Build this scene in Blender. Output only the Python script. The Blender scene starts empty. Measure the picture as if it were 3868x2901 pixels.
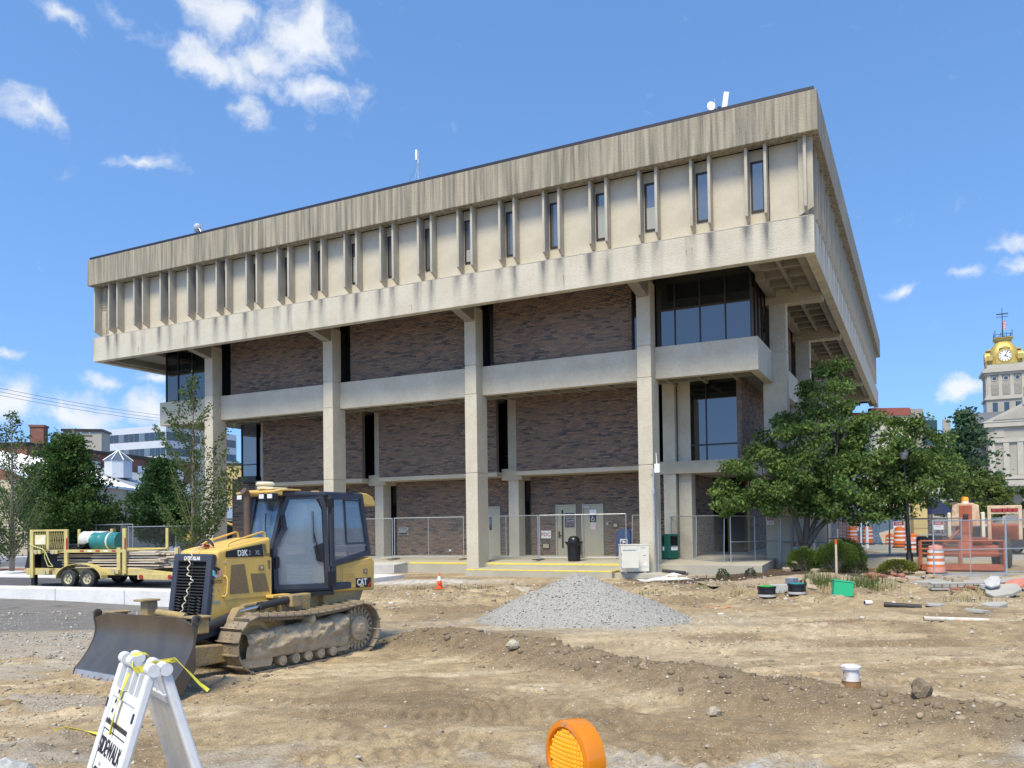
import bpy, bmesh, math, random
import numpy as np
from mathutils import Matrix, Vector
R = math.radians
SC = bpy.context.scene
COL = SC.collection
random.seed(7)
RNG = np.random.default_rng(11)

# ------------------------------------------------------------------ camera
cam = bpy.data.cameras.new('camera')
cam.sensor_width = 36; cam.sensor_fit = 'HORIZONTAL'
cam.lens = 3106.1 / 3868 * 36
cam.shift_y = (1906.15 - 1450.5) / 3868
cam.clip_start = 0.05; cam.clip_end = 6000
camo = bpy.data.objects.new('camera', cam)
camo.matrix_world = Matrix.Translation((0, 0, 2.1)) @ Matrix.Rotation(math.pi / 2 + 0.0251, 4, 'X') @ Matrix.Rotation(-0.0137, 4, 'Z')
COL.objects.link(camo)
SC.camera = camo

# ------------------------------------------------------------------ sky, sun, exposure
SUN_DIR = Vector((-0.24, -0.58, 0.96)).normalized()
SUN_EL = math.asin(SUN_DIR.z)
SUN_AZ = math.atan2(SUN_DIR.x, SUN_DIR.y)
SC.view_settings.view_transform = 'Standard'
SC.view_settings.look = 'None'
SC.view_settings.exposure = 0.87
SC.view_settings.gamma = 1.0
SC.view_settings.use_curve_mapping = False
sun = bpy.data.lights.new('sun', 'SUN')
sun.energy = 2.7; sun.angle = R(18); sun.color = (1.0, 0.90, 0.68)
suno = bpy.data.objects.new('sun', sun)
suno.rotation_euler = (-SUN_DIR).to_track_quat('-Z', 'Y').to_euler()
suno.location = (0, 0, 60)
COL.objects.link(suno)

world = bpy.data.worlds.new('World')
SC.world = world
world.use_nodes = True
try:
    world.cycles.sampling_method = 'MANUAL'; world.cycles.sample_map_resolution = 512
except Exception: pass
wt = world.node_tree
for n in list(wt.nodes): wt.nodes.remove(n)
def wn(kind, **kw):
    n = wt.nodes.new(kind)
    for k, v in kw.items(): setattr(n, k, v)
    return n
def wl(a, b): wt.links.new(a, b)
wo = wn('ShaderNodeOutputWorld'); wb = wn('ShaderNodeBackground')
wl(wb.outputs[0], wo.inputs[0])
sky = wn('ShaderNodeTexSky', sky_type='NISHITA')
sky.sun_disc = False; sky.sun_elevation = SUN_EL; sky.sun_rotation = SUN_AZ
sky.air_density = 1.0; sky.dust_density = 0.3; sky.ozone_density = 2.5
wb.inputs['Strength'].default_value = 0.145
gm = wn('ShaderNodeHueSaturation'); gm.inputs['Saturation'].default_value = 1.14; gm.inputs['Value'].default_value = 1.06
wl(sky.outputs[0], gm.inputs['Color'])
sv = wn('ShaderNodeVectorMath', operation='ADD'); sv.inputs[1].default_value = (0, 0, .22); svn = wn('ShaderNodeVectorMath', operation='NORMALIZE')
tc = wn('ShaderNodeTexCoord')
wl(tc.outputs['Generated'], sv.inputs[0]); wl(sv.outputs[0], svn.inputs[0]); wl(svn.outputs[0], sky.inputs[0])
nz = wn('ShaderNodeTexNoise'); nz.inputs['Scale'].default_value = 16; nz.inputs['Detail'].default_value = 4; nz.inputs['Roughness'].default_value = 0.6
wl(tc.outputs['Generated'], nz.inputs['Vector'])
off = wn('ShaderNodeVectorMath', operation='SUBTRACT'); off.inputs[1].default_value = (0.5, 0.5, 0.5)
wl(nz.outputs['Color'], off.inputs[0])
offs = wn('ShaderNodeVectorMath', operation='SCALE'); offs.inputs['Scale'].default_value = 0.06
wl(off.outputs[0], offs.inputs[0])
dirp = wn('ShaderNodeVectorMath', operation='ADD')
wl(tc.outputs['Generated'], dirp.inputs[0]); wl(offs.outputs[0], dirp.inputs[1])
def pixdir(u, v):                       # photo pixel -> direction in the sky
    x, y = u - 1934, v - 1906.15
    cr, sr = math.cos(.0137), math.sin(.0137)
    x, y = cr * x - sr * y, sr * x + cr * y
    X, up = x / 3106.1, -y / 3106.1
    cp, sp = math.cos(.0251), math.sin(.0251)
    return Vector((X, cp - up * sp, sp + up * cp)).normalized()
# clouds: (direction, half width, half height, tilt, weight)
CL = [(pixdir(850, 50), .056, .034, -6, 1.0), (pixdir(1160, 150), .060, .050, 30, 1.0), (pixdir(1010, 235), .045, .030, 20, .9),
      (pixdir(780, 235), .058, .024, -14, .9), (pixdir(920, 290), .048, .028, -25, .85), (pixdir(935, 420), .042, .020, -55, .85), (pixdir(1190, 370), .060, .019, 2, .75),
      (pixdir(470, 45), .045, .014, -35, .5), (pixdir(235, 65), .034, .013, -14, .75), (pixdir(95, 405), .045, .023, -22, .85), (pixdir(1340, 345), .03, .013, 20, .55),
      (pixdir(560, 610), .044, .014, 6, .75), (pixdir(280, 650), .020, .012, 40, .35), (pixdir(1180, 500), .018, .010, 40, .3),
      (pixdir(400, 1435), .032, .013, 0, .9), (pixdir(570, 1425), .026, .010, 0, .75), (pixdir(300, 1565), .065, .026, 3, 1.0),
      (pixdir(560, 1540), .042, .027, 0, 1.0), (pixdir(30, 1530), .040, .032, -8, 1.0), (pixdir(10, 1330), .014, .012, 0, .9), (pixdir(-250, 1480), .07, .028, 0, 1.0),
      (pixdir(-330, 900), .06, .02, -12, .9), (pixdir(-500, 300), .06, .03, -12, .9), (pixdir(800, -220), .06, .03, 12, .9),
      (pixdir(3665, 1460), .040, .018, 3, 1.0), (pixdir(3390, 1100), .024, .011, 14, .85), (pixdir(3640, 1035), .019, .011, 0, .6),
      (pixdir(3820, 920), .034, .013, 8, .75), (pixdir(3840, 1005), .036, .013, 14, .8), (pixdir(4150, 960), .06, .02, 8, .9), (pixdir(4300, 1480), .07, .024, 3, 1.0)]
_r = random.Random(4)
for i in range(9):                      # the rest of the sky goes on in the same way
    az = R(62 + i * 29 + _r.uniform(-5, 5)); el = R(_r.choice((7, 12, 18, 26, 36, 48)) + _r.uniform(-3, 3))
    CL.append((Vector((math.sin(az) * math.cos(el), math.cos(az) * math.cos(el), math.sin(el))), _r.uniform(.14, .26), _r.uniform(.05, .10), _r.uniform(-20, 20), _r.uniform(.6, 1)))
acc = None
for c, sw, sh, tilt, wgt in CL:
    e1 = Vector((c.y, -c.x, 0)).normalized(); e2 = e1.cross(c).normalized()
    if e2.z < 0: e2 = -e2
    a = R(tilt)
    ax = e1 * math.cos(a) + e2 * math.sin(a); ay = -e1 * math.sin(a) + e2 * math.cos(a)
    qs = None
    for axis, half in ((ax, sw * 1.12), (ay, sh * 1.2)):
        dt = wn('ShaderNodeVectorMath', operation='DOT_PRODUCT'); dt.inputs[1].default_value = axis / half
        wl(dirp.outputs[0], dt.inputs[0])
        sb = wn('ShaderNodeMath', operation='SUBTRACT'); wl(dt.outputs['Value'], sb.inputs[0]); sb.inputs[1].default_value = c.dot(axis) / half
        if qs is None:
            q1 = wn('ShaderNodeMath', operation='MULTIPLY'); wl(sb.outputs[0], q1.inputs[0]); wl(sb.outputs[0], q1.inputs[1]); qs = q1.outputs[0]
        else:
            q2 = wn('ShaderNodeMath', operation='MULTIPLY_ADD'); wl(sb.outputs[0], q2.inputs[0]); wl(sb.outputs[0], q2.inputs[1]); wl(qs, q2.inputs[2]); qs = q2.outputs[0]
    dc = wn('ShaderNodeVectorMath', operation='DOT_PRODUCT'); dc.inputs[1].default_value = c; wl(dirp.outputs[0], dc.inputs[0])
    pos = wn('ShaderNodeMath', operation='GREATER_THAN'); wl(dc.outputs['Value'], pos.inputs[0]); pos.inputs[1].default_value = 0
    sq = wn('ShaderNodeMath', operation='SQRT'); wl(qs, sq.inputs[0])
    m0 = wn('ShaderNodeMath', operation='MULTIPLY_ADD'); wl(sq.outputs[0], m0.inputs[0]); m0.inputs[1].default_value = -wgt; m0.inputs[2].default_value = wgt
    mr = wn('ShaderNodeMath', operation='MULTIPLY'); wl(m0.outputs[0], mr.inputs[0]); wl(pos.outputs[0], mr.inputs[1])
    if acc is None: acc = mr.outputs[0]
    else:
        mx = wn('ShaderNodeMath', operation='MAXIMUM')
        wl(acc, mx.inputs[0]); wl(mr.outputs[0], mx.inputs[1]); acc = mx.outputs[0]
nz2 = wn('ShaderNodeTexNoise'); nz2.inputs['Scale'].default_value = 30; nz2.inputs['Detail'].default_value = 6; nz2.inputs['Roughness'].default_value = 0.62
wl(dirp.outputs[0], nz2.inputs['Vector'])
m1 = wn('ShaderNodeMath', operation='MULTIPLY_ADD'); m1.inputs[1].default_value = 1.25; m1.inputs[2].default_value = -0.72
wl(nz2.outputs['Fac'], m1.inputs[0])
m2 = wn('ShaderNodeMath', operation='ADD'); wl(acc, m2.inputs[0]); wl(m1.outputs[0], m2.inputs[1])
cm = wn('ShaderNodeMapRange', interpolation_type='SMOOTHSTEP')
cm.inputs[1].default_value = 0.05; cm.inputs[2].default_value = 0.85; cm.inputs[4].default_value = 0.94
wl(m2.outputs[0], cm.inputs[0])
nz3 = wn('ShaderNodeTexNoise'); nz3.inputs['Scale'].default_value = 14; nz3.inputs['Detail'].default_value = 2
wl(tc.outputs['Generated'], nz3.inputs['Vector'])
cr = wn('ShaderNodeMix', data_type='RGBA')
cr.inputs[6].default_value = (2.6, 2.85, 3.2, 1); cr.inputs[7].default_value = (4.2, 4.25, 4.35, 1)
wl(nz3.outputs['Fac'], cr.inputs[0])
mixc = wn('ShaderNodeMix', data_type='RGBA')
wl(cm.outputs[0], mixc.inputs[0]); wl(gm.outputs[0], mixc.inputs[6]); wl(cr.outputs[2], mixc.inputs[7])
wl(mixc.outputs[2], wb.inputs[0])

# ------------------------------------------------------------------ helpers
class MB:
    def __init__(s): s.v = []; s.f = []; s.c = []
    def add(s, vs, fs, col=None):
        o = len(s.v); s.v += [tuple(p) for p in vs]; s.f += [tuple(o + i for i in f) for f in fs]
        if col is not None: s.c += [col] * len(fs)
        return s
    def box(s, x0, x1, y0, y1, z0, z1, m=None, col=None):
        vs = [(x, y, z) for z in (z0, z1) for y in (y0, y1) for x in (x0, x1)]
        if m is not None: vs = [m @ Vector(p) for p in vs]
        return s.add(vs, [(0, 2, 3, 1), (4, 5, 7, 6), (0, 1, 5, 4), (2, 6, 7, 3), (0, 4, 6, 2), (1, 3, 7, 5)], col)
    def cyl(s, p0, p1, r0, r1=None, n=12, caps=True, col=None):
        r1 = r0 if r1 is None else r1
        p0, p1 = Vector(p0), Vector(p1); d = (p1 - p0)
        d = d.normalized() if d.length > 1e-9 else Vector((0, 0, 1))
        a = d.orthogonal().normalized() if abs(d.z) < .999 else Vector((1, 0, 0)); b = d.cross(a)
        vs = []
        for p, r in ((p0, r0), (p1, r1)):
            for i in range(n):
                t = 2 * math.pi * i / n
                vs.append(p + a * (r * math.cos(t)) + b * (r * math.sin(t)))
        fs = [(i, (i + 1) % n, n + (i + 1) % n, n + i) for i in range(n)]
        if caps: fs += [tuple(range(n - 1, -1, -1)), tuple(range(n, 2 * n))]
        return s.add(vs, fs, col)
    def tube(s, pts, r, n=8, caps=True):
        pts = [Vector(p) for p in pts]
        rs = r if isinstance(r, (list, tuple)) else [r] * len(pts)
        d0 = (pts[1] - pts[0]).normalized()
        a = d0.orthogonal().normalized()
        vs = []
        for k, p in enumerate(pts):
            d = (pts[min(k + 1, len(pts) - 1)] - pts[max(k - 1, 0)]).normalized()
            a = (a - d * a.dot(d))
            a = a.normalized() if a.length > 1e-6 else d.orthogonal().normalized()
            b = d.cross(a)
            for i in range(n):
                t = 2 * math.pi * i / n
                vs.append(p + a * (rs[k] * math.cos(t)) + b * (rs[k] * math.sin(t)))
        fs = []
        for k in range(len(pts) - 1):
            for i in range(n):
                fs.append((k * n + i, k * n + (i + 1) % n, (k + 1) * n + (i + 1) % n, (k + 1) * n + i))
        if caps:
            fs += [tuple(range(n - 1, -1, -1)), tuple((len(pts) - 1) * n + i for i in range(n))]
        return s.add(vs, fs)
    def lathe(s, prof, n=20, o=(0, 0, 0), m=None):
        vs = []; o = Vector(o)
        for r, z in prof:
            for i in range(n):
                t = 2 * math.pi * i / n
                p = Vector((r * math.cos(t), r * math.sin(t), z))
                vs.append(o + (m @ p if m is not None else p))
        fs = []
        for k in range(len(prof) - 1):
            for i in range(n):
                fs.append((k * n + i, k * n + (i + 1) % n, (k + 1) * n + (i + 1) % n, (k + 1) * n + i))
        if len(prof) > 2 and prof[0][0] > 1e-4 and prof[-1][0] > 1e-4:        # a ring: close the section
            b = (len(prof) - 1) * n
            fs += [(b + i, b + (i + 1) % n, (i + 1) % n, i) for i in range(n)]
        return s.add(vs, fs)
    def prism(s, poly, t0, t1, axis='y', m=None):
        # poly in the two other axes: axis y -> (x, z); axis x -> (y, z); axis z -> (x, y)
        def P(a, b, t):
            p = (a, t, b) if axis == 'y' else (t, a, b) if axis == 'x' else (a, b, t)
            return m @ Vector(p) if m is not None else p
        n = len(poly)
        vs = [P(a, b, t0) for a, b in poly] + [P(a, b, t1) for a, b in poly]
        fs = [(i, (i + 1) % n, n + (i + 1) % n, n + i) for i in range(n)] + [tuple(range(n - 1, -1, -1)), tuple(range(n, 2 * n))]
        return s.add(vs, fs)
    def mesh(s, name):
        me = bpy.data.meshes.new(name)
        me.from_pydata(s.v, [], s.f)
        bm = bmesh.new(); bm.from_mesh(me); bmesh.ops.recalc_face_normals(bm, faces=bm.faces); bm.to_mesh(me); bm.free()
        if s.c and len(s.c) == len(me.polygons):
            at = me.attributes.new('col', 'FLOAT_COLOR', 'FACE')
            at.data.foreach_set('color', np.array([(*c, 1) for c in s.c], 'f').ravel())
        return me
def npmesh(name, V, F, col=None, dom='FACE', smooth=False):
    V = np.asarray(V, np.float32); F = np.asarray(F, np.int32); k = F.shape[1]
    me = bpy.data.meshes.new(name)
    me.vertices.add(len(V)); me.vertices.foreach_set('co', V.ravel())
    me.loops.add(F.size); me.loops.foreach_set('vertex_index', F.ravel())
    me.polygons.add(len(F)); me.polygons.foreach_set('loop_start', np.arange(0, F.size, k, dtype=np.int32))
    if smooth: me.polygons.foreach_set('use_smooth', np.ones(len(F), bool))
    me.update(calc_edges=True)
    if col is not None:
        at = me.attributes.new('col', 'FLOAT_COLOR', dom)
        c = np.ones((len(col), 4), np.float32); c[:, :3] = col
        at.data.foreach_set('color', c.ravel())
    return me
def ob(name, me, m, parent=None, loc=(0, 0, 0), rot=(0, 0, 0), smooth=False, bevel=0, seg=2):
    if isinstance(me, MB): me = me.mesh(name)
    if m is not None and not me.materials: me.materials.append(m)
    o = bpy.data.objects.new(name, me); COL.objects.link(o)
    o.location = loc; o.rotation_euler = rot
    if parent is not None: o.parent = parent
    if smooth:
        me.polygons.foreach_set('use_smooth', np.ones(len(me.polygons), bool))
        if smooth != 2:
            try: me.set_sharp_from_angle(angle=R(38))
            except Exception: pass
    if bevel:
        b = o.modifiers.new('bevel', 'BEVEL'); b.width = bevel; b.segments = seg; b.limit_method = 'ANGLE'; b.angle_limit = R(40)
    return o
def tag(o, label, cat, group=None):
    o['label'] = label; o['category'] = cat
    if group: o['group'] = group
    return o
def thing(name, label, cat, loc=(0, 0, 0), rz=0, group=None):
    o = bpy.data.objects.new(name, None); COL.objects.link(o); o.empty_display_size = .2
    o.location = loc; o.rotation_euler = (0, 0, rz)
    return tag(o, label, cat, group)
def struct(o): o['kind'] = 'structure'; return o
def stuff(o): o['kind'] = 'stuff'; return o
def copy_tree(o, parent=None, loc=None, rz=None, label=None):
    c = o.copy(); COL.objects.link(c)
    if parent is not None: c.parent = parent
    if loc is not None: c.location = loc
    if rz is not None: c.rotation_euler = (0, 0, rz)
    if label: c['label'] = label
    for ch in list(o.children): copy_tree(ch, c)
    return c
FONT_CACHE = {}
def text_mesh(txt, size, depth=.004, shear=0, bold=0):
    cu = bpy.data.curves.new('lettering', 'FONT'); cu.body = txt; cu.size = size; cu.extrude = depth / 2
    cu.align_x = 'CENTER'; cu.align_y = 'CENTER'; cu.shear = shear; cu.offset = bold; cu.resolution_u = 3
    o = bpy.data.objects.new('lettering', cu); COL.objects.link(o)
    dg = bpy.context.evaluated_depsgraph_get(); dg.update()
    me = bpy.data.meshes.new_from_object(o.evaluated_get(dg))
    bpy.data.objects.remove(o); bpy.data.curves.remove(cu)
    me.materials.clear()
    return me
def text(name, txt, size, m, parent, M, depth=.004, sx=1, shear=0, bold=0):
    # M: 4x4 local matrix, letters in its xy plane
    me = text_mesh(txt, size, depth, shear, bold)
    me.transform(M @ Matrix.Diagonal((sx, 1, 1, 1)))
    return ob(name, me, m, parent)
def frame3(o, ex, ey):                       # matrix with origin o, x axis ex, y axis ey
    ex, ey = Vector(ex).normalized(), Vector(ey).normalized(); ez = ex.cross(ey)
    M = Matrix((ex, ey, ez)).transposed().to_4x4(); M.translation = Vector(o)
    return M
# ------------------------------------------------------------------ materials
def mat(name, col, rough=.7, metal=0, col2=None, nscale=3, namt=.5, bump=0, bscale=40, spec=.5, stretch=None, attr=False, detail=5, mottle=0, mscale=20, mcol=None, lo=.4, hi=.62):
    m = bpy.data.materials.new(name); m.use_nodes = True
    t = m.node_tree; b = t.nodes['Principled BSDF']
    b.inputs['Roughness'].default_value = rough; b.inputs['Metallic'].default_value = metal
    b.inputs['Specular IOR Level'].default_value = spec
    def N(k, **kw):
        n = t.nodes.new(k)
        for a, v in kw.items(): setattr(n, a, v)
        return n
    out = None
    co = N('ShaderNodeTexCoord').outputs['Object']
    if attr:
        at = N('ShaderNodeAttribute'); at.attribute_name = 'col'; out = at.outputs['Color']
    src = co
    if stretch:
        mp = N('ShaderNodeMapping'); mp.inputs['Scale'].default_value = stretch; t.links.new(co, mp.inputs[0]); src = mp.outputs[0]
    def mixin(prev, colr, fac):
        mx = N('ShaderNodeMix', data_type='RGBA')
        if prev is None: mx.inputs[6].default_value = (*col, 1)
        else: t.links.new(prev, mx.inputs[6])
        mx.inputs[7].default_value = (*colr, 1)
        t.links.new(fac, mx.inputs[0]); return mx.outputs[2]
    def noisefac(vec, sc, l, h, amt):
        n = N('ShaderNodeTexNoise'); n.inputs['Scale'].default_value = sc; n.inputs['Detail'].default_value = detail; n.inputs['Roughness'].default_value = .6
        t.links.new(vec, n.inputs['Vector'])
        r = N('ShaderNodeMapRange'); r.inputs[1].default_value = l; r.inputs[2].default_value = h; r.inputs[4].default_value = amt
        t.links.new(n.outputs['Fac'], r.inputs[0]); return r.outputs[0]
    if col2 is not None: out = mixin(out, col2, noisefac(src, nscale, lo, hi, namt))
    if mottle: out = mixin(out, mcol or tuple(c * .5 for c in col), noisefac(co, mscale, .5, .72, mottle))
    if out is not None: t.links.new(out, b.inputs['Base Color'])
    else: b.inputs['Base Color'].default_value = (*col, 1)
    if bump:
        n = N('ShaderNodeTexNoise'); n.inputs['Scale'].default_value = bscale; n.inputs['Detail'].default_value = 4
        t.links.new(co, n.inputs['Vector'])
        bp = N('ShaderNodeBump'); bp.inputs['Strength'].default_value = bump; bp.inputs['Distance'].default_value = .02
        t.links.new(n.outputs['Fac'], bp.inputs['Height']); t.links.new(bp.outputs[0], b.inputs['Normal'])
    return m
def glass_mat(name, tint, rough=.02, alpha=1.0, spec=.9, ior=1.5):
    m = mat(name, tint, rough, 0, spec=spec); b = m.node_tree.nodes['Principled BSDF']
    b.inputs['IOR'].default_value = ior
    if alpha < 1:
        t = m.node_tree; tr = t.nodes.new('ShaderNodeBsdfTransparent'); mx = t.nodes.new('ShaderNodeMixShader')
        mx.inputs[0].default_value = alpha
        t.links.new(tr.outputs[0], mx.inputs[1]); t.links.new(b.outputs[0], mx.inputs[2]); t.links.new(mx.outputs[0], t.nodes['Material Output'].inputs[0])
    return m
M = {}
CON = (.47, .42, .32)
M['con'] = mat('concrete', (.48, .43, .325), .9, col2=(.38, .335, .25), nscale=1.2, namt=.6, bump=.5, bscale=30, mottle=.35, mscale=14, mcol=(.33, .29, .22))
M['conw'] = mat('concrete_rough', (.55, .505, .40), .92, col2=(.44, .39, .295), nscale=.9, namt=.55, bump=.9, bscale=22, mottle=.4, mscale=9, mcol=(.36, .32, .25))
M['panel'] = mat('concrete_panel', (.545, .50, .40), .9, col2=(.445, .40, .315), nscale=1.1, namt=.6, bump=.3, bscale=34, mottle=.25, mscale=16, mcol=(.40, .33, .23))
M['fin'] = mat('concrete_fin', (.47, .43, .35), .92, col2=(.32, .29, .24), nscale=1.6, namt=.75, bump=.4, bscale=30, stretch=(1, 1, .35))
M['parapet'] = mat('concrete_stained', (.38, .335, .25), .93, col2=(.12, .11, .09), nscale=1.0, namt=.9, bump=.7, bscale=24, stretch=(7, 7, .33), mottle=.45, mscale=.8, mcol=(.25, .235, .20), lo=.36, hi=.68, detail=8)
M['soff'] = mat('shaded_soffit_concrete', (.27, .25, .20), .92, col2=(.20, .185, .15), nscale=1.2, namt=.6, bump=.3, bscale=30)  # concrete darkened: the shade under the overhangs is put into its colour
M['coping'] = mat('coping_metal', (.045, .042, .05), .5, .6)
M['mortar'] = mat('mortar', (.16, .135, .12), .95)
M['brick'] = mat('brick', (.2, .13, .1), .85, attr=True, mottle=.25, mscale=60, mcol=(.1, .075, .065))
M['glass'] = glass_mat('dark_glass', (.006, .008, .010), .012, spec=.5, ior=2.0)
M['glassl'] = glass_mat('grey_glass', (.085, .10, .115), .03, spec=.5, ior=2.3)
M['frame'] = mat('bronze_frame', (.05, .038, .032), .45, .5)
M['black'] = mat('black_paint', (.012, .012, .014), .5)
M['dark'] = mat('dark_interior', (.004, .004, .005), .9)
M['white'] = mat('white_paint', (.8, .8, .78), .5)
M['galv'] = mat('galvanised_steel', (.50, .52, .54), .42, .7, col2=(.36, .38, .40), nscale=6, namt=.6)
M['wire'] = mat('fence_wire', (.22, .235, .24), .6, .4)
M['yline'] = mat('yellow_paint', (.72, .58, .08), .7, col2=(.5, .44, .2), nscale=5, namt=.6)
M['terr'] = mat('terrace_concrete', (.42, .39, .31), .9, col2=(.33, .30, .24), nscale=.8, namt=.6, bump=.2, bscale=30)
M['terr2'] = mat('new_concrete', (.50, .49, .46), .9, col2=(.40, .39, .36), nscale=1.5, namt=.6, bump=.2, bscale=30)
M['doorp'] = mat('door_paint', (.42, .395, .29), .5, col2=(.38, .35, .26), nscale=2, namt=.5)
M['rust'] = mat('rust_stain', (.22, .09, .03), .9, col2=(.35, .2, .1), nscale=14, namt=.7)

def sstep(a, b, x):
    t = np.clip((x - a) / (b - a), 0, 1); return t * t * (3 - 2 * t)
def vnoise(x, y, seed=0):
    x = np.asarray(x, float); y = np.asarray(y, float)
    xi = np.floor(x).astype(np.int64); yi = np.floor(y).astype(np.int64); fx = x - xi; fy = y - yi
    fx = fx * fx * (3 - 2 * fx); fy = fy * fy * (3 - 2 * fy)
    def h(i, j):
        n = (i * 374761393 + j * 668265263 + seed * 974711) & 0xffffffff
        n = ((n ^ (n >> 13)) * 1274126177) & 0xffffffff
        return ((n ^ (n >> 16)) & 0xffff) / 65535.0
    return (h(xi, yi) * (1 - fx) + h(xi + 1, yi) * fx) * (1 - fy) + (h(xi, yi + 1) * (1 - fx) + h(xi + 1, yi + 1) * fx) * fy
def fbm(x, y, seed=0, o=4, g=.5):
    s = 0; a = 1; t = 0
    for i in range(o): s = s + a * vnoise(x, y, seed + i * 17); t += a; x = x * 2.03 + 5.1; y = y * 2.03 + 1.7; a *= g
    return s / t
# ------------------------------------------------------------------ ground
BERM = np.array([(-2.6, 15.2), (-1.4, 14.5), (-.3, 13.6), (.6, 12.6), (1.7, 11.2), (2.7, 10.1), (3.7, 9.1), (4.8, 7.9), (6.2, 6.8), (8.0, 5.6), (10.5, 4.2)])
def polydist(x, y, P):
    best = np.full(np.shape(x), 1e9); side = np.zeros(np.shape(x)); arc = np.zeros(np.shape(x)); s0 = 0
    for (ax, ay), (bx, by) in zip(P[:-1], P[1:]):
        dx, dy = bx - ax, by - ay; L2 = dx * dx + dy * dy; L = math.sqrt(L2)
        t = np.clip(((x - ax) * dx + (y - ay) * dy) / L2, 0, 1)
        d = np.hypot(x - ax - t * dx, y - ay - t * dy)
        k = d < best
        best = np.where(k, d, best); side = np.where(k, np.sign((x - ax) * dy - (y - ay) * dx), side); arc = np.where(k, s0 + t * L, arc); s0 += L
    return best, side, arc
TRACKS = [[(-2.9, 9.9), (-1.6, 9.3), (.2, 9.0), (1.6, 8.2), (2.6, 7.0)], [(-2.0, 7.4), (-.2, 7.9), (1.6, 7.2), (3.4, 5.8)], [(1.0, 5.6), (2.0, 7.6), (2.0, 8.6)],   # tread paths pressed into the dirt
    [(-2.2, 9.2), (0, 9.6), (2, 8.4), (4, 6.6)], [(-3.4, 8.2), (-1, 8.4), (1.0, 7.7), (3.0, 5.4)], [(-2.6, 10.6), (-.8, 11.4), (.4, 10.6), (1.2, 9.2)],
    [(-.5, 6.0), (1, 7.0), (2.4, 8.1)], [(.6, 5.8), (2.2, 6.7), (3.6, 7.4)], [(-3, 6.6), (-1, 7.0), (1, 6.2), (3, 4.6)], [(-1.4, 9.0), (-.2, 10.0), (.8, 10.4)],
    [(3.2, 11.6), (6, 10.4), (9, 9.6), (13, 9.2)], [(2.2, 13.2), (5, 12.4), (9, 11.4), (14, 11.0)], [(1.5, 14.6), (5, 14.2), (9, 13.4), (15, 13.0)],
    [(0, 15.6), (4, 15.5), (8, 15.2), (15, 14.6)], [(3.5, 10.2), (6, 9.0), (9, 8.0)], [(-1, 17.6), (-2, 20), (-2.4, 22)], [(3.5, 17.2), (8, 17.0), (15, 16.6)]]
RUTS = [([(-3.2, 7.3), (-1.0, 8.0), (1.2, 8.6), (2.2, 8.4)], .10, -.035), ([(-2.6, 6.6), (-.4, 7.2), (1.8, 7.0), (3.2, 6.2)], .09, -.035), ([(1.3, 9.6), (1.0, 8.8), (1.25, 8.0), (2.0, 7.2)], .09, -.04), ([(-.9, 10.9), (.6, 10.2), (1.6, 9.2)], .10, -.03), ([(-3.4, 9.2), (-1.8, 10.2), (-.4, 10.9)], .10, -.035), ([(4, 14.9), (9, 14.4), (16, 14.0)], .35, -.05), ([(3, 13.4), (7, 12.9), (15, 12.2)], .3, -.04), ([(5, 16.1), (10, 16.0), (18, 15.6)], .45, .07), ([(6, 10.0), (10, 9.2), (14, 8.8)], .4, -.05), ([(-2.0, 8.9), (0, 7.6), (1.6, 5.6)], .12, -.03), ([(.2, 8.8), (1.4, 7.4), (3.4, 6.0)], .12, -.03)]
def ground_z(x, y, fine=True):
    x = np.asarray(x, float); y = np.asarray(y, float)
    z = .28 * (1 - sstep(3.5, 8.5, y))
    z = z + .13 * sstep(14, 27, y) * sstep(-9, -4, x)
    z = z + .20 * sstep(5, 10, x) * sstep(21, 30, y)
    z = z - .13 * sstep(-4, -9, x) * sstep(15, 19, y) * (1 - sstep(23, 26, y)) * (1 - sstep(-16, -24, x) * 0)
    z = z + .10 * sstep(26, 30, y) * sstep(-8, -12, x) + .3 * sstep(34, 60, y) * sstep(-10, -16, x)
    d, sd, arc = polydist(x, y, BERM)
    w = np.where(sd > 0, .85, .62) * (.85 + .3 * vnoise(arc * .9, 0 * arc, 3))
    h = (.24 + .09 * vnoise(arc * 1.3, 0 * arc + 3, 5)) * sstep(0, 1.2, arc)
    near = (x > -9) & (x < 16) & (y < 36)
    lump = fbm(x * 2.6, y * 2.6, 8, 4) - .5
    z = z + h * np.clip(1 - (d / w) ** 1.5, 0, 1) * (1 + .5 * lump)
    rough = fbm(x * .7, y * .7, 21, 5, .55) - .5
    z = z + rough * .12 * near + np.abs(fbm(x * 1.1 + y * .5, y * 3.2, 25, 3) - .5) * .09 * near
    # broken clods in front of the beds and along the left
    z = z + np.clip(fbm(x * 1.6, y * 1.6, 31, 4) - .52, 0, 1) * .55 * sstep(18.5, 21, y) * (1 - sstep(25.5, 27, y)) * sstep(-6, -3, x)
    z = z + np.clip(fbm(x * 2.4, y * 2.4, 37, 4) - .55, 0, 1) * .35 * sstep(-2.6, -4.4, x) * (1 - sstep(11, 13, y))
    for P, wd, hh in RUTS:
        d2, _, _ = polydist(x, y, P); z = z + hh * np.clip(1 - (d2 / wd) ** 2, 0, 1) * (.5 + fbm(x * 3, y * 3, 41, 2))
    if fine:
        flat = np.clip(d - .8, 0, 1)
        for k, P in enumerate(TRACKS):
            for o in (0,):
                d2, _, a2 = polydist(x, y, P)
                inside = 1 - sstep(.20, .27, d2)
                lug = np.clip(np.sin(a2 * 2 * math.pi / .17) * 1.6, -1, 1)
                fade = sstep(.34, .52, vnoise(x * .8 + k * 9, y * .8, 51))
                z = z + inside * fade * flat * (lug * .022 - .016)
        z = z + (fbm(x * 9, y * 9, 61, 3) - .5) * .018 * near
    return z
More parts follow.
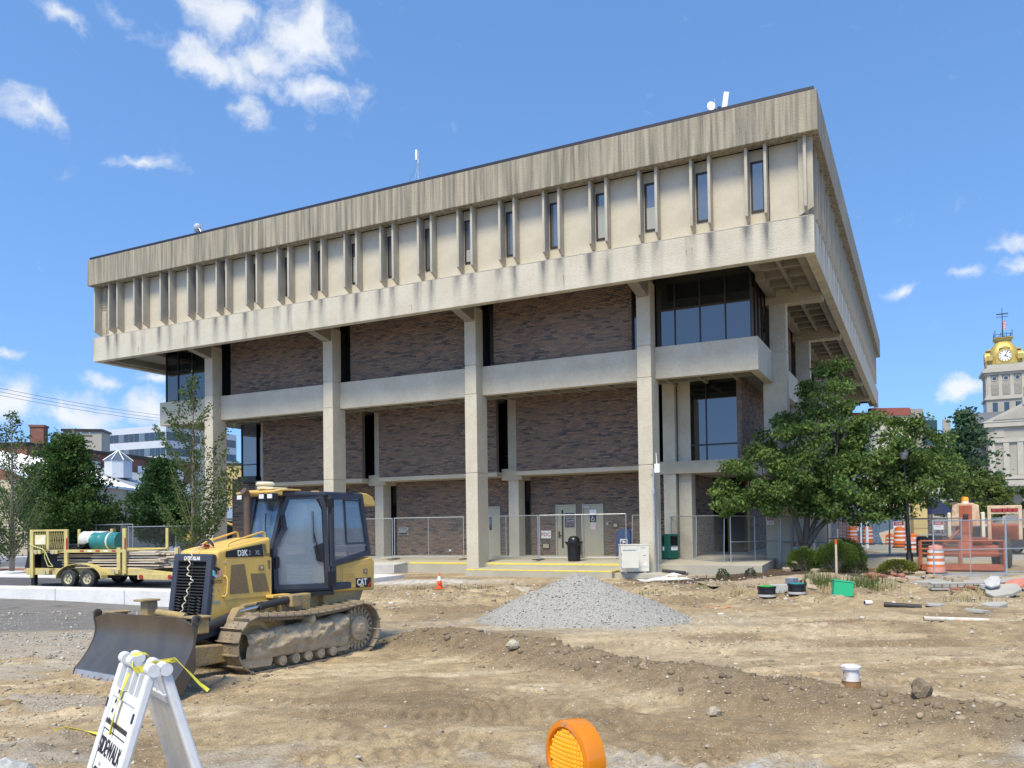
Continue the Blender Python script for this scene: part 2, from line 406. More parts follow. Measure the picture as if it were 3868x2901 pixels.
def spaced(segs):
    out = []
    for a, b, st in segs: out += list(np.arange(a, b - 1e-6, st))
    return np.array(out + [segs[-1][1]])
far_x = [-1800, -900, -450, -240, -140, -90, -60, -45]
gx = np.concatenate([far_x, spaced([(-36, -20, .8), (-20, -9, .25), (-9, -6, .09), (-6, 7, .042), (7, 9, .09), (9, 20, .16), (20, 40, .9)]), [50, 70, 100, 160, 260, 460, 900, 1800]])
gy = np.concatenate([[-1500, -300, -60, -20, -6, 0], spaced([(2, 5, .12), (5, 13.5, .042), (13.5, 17.5, .08), (17.5, 27, .12), (27, 40, .4), (40, 70, 1.5)]), [80, 100, 140, 220, 400, 900, 2500]])
GX, GY = np.meshgrid(gx, gy)
GZ = ground_z(GX, GY)
def ground_col(x, y):
    n1 = fbm(x * .55, y * .9, 71, 4); n2 = fbm(x * .35 + y * .25, y * 2.2 - x * .5, 77, 4); n3 = fbm(x * 4, y * 4, 83, 3); n4 = fbm(x * 12, y * 12, 87, 2)
    tan = np.array((.375, .287, .168)); pale = np.array((.53, .435, .285)); brown = np.array((.205, .148, .086)); grey = np.array((.37, .35, .31)); asph = np.array((.175, .172, .168)); bermc = np.array((.185, .138, .085))
    c = tan * np.ones(x.shape + (3,))
    def mx(c, k, f): f = np.clip(f, 0, 1)[..., None]; return c * (1 - f) + k * f
    c = mx(c, pale, sstep(.5, .68, n2) * .75 * (y < 40))
    c = mx(c, brown, sstep(.53, .68, n1) * .75)
    c = mx(c, brown * .85, np.exp(-(((x + .9) / 1.5) ** 2 + ((y - 9.6) / .9) ** 2)) * .9)      # damp patch
    c = mx(c, brown, sstep(.50, .62, n3) * .35)
    c = mx(c, pale, sstep(.4, .75, vnoise(x * .5, y * 1.2, 93)) * sstep(11.5, 13, y) * (1 - sstep(17, 19, y)) * sstep(0, 3, x) * .6)
    c = mx(c, grey * np.array((1.0, .96, .9)), sstep(.5, .6, n1 + .22 * np.exp(-((y - 15.5) / 3.0) ** 2) - .06) * .75 * sstep(-3.5, -5.5, x))
    c = mx(c, grey, sstep(.45, .6, fbm(x * 1.2, y * 1.2, 97, 3)) * .7 * (1 - sstep(7, 8.5, y)))
    c = mx(c, asph, sstep(-6.3, -7.2, x + .8 * (n1 - .5)) * sstep(18.2, 18.9, y + 1.2 * (n1 - .5)))
    crack = np.minimum(np.abs(np.sin(x * 1.1 + n1 * 4)), np.abs(np.sin(y * 1.3 - x * .3 + n2 * 4)))
    c = mx(c, asph * .3, (crack < .03) * sstep(-7, -8, x) * sstep(18.6, 19.5, y) * .8)
    d, sd, arc = polydist(x, y, BERM)
    c = mx(c, bermc, (1 - sstep(.55, 1.0, d + .3 * (n3 - .5))) * sstep(0, 1, arc) * .9)
    c = mx(c, grey * 1.1, np.exp(-(((x - 1.4) / 3.0) ** 2 + ((y - 17.4) / 1.3) ** 2)) * .9 * sstep(.4, .6, n3 + .1))
    c = mx(c, np.array((.56, .55, .53)), np.exp(-(((x + 3.2) / 2.4) ** 2 + ((y - 29.2) / 1.2) ** 2)) * 1.3 * sstep(.35, .6, n3 + .1))
    for P, wd, hh in RUTS: c = mx(c, brown, (1 - sstep(wd * .5, wd * 1.2, polydist(x, y, P)[0])) * .5 * sstep(.35, .6, n3))
    mulch = np.exp(-(((x - 8.6) / 4.6) ** 4 + ((y - 28.4) / 2.2) ** 4))
    c = mx(c, np.array((.055, .038, .028)), sstep(.25, .6, mulch + .35 * (n3 - .5)))
    c = mx(c, np.array((.36, .345, .31)), sstep(34, 36, y))
    return np.clip(c * (.62 + .50 * n4 + .26 * fbm(x * 30, y * 30, 89, 2))[..., None], .01, .9)
V = np.stack([GX, GY, GZ], -1).reshape(-1, 3)
ny, nx = GX.shape
idx = np.arange(ny * nx).reshape(ny, nx)
F = np.stack([idx[:-1, :-1], idx[:-1, 1:], idx[1:, 1:], idx[1:, :-1]], -1).reshape(-1, 4)
M['dirt'] = mat('dirt', (.4, .3, .2), .97, attr=True, bump=1.0, bscale=34, mottle=.45, mscale=14, mcol=(.22, .165, .105), spec=.15, detail=8)
dt = M['dirt'].node_tree; db = dt.nodes['Principled BSDF']; dco = dt.nodes.new('ShaderNodeTexCoord').outputs['Object']
for sc_, lo_, hi_, am_, co_ in ((30, .60, .66, .65, (.13, .095, .06)), (44, .62, .67, .6, (.60, .53, .42)), (90, .56, .66, .35, (.20, .15, .095)), (4.5, .56, .72, .45, (.24, .175, .105))):
    dn = dt.nodes.new('ShaderNodeTexNoise'); dn.inputs['Scale'].default_value = sc_; dn.inputs['Detail'].default_value = 3; dn.inputs['Roughness'].default_value = .55; dt.links.new(dco, dn.inputs['Vector'])
    dr_ = dt.nodes.new('ShaderNodeMapRange'); dr_.inputs[1].default_value = lo_; dr_.inputs[2].default_value = hi_; dr_.inputs[4].default_value = am_; dt.links.new(dn.outputs['Fac'], dr_.inputs[0])
    dm_ = dt.nodes.new('ShaderNodeMix'); dm_.data_type = 'RGBA'; dt.links.new(db.inputs['Base Color'].links[0].from_socket, dm_.inputs[6]); dm_.inputs[7].default_value = (*co_, 1); dt.links.new(dr_.outputs[0], dm_.inputs[0]); dt.links.new(dm_.outputs[2], db.inputs['Base Color'])
struct(ob('ground', npmesh('ground', V, F, ground_col(GX, GY).reshape(-1, 3), 'POINT', True), M['dirt']))
def gz(x, y): return float(ground_z(np.array([float(x)]), np.array([float(y)]), False)[0])

# loose stones: nobody could count them
ICO_V = np.array([(0, 0, 1)] + [(.894 * math.cos(k * 1.2566), .894 * math.sin(k * 1.2566), .447) for k in range(5)] + [(.894 * math.cos(k * 1.2566 + .628), .894 * math.sin(k * 1.2566 + .628), -.447) for k in range(5)] + [(0, 0, -1)])
ICO_F = np.array([(0, 1 + k, 1 + (k + 1) % 5) for k in range(5)] + [(1 + k, 6 + k, 1 + (k + 1) % 5) for k in range(5)] + [(6 + k, 6 + (k + 1) % 5, 1 + (k + 1) % 5) for k in range(5)] + [(11, 6 + (k + 1) % 5, 6 + k) for k in range(5)])
def stones(name, X, Y, Zb, S, cols, flat=.6, seed=1):
    r = np.random.default_rng(seed); n = len(X)
    v = ICO_V[None] * (1 + r.uniform(-.28, .28, (n, 12, 1))) * r.uniform(.6, 1.35, (n, 1, 3)) * np.array((1, 1, flat))
    a = r.uniform(0, 6.28, n); ca, sa = np.cos(a)[:, None], np.sin(a)[:, None]
    vx = v[..., 0] * ca - v[..., 1] * sa; vy = v[..., 0] * sa + v[..., 1] * ca
    v = np.stack([vx, vy, v[..., 2]], -1) * S[:, None, None] + np.stack([X, Y, Zb], -1)[:, None]
    f = ICO_F[None] + (np.arange(n) * 12)[:, None, None]
    return npmesh(name, v.reshape(-1, 3), f.reshape(-1, 3), np.repeat(cols, 20, 0), 'FACE')
M['stone'] = mat('stone', (.4, .37, .32), .95, attr=True, mottle=.2, mscale=30, mcol=(.2, .18, .15))
def scatter(n, box, dens, smin, smax, seed, pal, pw=None):
    r = np.random.default_rng(seed); X = r.uniform(box[0], box[1], n * 4); Y = r.uniform(box[2], box[3], n * 4)
    k = r.uniform(0, 1, n * 4) < dens(X, Y); X, Y = X[k][:n], Y[k][:n]
    S = smin * (smax / smin) ** (r.uniform(0, 1, len(X)) ** 2.6)
    pal = np.array(pal); c = pal[r.integers(0, len(pal), len(X))] * r.uniform(.7, 1.2, (len(X), 1))
    Z = ground_z(X, Y) + S * .12
    return X, Y, Z, S, c
PALR = [(.40, .34, .26), (.46, .41, .33), (.30, .25, .19), (.36, .28, .19), (.50, .46, .39), (.24, .20, .16), (.33, .24, .17), (.38, .31, .22)]
def dens_a(x, y):
    d, s, a = polydist(x, y, BERM)
    return .10 + .75 * sstep(-2.5, -4.5, x) * (y < 13) + .5 * np.exp(-((d - .7) / .45) ** 2) * (y < 15.5) + .4 * (1 - sstep(6.2, 7.4, y)) * sstep(.4, .6, fbm(x * 1.2, y * 1.2, 97, 3))
st = [scatter(11000, (-9, 9, 5.2, 16), dens_a, .005, .030, 5, PALR), scatter(5200, (-8, 15, 17, 27.5), lambda x, y: .15 + .8 * sstep(19, 21, y) * sstep(-5, -3, x), .014, .075, 6, PALR),
      scatter(3600, (-14, -4.5, 13, 23), lambda x, y: .2 + .7 * sstep(.45, .55, fbm(x * .8, y * .8, 3, 2)), .012, .05, 9, [(.40, .38, .34), (.33, .31, .27), (.46, .44, .40), (.30, .26, .20)]),
      scatter(2600, (3, 15, 9, 17), lambda x, y: .3 + .7 * sstep(.5, .6, fbm(x * .6, y * 1.6, 15, 3)), .010, .045, 10, PALR[:4] + PALR[5:])]
S5 = [np.concatenate([s[k] for s in st]) for k in range(5)]
stuff(tag(ob('loose_stones', stones('loose_stones', S5[0], S5[1], S5[2], S5[3], S5[4]), M['stone']), 'loose pebbles and stones strewn over the bare dirt', 'stones'))
def dens_b(x, y):
    d, s, a = polydist(x, y, BERM); return np.exp(-(d / .6) ** 2) * (a > .5) + .5 * sstep(-3.0, -4.6, x) * sstep(.5, .6, fbm(x * 1.1, y * 1.1, 19, 3)) * (y < 12)
cb = scatter(3800, (-6, 9, 5.0, 15.5), dens_b, .010, .060, 12, [(.21, .16, .105), (.25, .19, .125), (.17, .13, .09), (.29, .225, .15)])
stuff(tag(ob('dirt_clods', stones('dirt_clods', *cb, flat=.75, seed=3), M['stone']), 'brown clods of earth along the pushed up berm', 'earth'))
def rock(name, label, x, y, s, col, flat=.7, seed=0, dz=0):
    r = np.random.default_rng(seed)
    bm = bmesh.new(); bmesh.ops.create_icosphere(bm, subdivisions=2, radius=1)
    k = r.uniform(.75, 1.25, 3)
    for v in bm.verts:
        p = v.co; q = 1 + .35 * (float(vnoise(p.x * 2 + seed * 7, p.y * 2 + p.z * 3, seed)) - .5) * 2
        v.co = Vector((p.x * k[0], p.y * k[1], p.z * flat * k[2])) * q * s
    me = bpy.data.meshes.new(name); bm.to_mesh(me); bm.free()
    m = mat('stone_' + name, col, .95, col2=tuple(c * .55 for c in col), nscale=9 / max(s * 4, .3), namt=.7, bump=.8, bscale=25)
    return tag(ob(name, me, m, None, (x, y, gz(x, y) + s * flat * .3 + dz), (0, 0, seed)), label, 'rock')
rock('boulder', 'lumpy brown boulder of earth lying on the berm near the white pipe stub', 4.20, 8.55, .105, (.22, .165, .11), .8, 4, .04)
rock('rock', 'pale angular rock half way along the earth berm', -.02, 12.55, .09, (.50, .45, .35), .9, 5, .05)
rock('rock', 'pale grey concrete chunk on the ground at the lower left behind the barricade', -4.28, 6.95, .16, (.46, .46, .44), .6, 8)
rock('rock', 'flat brown stone at the left edge beside the gravel', -6.05, 9.85, .15, (.27, .18, .10), .4, 11)
rock('rock', 'rounded tan cobble at the foot of the berm, larger of two', 2.18, 9.05, .09, (.40, .34, .26), .8, 12)
rock('rock', 'flat grey stone alone on the bare dirt right of the amber light', 1.95, 6.72, .10, (.42, .40, .36), .35, 14)
rock('rock', 'pinkish flat stone on the berm at the right edge', 5.0, 7.35, .09, (.45, .37, .31), .5, 15, .05)
rock('rock', 'tan concrete lump on the dirt in front of the entrance steps', .25, 24.6, .30, (.50, .44, .33), .5, 16)

# gravel pile
def pile():
    n = 90; u = np.linspace(-1.25, 1.25, n); X, Y = np.meshgrid(u * 2.8, u * 1.8)
    r = np.hypot(np.where(X < 0, X / 2.25, X / 2.5), Y / 1.5); t = np.clip(1 - r, 0, 1)
    Z = 1.12 * (1 - np.sqrt((1 - t) ** 2 + .02) + .01) * (.94 + .16 * fbm(X * 1.2 + 4, Y * 1.2, 7, 3)) + (fbm(X * 14, Y * 14, 9, 2) - .5) * .05 * (t > 0)
    Z = Z - .16 * np.exp(-(((X + .7) / .5) ** 2 + ((Y + .9) / .4) ** 2)) * (t > 0) + .05 * (fbm(X * 2.5, Y * 2.5, 13, 3) - .5) * (t > .02)
    Z = np.where(t > 0, Z, -.15) + .02
    return X, Y, Z
PX, PY, PZ = pile()
pl = thing('gravel_pile', 'grey crushed gravel pile heaped on the dirt in front of the building', 'gravel pile', (1.40, 17.9, gz(1.6, 17.6) - .05), R(-6))
i2 = np.arange(PX.size).reshape(PX.shape)
M['gravel'] = mat('gravel', (.36, .345, .305), .97, col2=(.21, .20, .18), nscale=32, namt=.9, bump=1, bscale=40, mottle=.5, mscale=55, mcol=(.58, .57, .54), lo=.42, hi=.58)
ob('heap', npmesh('heap', np.stack([PX, PY, PZ], -1).reshape(-1, 3), np.stack([i2[:-1, :-1], i2[:-1, 1:], i2[1:, 1:], i2[1:, :-1]], -1).reshape(-1, 4), smooth=True), M['gravel'], pl)
r_ = np.random.default_rng(3); qi = r_.integers(0, PX.size, 9000); qx = PX.ravel()[qi] + r_.uniform(-.03, .03, 9000); qy = PY.ravel()[qi] + r_.uniform(-.02, .02, 9000); qz = PZ.ravel()[qi]
k = (qz > .03) & (qy < .5); pal = np.array([(.41, .395, .355), (.31, .295, .26), (.50, .48, .44), (.23, .22, .20)])
stuff(ob('crushed_stone', stones('crushed_stone', qx[k], qy[k], qz[k], r_.uniform(.010, .024, k.sum()), pal[r_.integers(0, 4, k.sum())], seed=8), M['stone'], pl))
# ------------------------------------------------------------------ the civic building
YAW = .4647
L, W = 34.29, 40.36
ORG = (9.6847, 25.8074, 0)
bld = thing('office_building', 'brutalist concrete and brown brick civic building with overhanging top floor', 'building', ORG, -YAW)
def bpos(a, b, z):
    return Vector((ORG[0] - a * math.cos(YAW) + b * math.sin(YAW), ORG[1] + a * math.sin(YAW) + b * math.cos(YAW), z))
WM = 1.8288
CA = [6.17, 13.485, 20.80, 28.115]           # column lines along the front (distance from the right corner)
CB = [5.55 + 7.315 * k for k in range(5)]    # along the right side
def bpart(name, mb, m, parent=None, **k): return ob(name, mb, m, parent or bld, **k)
def bb(name, a0, a1, b0, b1, z0, z1, m, parent=None, **k):
    return bpart(name, MB().box(-a1, -a0, b0, b1, z0, z1), M[m] if isinstance(m, str) else m, parent, **k)
# band below the top storey: drip stains repeat under the fins
bandm = mat('concrete_band', (.56, .515, .415), .92, col2=(.45, .40, .305), nscale=.9, namt=.5, bump=1.0, bscale=20, mottle=.4, mscale=8, mcol=(.40, .36, .29))
t = bandm.node_tree; B_ = t.nodes['Principled BSDF']
def tn(k, **kw):
    n = t.nodes.new(k)
    for a, v in kw.items(): setattr(n, a, v)
    return n
tcx = tn('ShaderNodeTexCoord'); sx = tn('ShaderNodeSeparateXYZ'); t.links.new(tcx.outputs['Object'], sx.inputs[0])
def mth(op, a, b=None, c=None):
    n = tn('ShaderNodeMath', operation=op)
    for i, q in enumerate((a, b, c)):
        if q is None: continue
        if isinstance(q, (int, float)): n.inputs[i].default_value = q
        else: t.links.new(q, n.inputs[i])
    return n.outputs[0]
nzx = tn('ShaderNodeTexNoise'); nzx.inputs['Scale'].default_value = 1.3; nzx.inputs['Detail'].default_value = 6
mpx = tn('ShaderNodeMapping'); mpx.inputs['Scale'].default_value = (2.5, 2.5, .5); t.links.new(tcx.outputs['Object'], mpx.inputs[0]); t.links.new(mpx.outputs[0], nzx.inputs['Vector'])
sxy = mth('ADD', sx.outputs[0], sx.outputs[1])
ph = mth('PINGPONG', mth('ADD', sxy, 1.775 + WM * 40), WM / 2)         # distance from a window centre line
dd = mth('ABSOLUTE', mth('SUBTRACT', ph, .33))
st_ = mth('MULTIPLY', mth('SUBTRACT', 1.0, mth('MULTIPLY', dd, 3.8)), mth('MULTIPLY_ADD', nzx.outputs['Fac'], 3.4, -.85))
fall = tn('ShaderNodeMapRange'); fall.inputs[1].default_value = 10.65; fall.inputs[2].default_value = 11.85; t.links.new(sx.outputs[2], fall.inputs[0])
st2 = mth('MULTIPLY', st_, mth('MULTIPLY_ADD', fall.outputs[0], .75, .25)); st2n = st2.node; st2n.use_clamp = True
mx = tn('ShaderNodeMix', data_type='RGBA'); old = B_.inputs['Base Color'].links[0].from_socket
t.links.new(old, mx.inputs[6]); mx.inputs[7].default_value = (.14, .138, .14, 1); t.links.new(mth('MULTIPLY', st2, .95), mx.inputs[0]); t.links.new(mx.outputs[2], B_.inputs['Base Color'])
M['band'] = bandm
bb('band', 0, L, 0, .32, 10.60, 11.80, 'band', bevel=.02)
bpart('band', MB().box(-.32, 0, .322, W, 10.60, 11.80), M['band'], bevel=.02)
bpart('band', MB().box(-L, -L + .32, .322, W, 10.60, 11.80), M['band'], bevel=.02)
bpart('sill', MB().prism([(.0, 11.803), (.46, 11.803), (.46, 11.95), (.12, 11.83), (.0, 11.83)], -L + .02, -.02, 'x'), M['fin'])
bpart('sill', MB().prism([(-.02, 11.803), (-.46, 11.803), (-.46, 11.95), (-.12, 11.83), (-.02, 11.83)], .47, W, 'y'), M['fin'])
# parapet
p = .19
bb('parapet', -p, L + p, -p, .3, 14.42, 15.72, 'parapet', bevel=.02)
bpart('parapet', MB().box(-.3, p, .302, W + p, 14.42, 15.72), M['parapet'], bevel=.02)
bpart('parapet', MB().box(-L - p, -L + .3, .302, W + p, 14.42, 15.72), M['parapet'], bevel=.02)
bpart('coping', MB().box(-L - p + .1, p - .1, -p + .06, .34, 15.722, 15.86), M['coping'])
bpart('coping', MB().box(-.34, p - .1, .342, W + p, 15.722, 15.86), M['coping'])
bb('roof', .3, L - .3, .3, W - .1, 15.2, 15.4, 'coping')
# top storey walls: panels between fins, windows in the narrow bays
wide_w = WM - .70 - .09
pan_w = MB().box(-(WM - .612) / 2, (WM - .612) / 2, .42, .62, 11.86, 14.45).mesh('wall_panel')
pan_n = MB().box(-.262, .262, .46, .62, 11.86, 14.45).mesh('wall_panel')
finme = MB().prism([(.02, 14.44), (.02, 12.15), (.46, 11.93), (.46, 14.44)], -.044, .044, 'x').mesh('fin')
frm = MB()
for a, b_, c, d in ((-.225, .225, 12.36, 12.43), (-.225, .225, 14.0, 14.07)): frm.box(a, b_, .43, .50, c, d)
for s in (-1, 1): frm.box(min(s * .225, s * .165), max(s * .225, s * .165), .43, .50, 12.431, 13.999)
frm = frm.mesh('window_frame'); pane = MB().box(-.16, .16, .452, .458, 12.43, 14.0).mesh('pane')
for me, k in ((pan_w, 'panel'), (pan_n, 'panel'), (finme, 'fin'), (frm, 'frame'), (pane, 'glassl')): me.materials.append(M[k])
def bay(pos, rz):
    def at(name, me, off, par=bld):
        v = Matrix.Rotation(rz, 3, 'Z') @ Vector((off, 0, 0))
        return ob(name, me, None, par, (pos[0] + v.x, pos[1] + v.y, 0), (0, 0, rz))
    at('fin', finme, -.305); at('fin', finme, .305)
    at('wall_panel', pan_n, 0)
    w = at('window_frame', frm, 0); ob('pane', pane, None, w)
    at('wall_panel', pan_w, -WM / 2 if rz == 0 else WM / 2)
NF = 18
for k in range(NF): bay((-(1.775 + WM * k), 0), 0)
for k, zt in ((2, 13.2), (3, 13.6), (6, 12.9), (9, 13.5)): bb('blind', 1.775 + WM * k - .155, 1.775 + WM * k + .155, .4505, .4518, 12.44, zt, mat('window_blind', (.32, .34, .34), .6) if k == 2 else bpy.data.materials['window_blind'])
bb('wall_panel', L - .52, L - .06, .42, .62, 11.86, 14.45, 'panel'); bb('wall_panel', .25, 1.40, .421, .621, 11.86, 14.45, 'panel')
ob('fin', finme, None, bld, (-.245, 0, 0)); ob('fin', finme, None, bld, (-L + .06, 0, 0))
bpart('wall_panel', MB().box(-.62, -.42, .42, 1.2, 11.86, 14.45), M['panel'])
for k in range(21): bay((0, 1.775 + WM * k), math.pi / 2)
ob('fin', finme, None, bld, (0, .245, 0), (0, 0, math.pi / 2))
bpart('wall_panel', MB().box(-L + .42, -L + .62, .42, W, 11.86, 14.45), M['panel'])
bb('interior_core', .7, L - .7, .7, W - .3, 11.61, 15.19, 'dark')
# soffit with coffer ribs
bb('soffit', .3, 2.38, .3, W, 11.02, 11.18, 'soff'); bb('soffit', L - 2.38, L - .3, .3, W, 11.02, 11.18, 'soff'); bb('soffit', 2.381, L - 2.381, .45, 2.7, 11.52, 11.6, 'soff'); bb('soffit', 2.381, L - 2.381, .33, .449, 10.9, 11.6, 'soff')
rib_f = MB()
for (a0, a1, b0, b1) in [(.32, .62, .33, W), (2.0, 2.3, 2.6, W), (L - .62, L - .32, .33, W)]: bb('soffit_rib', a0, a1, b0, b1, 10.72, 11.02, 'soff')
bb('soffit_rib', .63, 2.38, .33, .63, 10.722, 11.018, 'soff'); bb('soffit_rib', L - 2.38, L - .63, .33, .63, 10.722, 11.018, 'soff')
for k in range(6):
    lo = .63 if k == 0 else CB[k - 1] + .30
    hi = CB[k] - .30 if k < 5 else W - .3
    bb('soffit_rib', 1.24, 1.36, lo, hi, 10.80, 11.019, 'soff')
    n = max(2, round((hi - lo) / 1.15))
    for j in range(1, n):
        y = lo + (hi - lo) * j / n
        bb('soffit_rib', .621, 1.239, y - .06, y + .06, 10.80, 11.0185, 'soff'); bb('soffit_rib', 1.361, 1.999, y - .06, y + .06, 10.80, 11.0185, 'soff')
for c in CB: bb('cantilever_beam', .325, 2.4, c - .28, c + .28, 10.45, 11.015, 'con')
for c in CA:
    bpart('cantilever_beam', MB().prism([(.322, 10.70), (1.70, 10.42), (2.3, 10.42), (2.3, 11.514), (.46, 11.514), (.46, 10.9), (.322, 10.9)], -c - .20, -c + .20, 'x'), M['soff'])  # front brackets share the soffit concrete with shade in its colour
# columns
def column(name, ca, cb, rz, z0=.30):
    mb = MB()
    mb.box(-.275, .275, 0, .89, z0, 4.225); mb.box(-.275, .275, 0, .89, 4.255, 7.435); mb.box(-.255, .255, .02, .87, 4.2, 7.5)
    mb.box(-.262, .262, .004, .75, 7.465, 8.62); mb.box(-.262, .262, .004, .62, 8.65, 11.01); mb.box(-.24, .24, .03, .60, 7.4, 10.9)
    return bpart(name, mb, M['conw'], loc=(-ca, cb, 0), rot=(0, 0, rz), bevel=.012)
for c in CA: column('column', c, 1.66, 0, .28)
for c in CB: column('column', 1.66, c, math.pi / 2)
for c in CB[:2]: column('column', L - 1.66, c, -math.pi / 2)
# beams of the second slab
ZB0, ZB1 = 7.45, 8.64
xs = [2.18] + CA + [L - 2.18]
for i in range(5):
    a0 = xs[i] + (.262 if i else 0); a1 = xs[i + 1] - (.262 if i < 4 else 0)
    bb('beam', a0, a1, 2.18, 2.50, ZB0, ZB1, 'conw', bevel=.015)
ys = [2.502] + CB
for i in range(5):
    lo = ys[i] + (.262 if i else 0); hi = ys[i + 1] - .262
    bpart('beam', MB().box(-2.50, -2.18, lo, hi, ZB0, ZB1), M['conw'], bevel=.015)
    if i == 0: bpart('beam', MB().box(-L + 2.18, -L + 2.50, lo, hi, ZB0, ZB1), M['conw'], bevel=.015)
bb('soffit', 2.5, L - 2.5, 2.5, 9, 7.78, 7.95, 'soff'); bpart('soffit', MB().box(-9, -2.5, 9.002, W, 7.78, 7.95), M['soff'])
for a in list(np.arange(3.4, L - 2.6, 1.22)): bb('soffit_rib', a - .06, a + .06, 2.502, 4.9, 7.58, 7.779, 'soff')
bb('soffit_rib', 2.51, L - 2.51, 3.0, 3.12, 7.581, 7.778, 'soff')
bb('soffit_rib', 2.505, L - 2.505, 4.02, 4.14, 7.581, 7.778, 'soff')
# brickwork
PAL = [tuple(v * 1.0 for v in q) for q in ((.25, .175, .128), (.23, .160, .118), (.215, .152, .116), (.275, .19, .134), (.24, .172, .132), (.20, .145, .112), (.30, .20, .134), (.085, .078, .080), (.11, .098, .097), (.145, .122, .115))]
BW, BH, BG = .298, .056, .0115
BR = {'c': [], 's': [], 'k': [], 'f': []}
WALLS = []
def brick_wall(face, u0, u1, z0, z1, pl, holes=(), depth=.22):
    """face F looks to -y at y=pl (u is x), face R looks to +x at x=pl (u is y)"""
    mb = MB()
    if face == 'F': mb.box(u0, u1, pl + .012, pl + depth, z0, z1)
    else: mb.box(pl - depth, pl - .012, u0, u1, z0, z1)
    w = bpart('brick_wall', mb, M['mortar']); WALLS.append(w)
    nrow = int((z1 - z0) / (BH + BG))
    if nrow < 1: return w
    gap = (z1 - z0 - nrow * BH) / nrow
    r = np.random.default_rng(int(abs(u0 * 100) + z0 * 37 + pl * 11) + 1)
    for i in range(nrow):
        z = z0 + gap / 2 + i * (BH + gap)
        u = u0 - (i % 2) * (BW + BG) / 2 - (i % 3) * .04
        while u < u1:
            a, b = max(u + BG / 2, u0), min(u + BW + BG / 2, u1); u += BW + BG
            if b - a < .05: continue
            if any(a < h[1] and b > h[0] and z < h[3] and z + BH > h[2] for h in holes): continue
            dk = float(fbm(np.array([a * 2.2]), np.array([z * 9 + pl]), 5, 2)[0])
            if r.uniform() < .06 + max(0, dk - .5) * 1.5: k = int(r.integers(7, 10))
            else: k = int(r.integers(0, 7))
            pr = r.uniform(-.003, .003)
            if face == 'F': c = ((a + b) / 2, pl + .03 + pr, z + BH / 2)
            else: c = (pl - .03 - pr, (a + b) / 2, z + BH / 2)
            BR['c'].append(c); BR['s'].append(((b - a) / 2, .03, BH / 2)); BR['k'].append(k); BR['f'].append((0 if face == 'F' else 1, len(WALLS) - 1))
    return w
# third floor
for i in range(3):
    c = (CA[i] + CA[i + 1]) / 2
    brick_wall('F', -c - 2.97, -c + 2.97, 8.55, 11.5, 2.42)
    for s in (-1, 1):
        a0, a1 = sorted((c + s * 2.97, c + s * 3.40)); bb('glass_panel', a0, a1, 2.60, 2.64, 8.5, 11.5, 'glass')
        bb('mullion', c + s * 2.985 - .02, c + s * 2.985 + .02, 2.55, 2.599, 8.5, 11.5, 'frame')
for a0, a1, cuts in ((2.43, CA[0] - .24, (3.33, 4.25, 5.18)), (CA[3] + .24, L - 2.43, (29.1, 30.0, 31.0))):
    bb('glass_panel', a0, a1, 2.40, 2.44, 8.63, 11.5, 'glass')
    for a in cuts: bb('mullion', a - .025, a + .025, 2.36, 2.399, 8.63, 11.5, 'frame')
bb('mullion', 2.40, 2.46, 2.36, 2.399, 8.63, 11.5, 'frame'); bb('mullion', L - 2.46, L - 2.40, 2.36, 2.399, 8.63, 11.5, 'frame')
bb('glass_panel', 2.43, 2.47, 2.441, CB[0] - .3, 8.63, 11.5, 'glass'); bb('glass_panel', L - 2.47, L - 2.43, 2.441, CB[0] - .3, 8.63, 11.5, 'glass')
for y in (3.1, 3.8, 4.5): bb('mullion', 2.39, 2.429, y - .02, y + .02, 8.63, 11.5, 'frame')
for i in range(4):
    lo, hi = CB[i] + .7, CB[i + 1] - .7
    brick_wall('R', lo, hi, 8.55, 11.0, -2.42)
    bb('glass_panel', 2.6, 2.64, lo - .5, lo, 8.5, 11, 'glass'); bb('glass_panel', 2.6, 2.64, hi, hi + .5, 8.5, 11, 'glass')
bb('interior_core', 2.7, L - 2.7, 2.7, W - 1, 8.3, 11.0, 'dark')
# second floor
for i in range(3):
    c = (CA[i] + CA[i + 1]) / 2; hw = 3.17
    a1 = c + hw
    brick_wall('F', -a1, -c + hw, 4.46, 7.78, 4.80)
    bb('slab_edge', c - hw - .015, a1 + .015, 4.77, 6.4, 4.28, 4.455, 'con')
for i, c in enumerate(CA):
    a0, a1 = c - .50, c + .50
    bb('glass_panel', a0 + .02, a1 - .02, 5.62, 5.66, 4.62, 7.78, 'glass')
    for a in (a0 + .1, c - .1): bb('mullion', a - .02, a + .02, 5.58, 5.619, 4.62, 7.78, 'frame')
    bb('mullion', a0 + .02, a1 - .02, 5.57, 5.615, 5.20, 5.25, 'frame')
    bb('sill', a0, a1, 5.30, 6.4, 4.12, 4.62, 'con')
    if 0 < i: bb('pilaster', c - .25, c + .25, 5.45, 6.1, .60, 7.78, 'conw', bevel=.012)
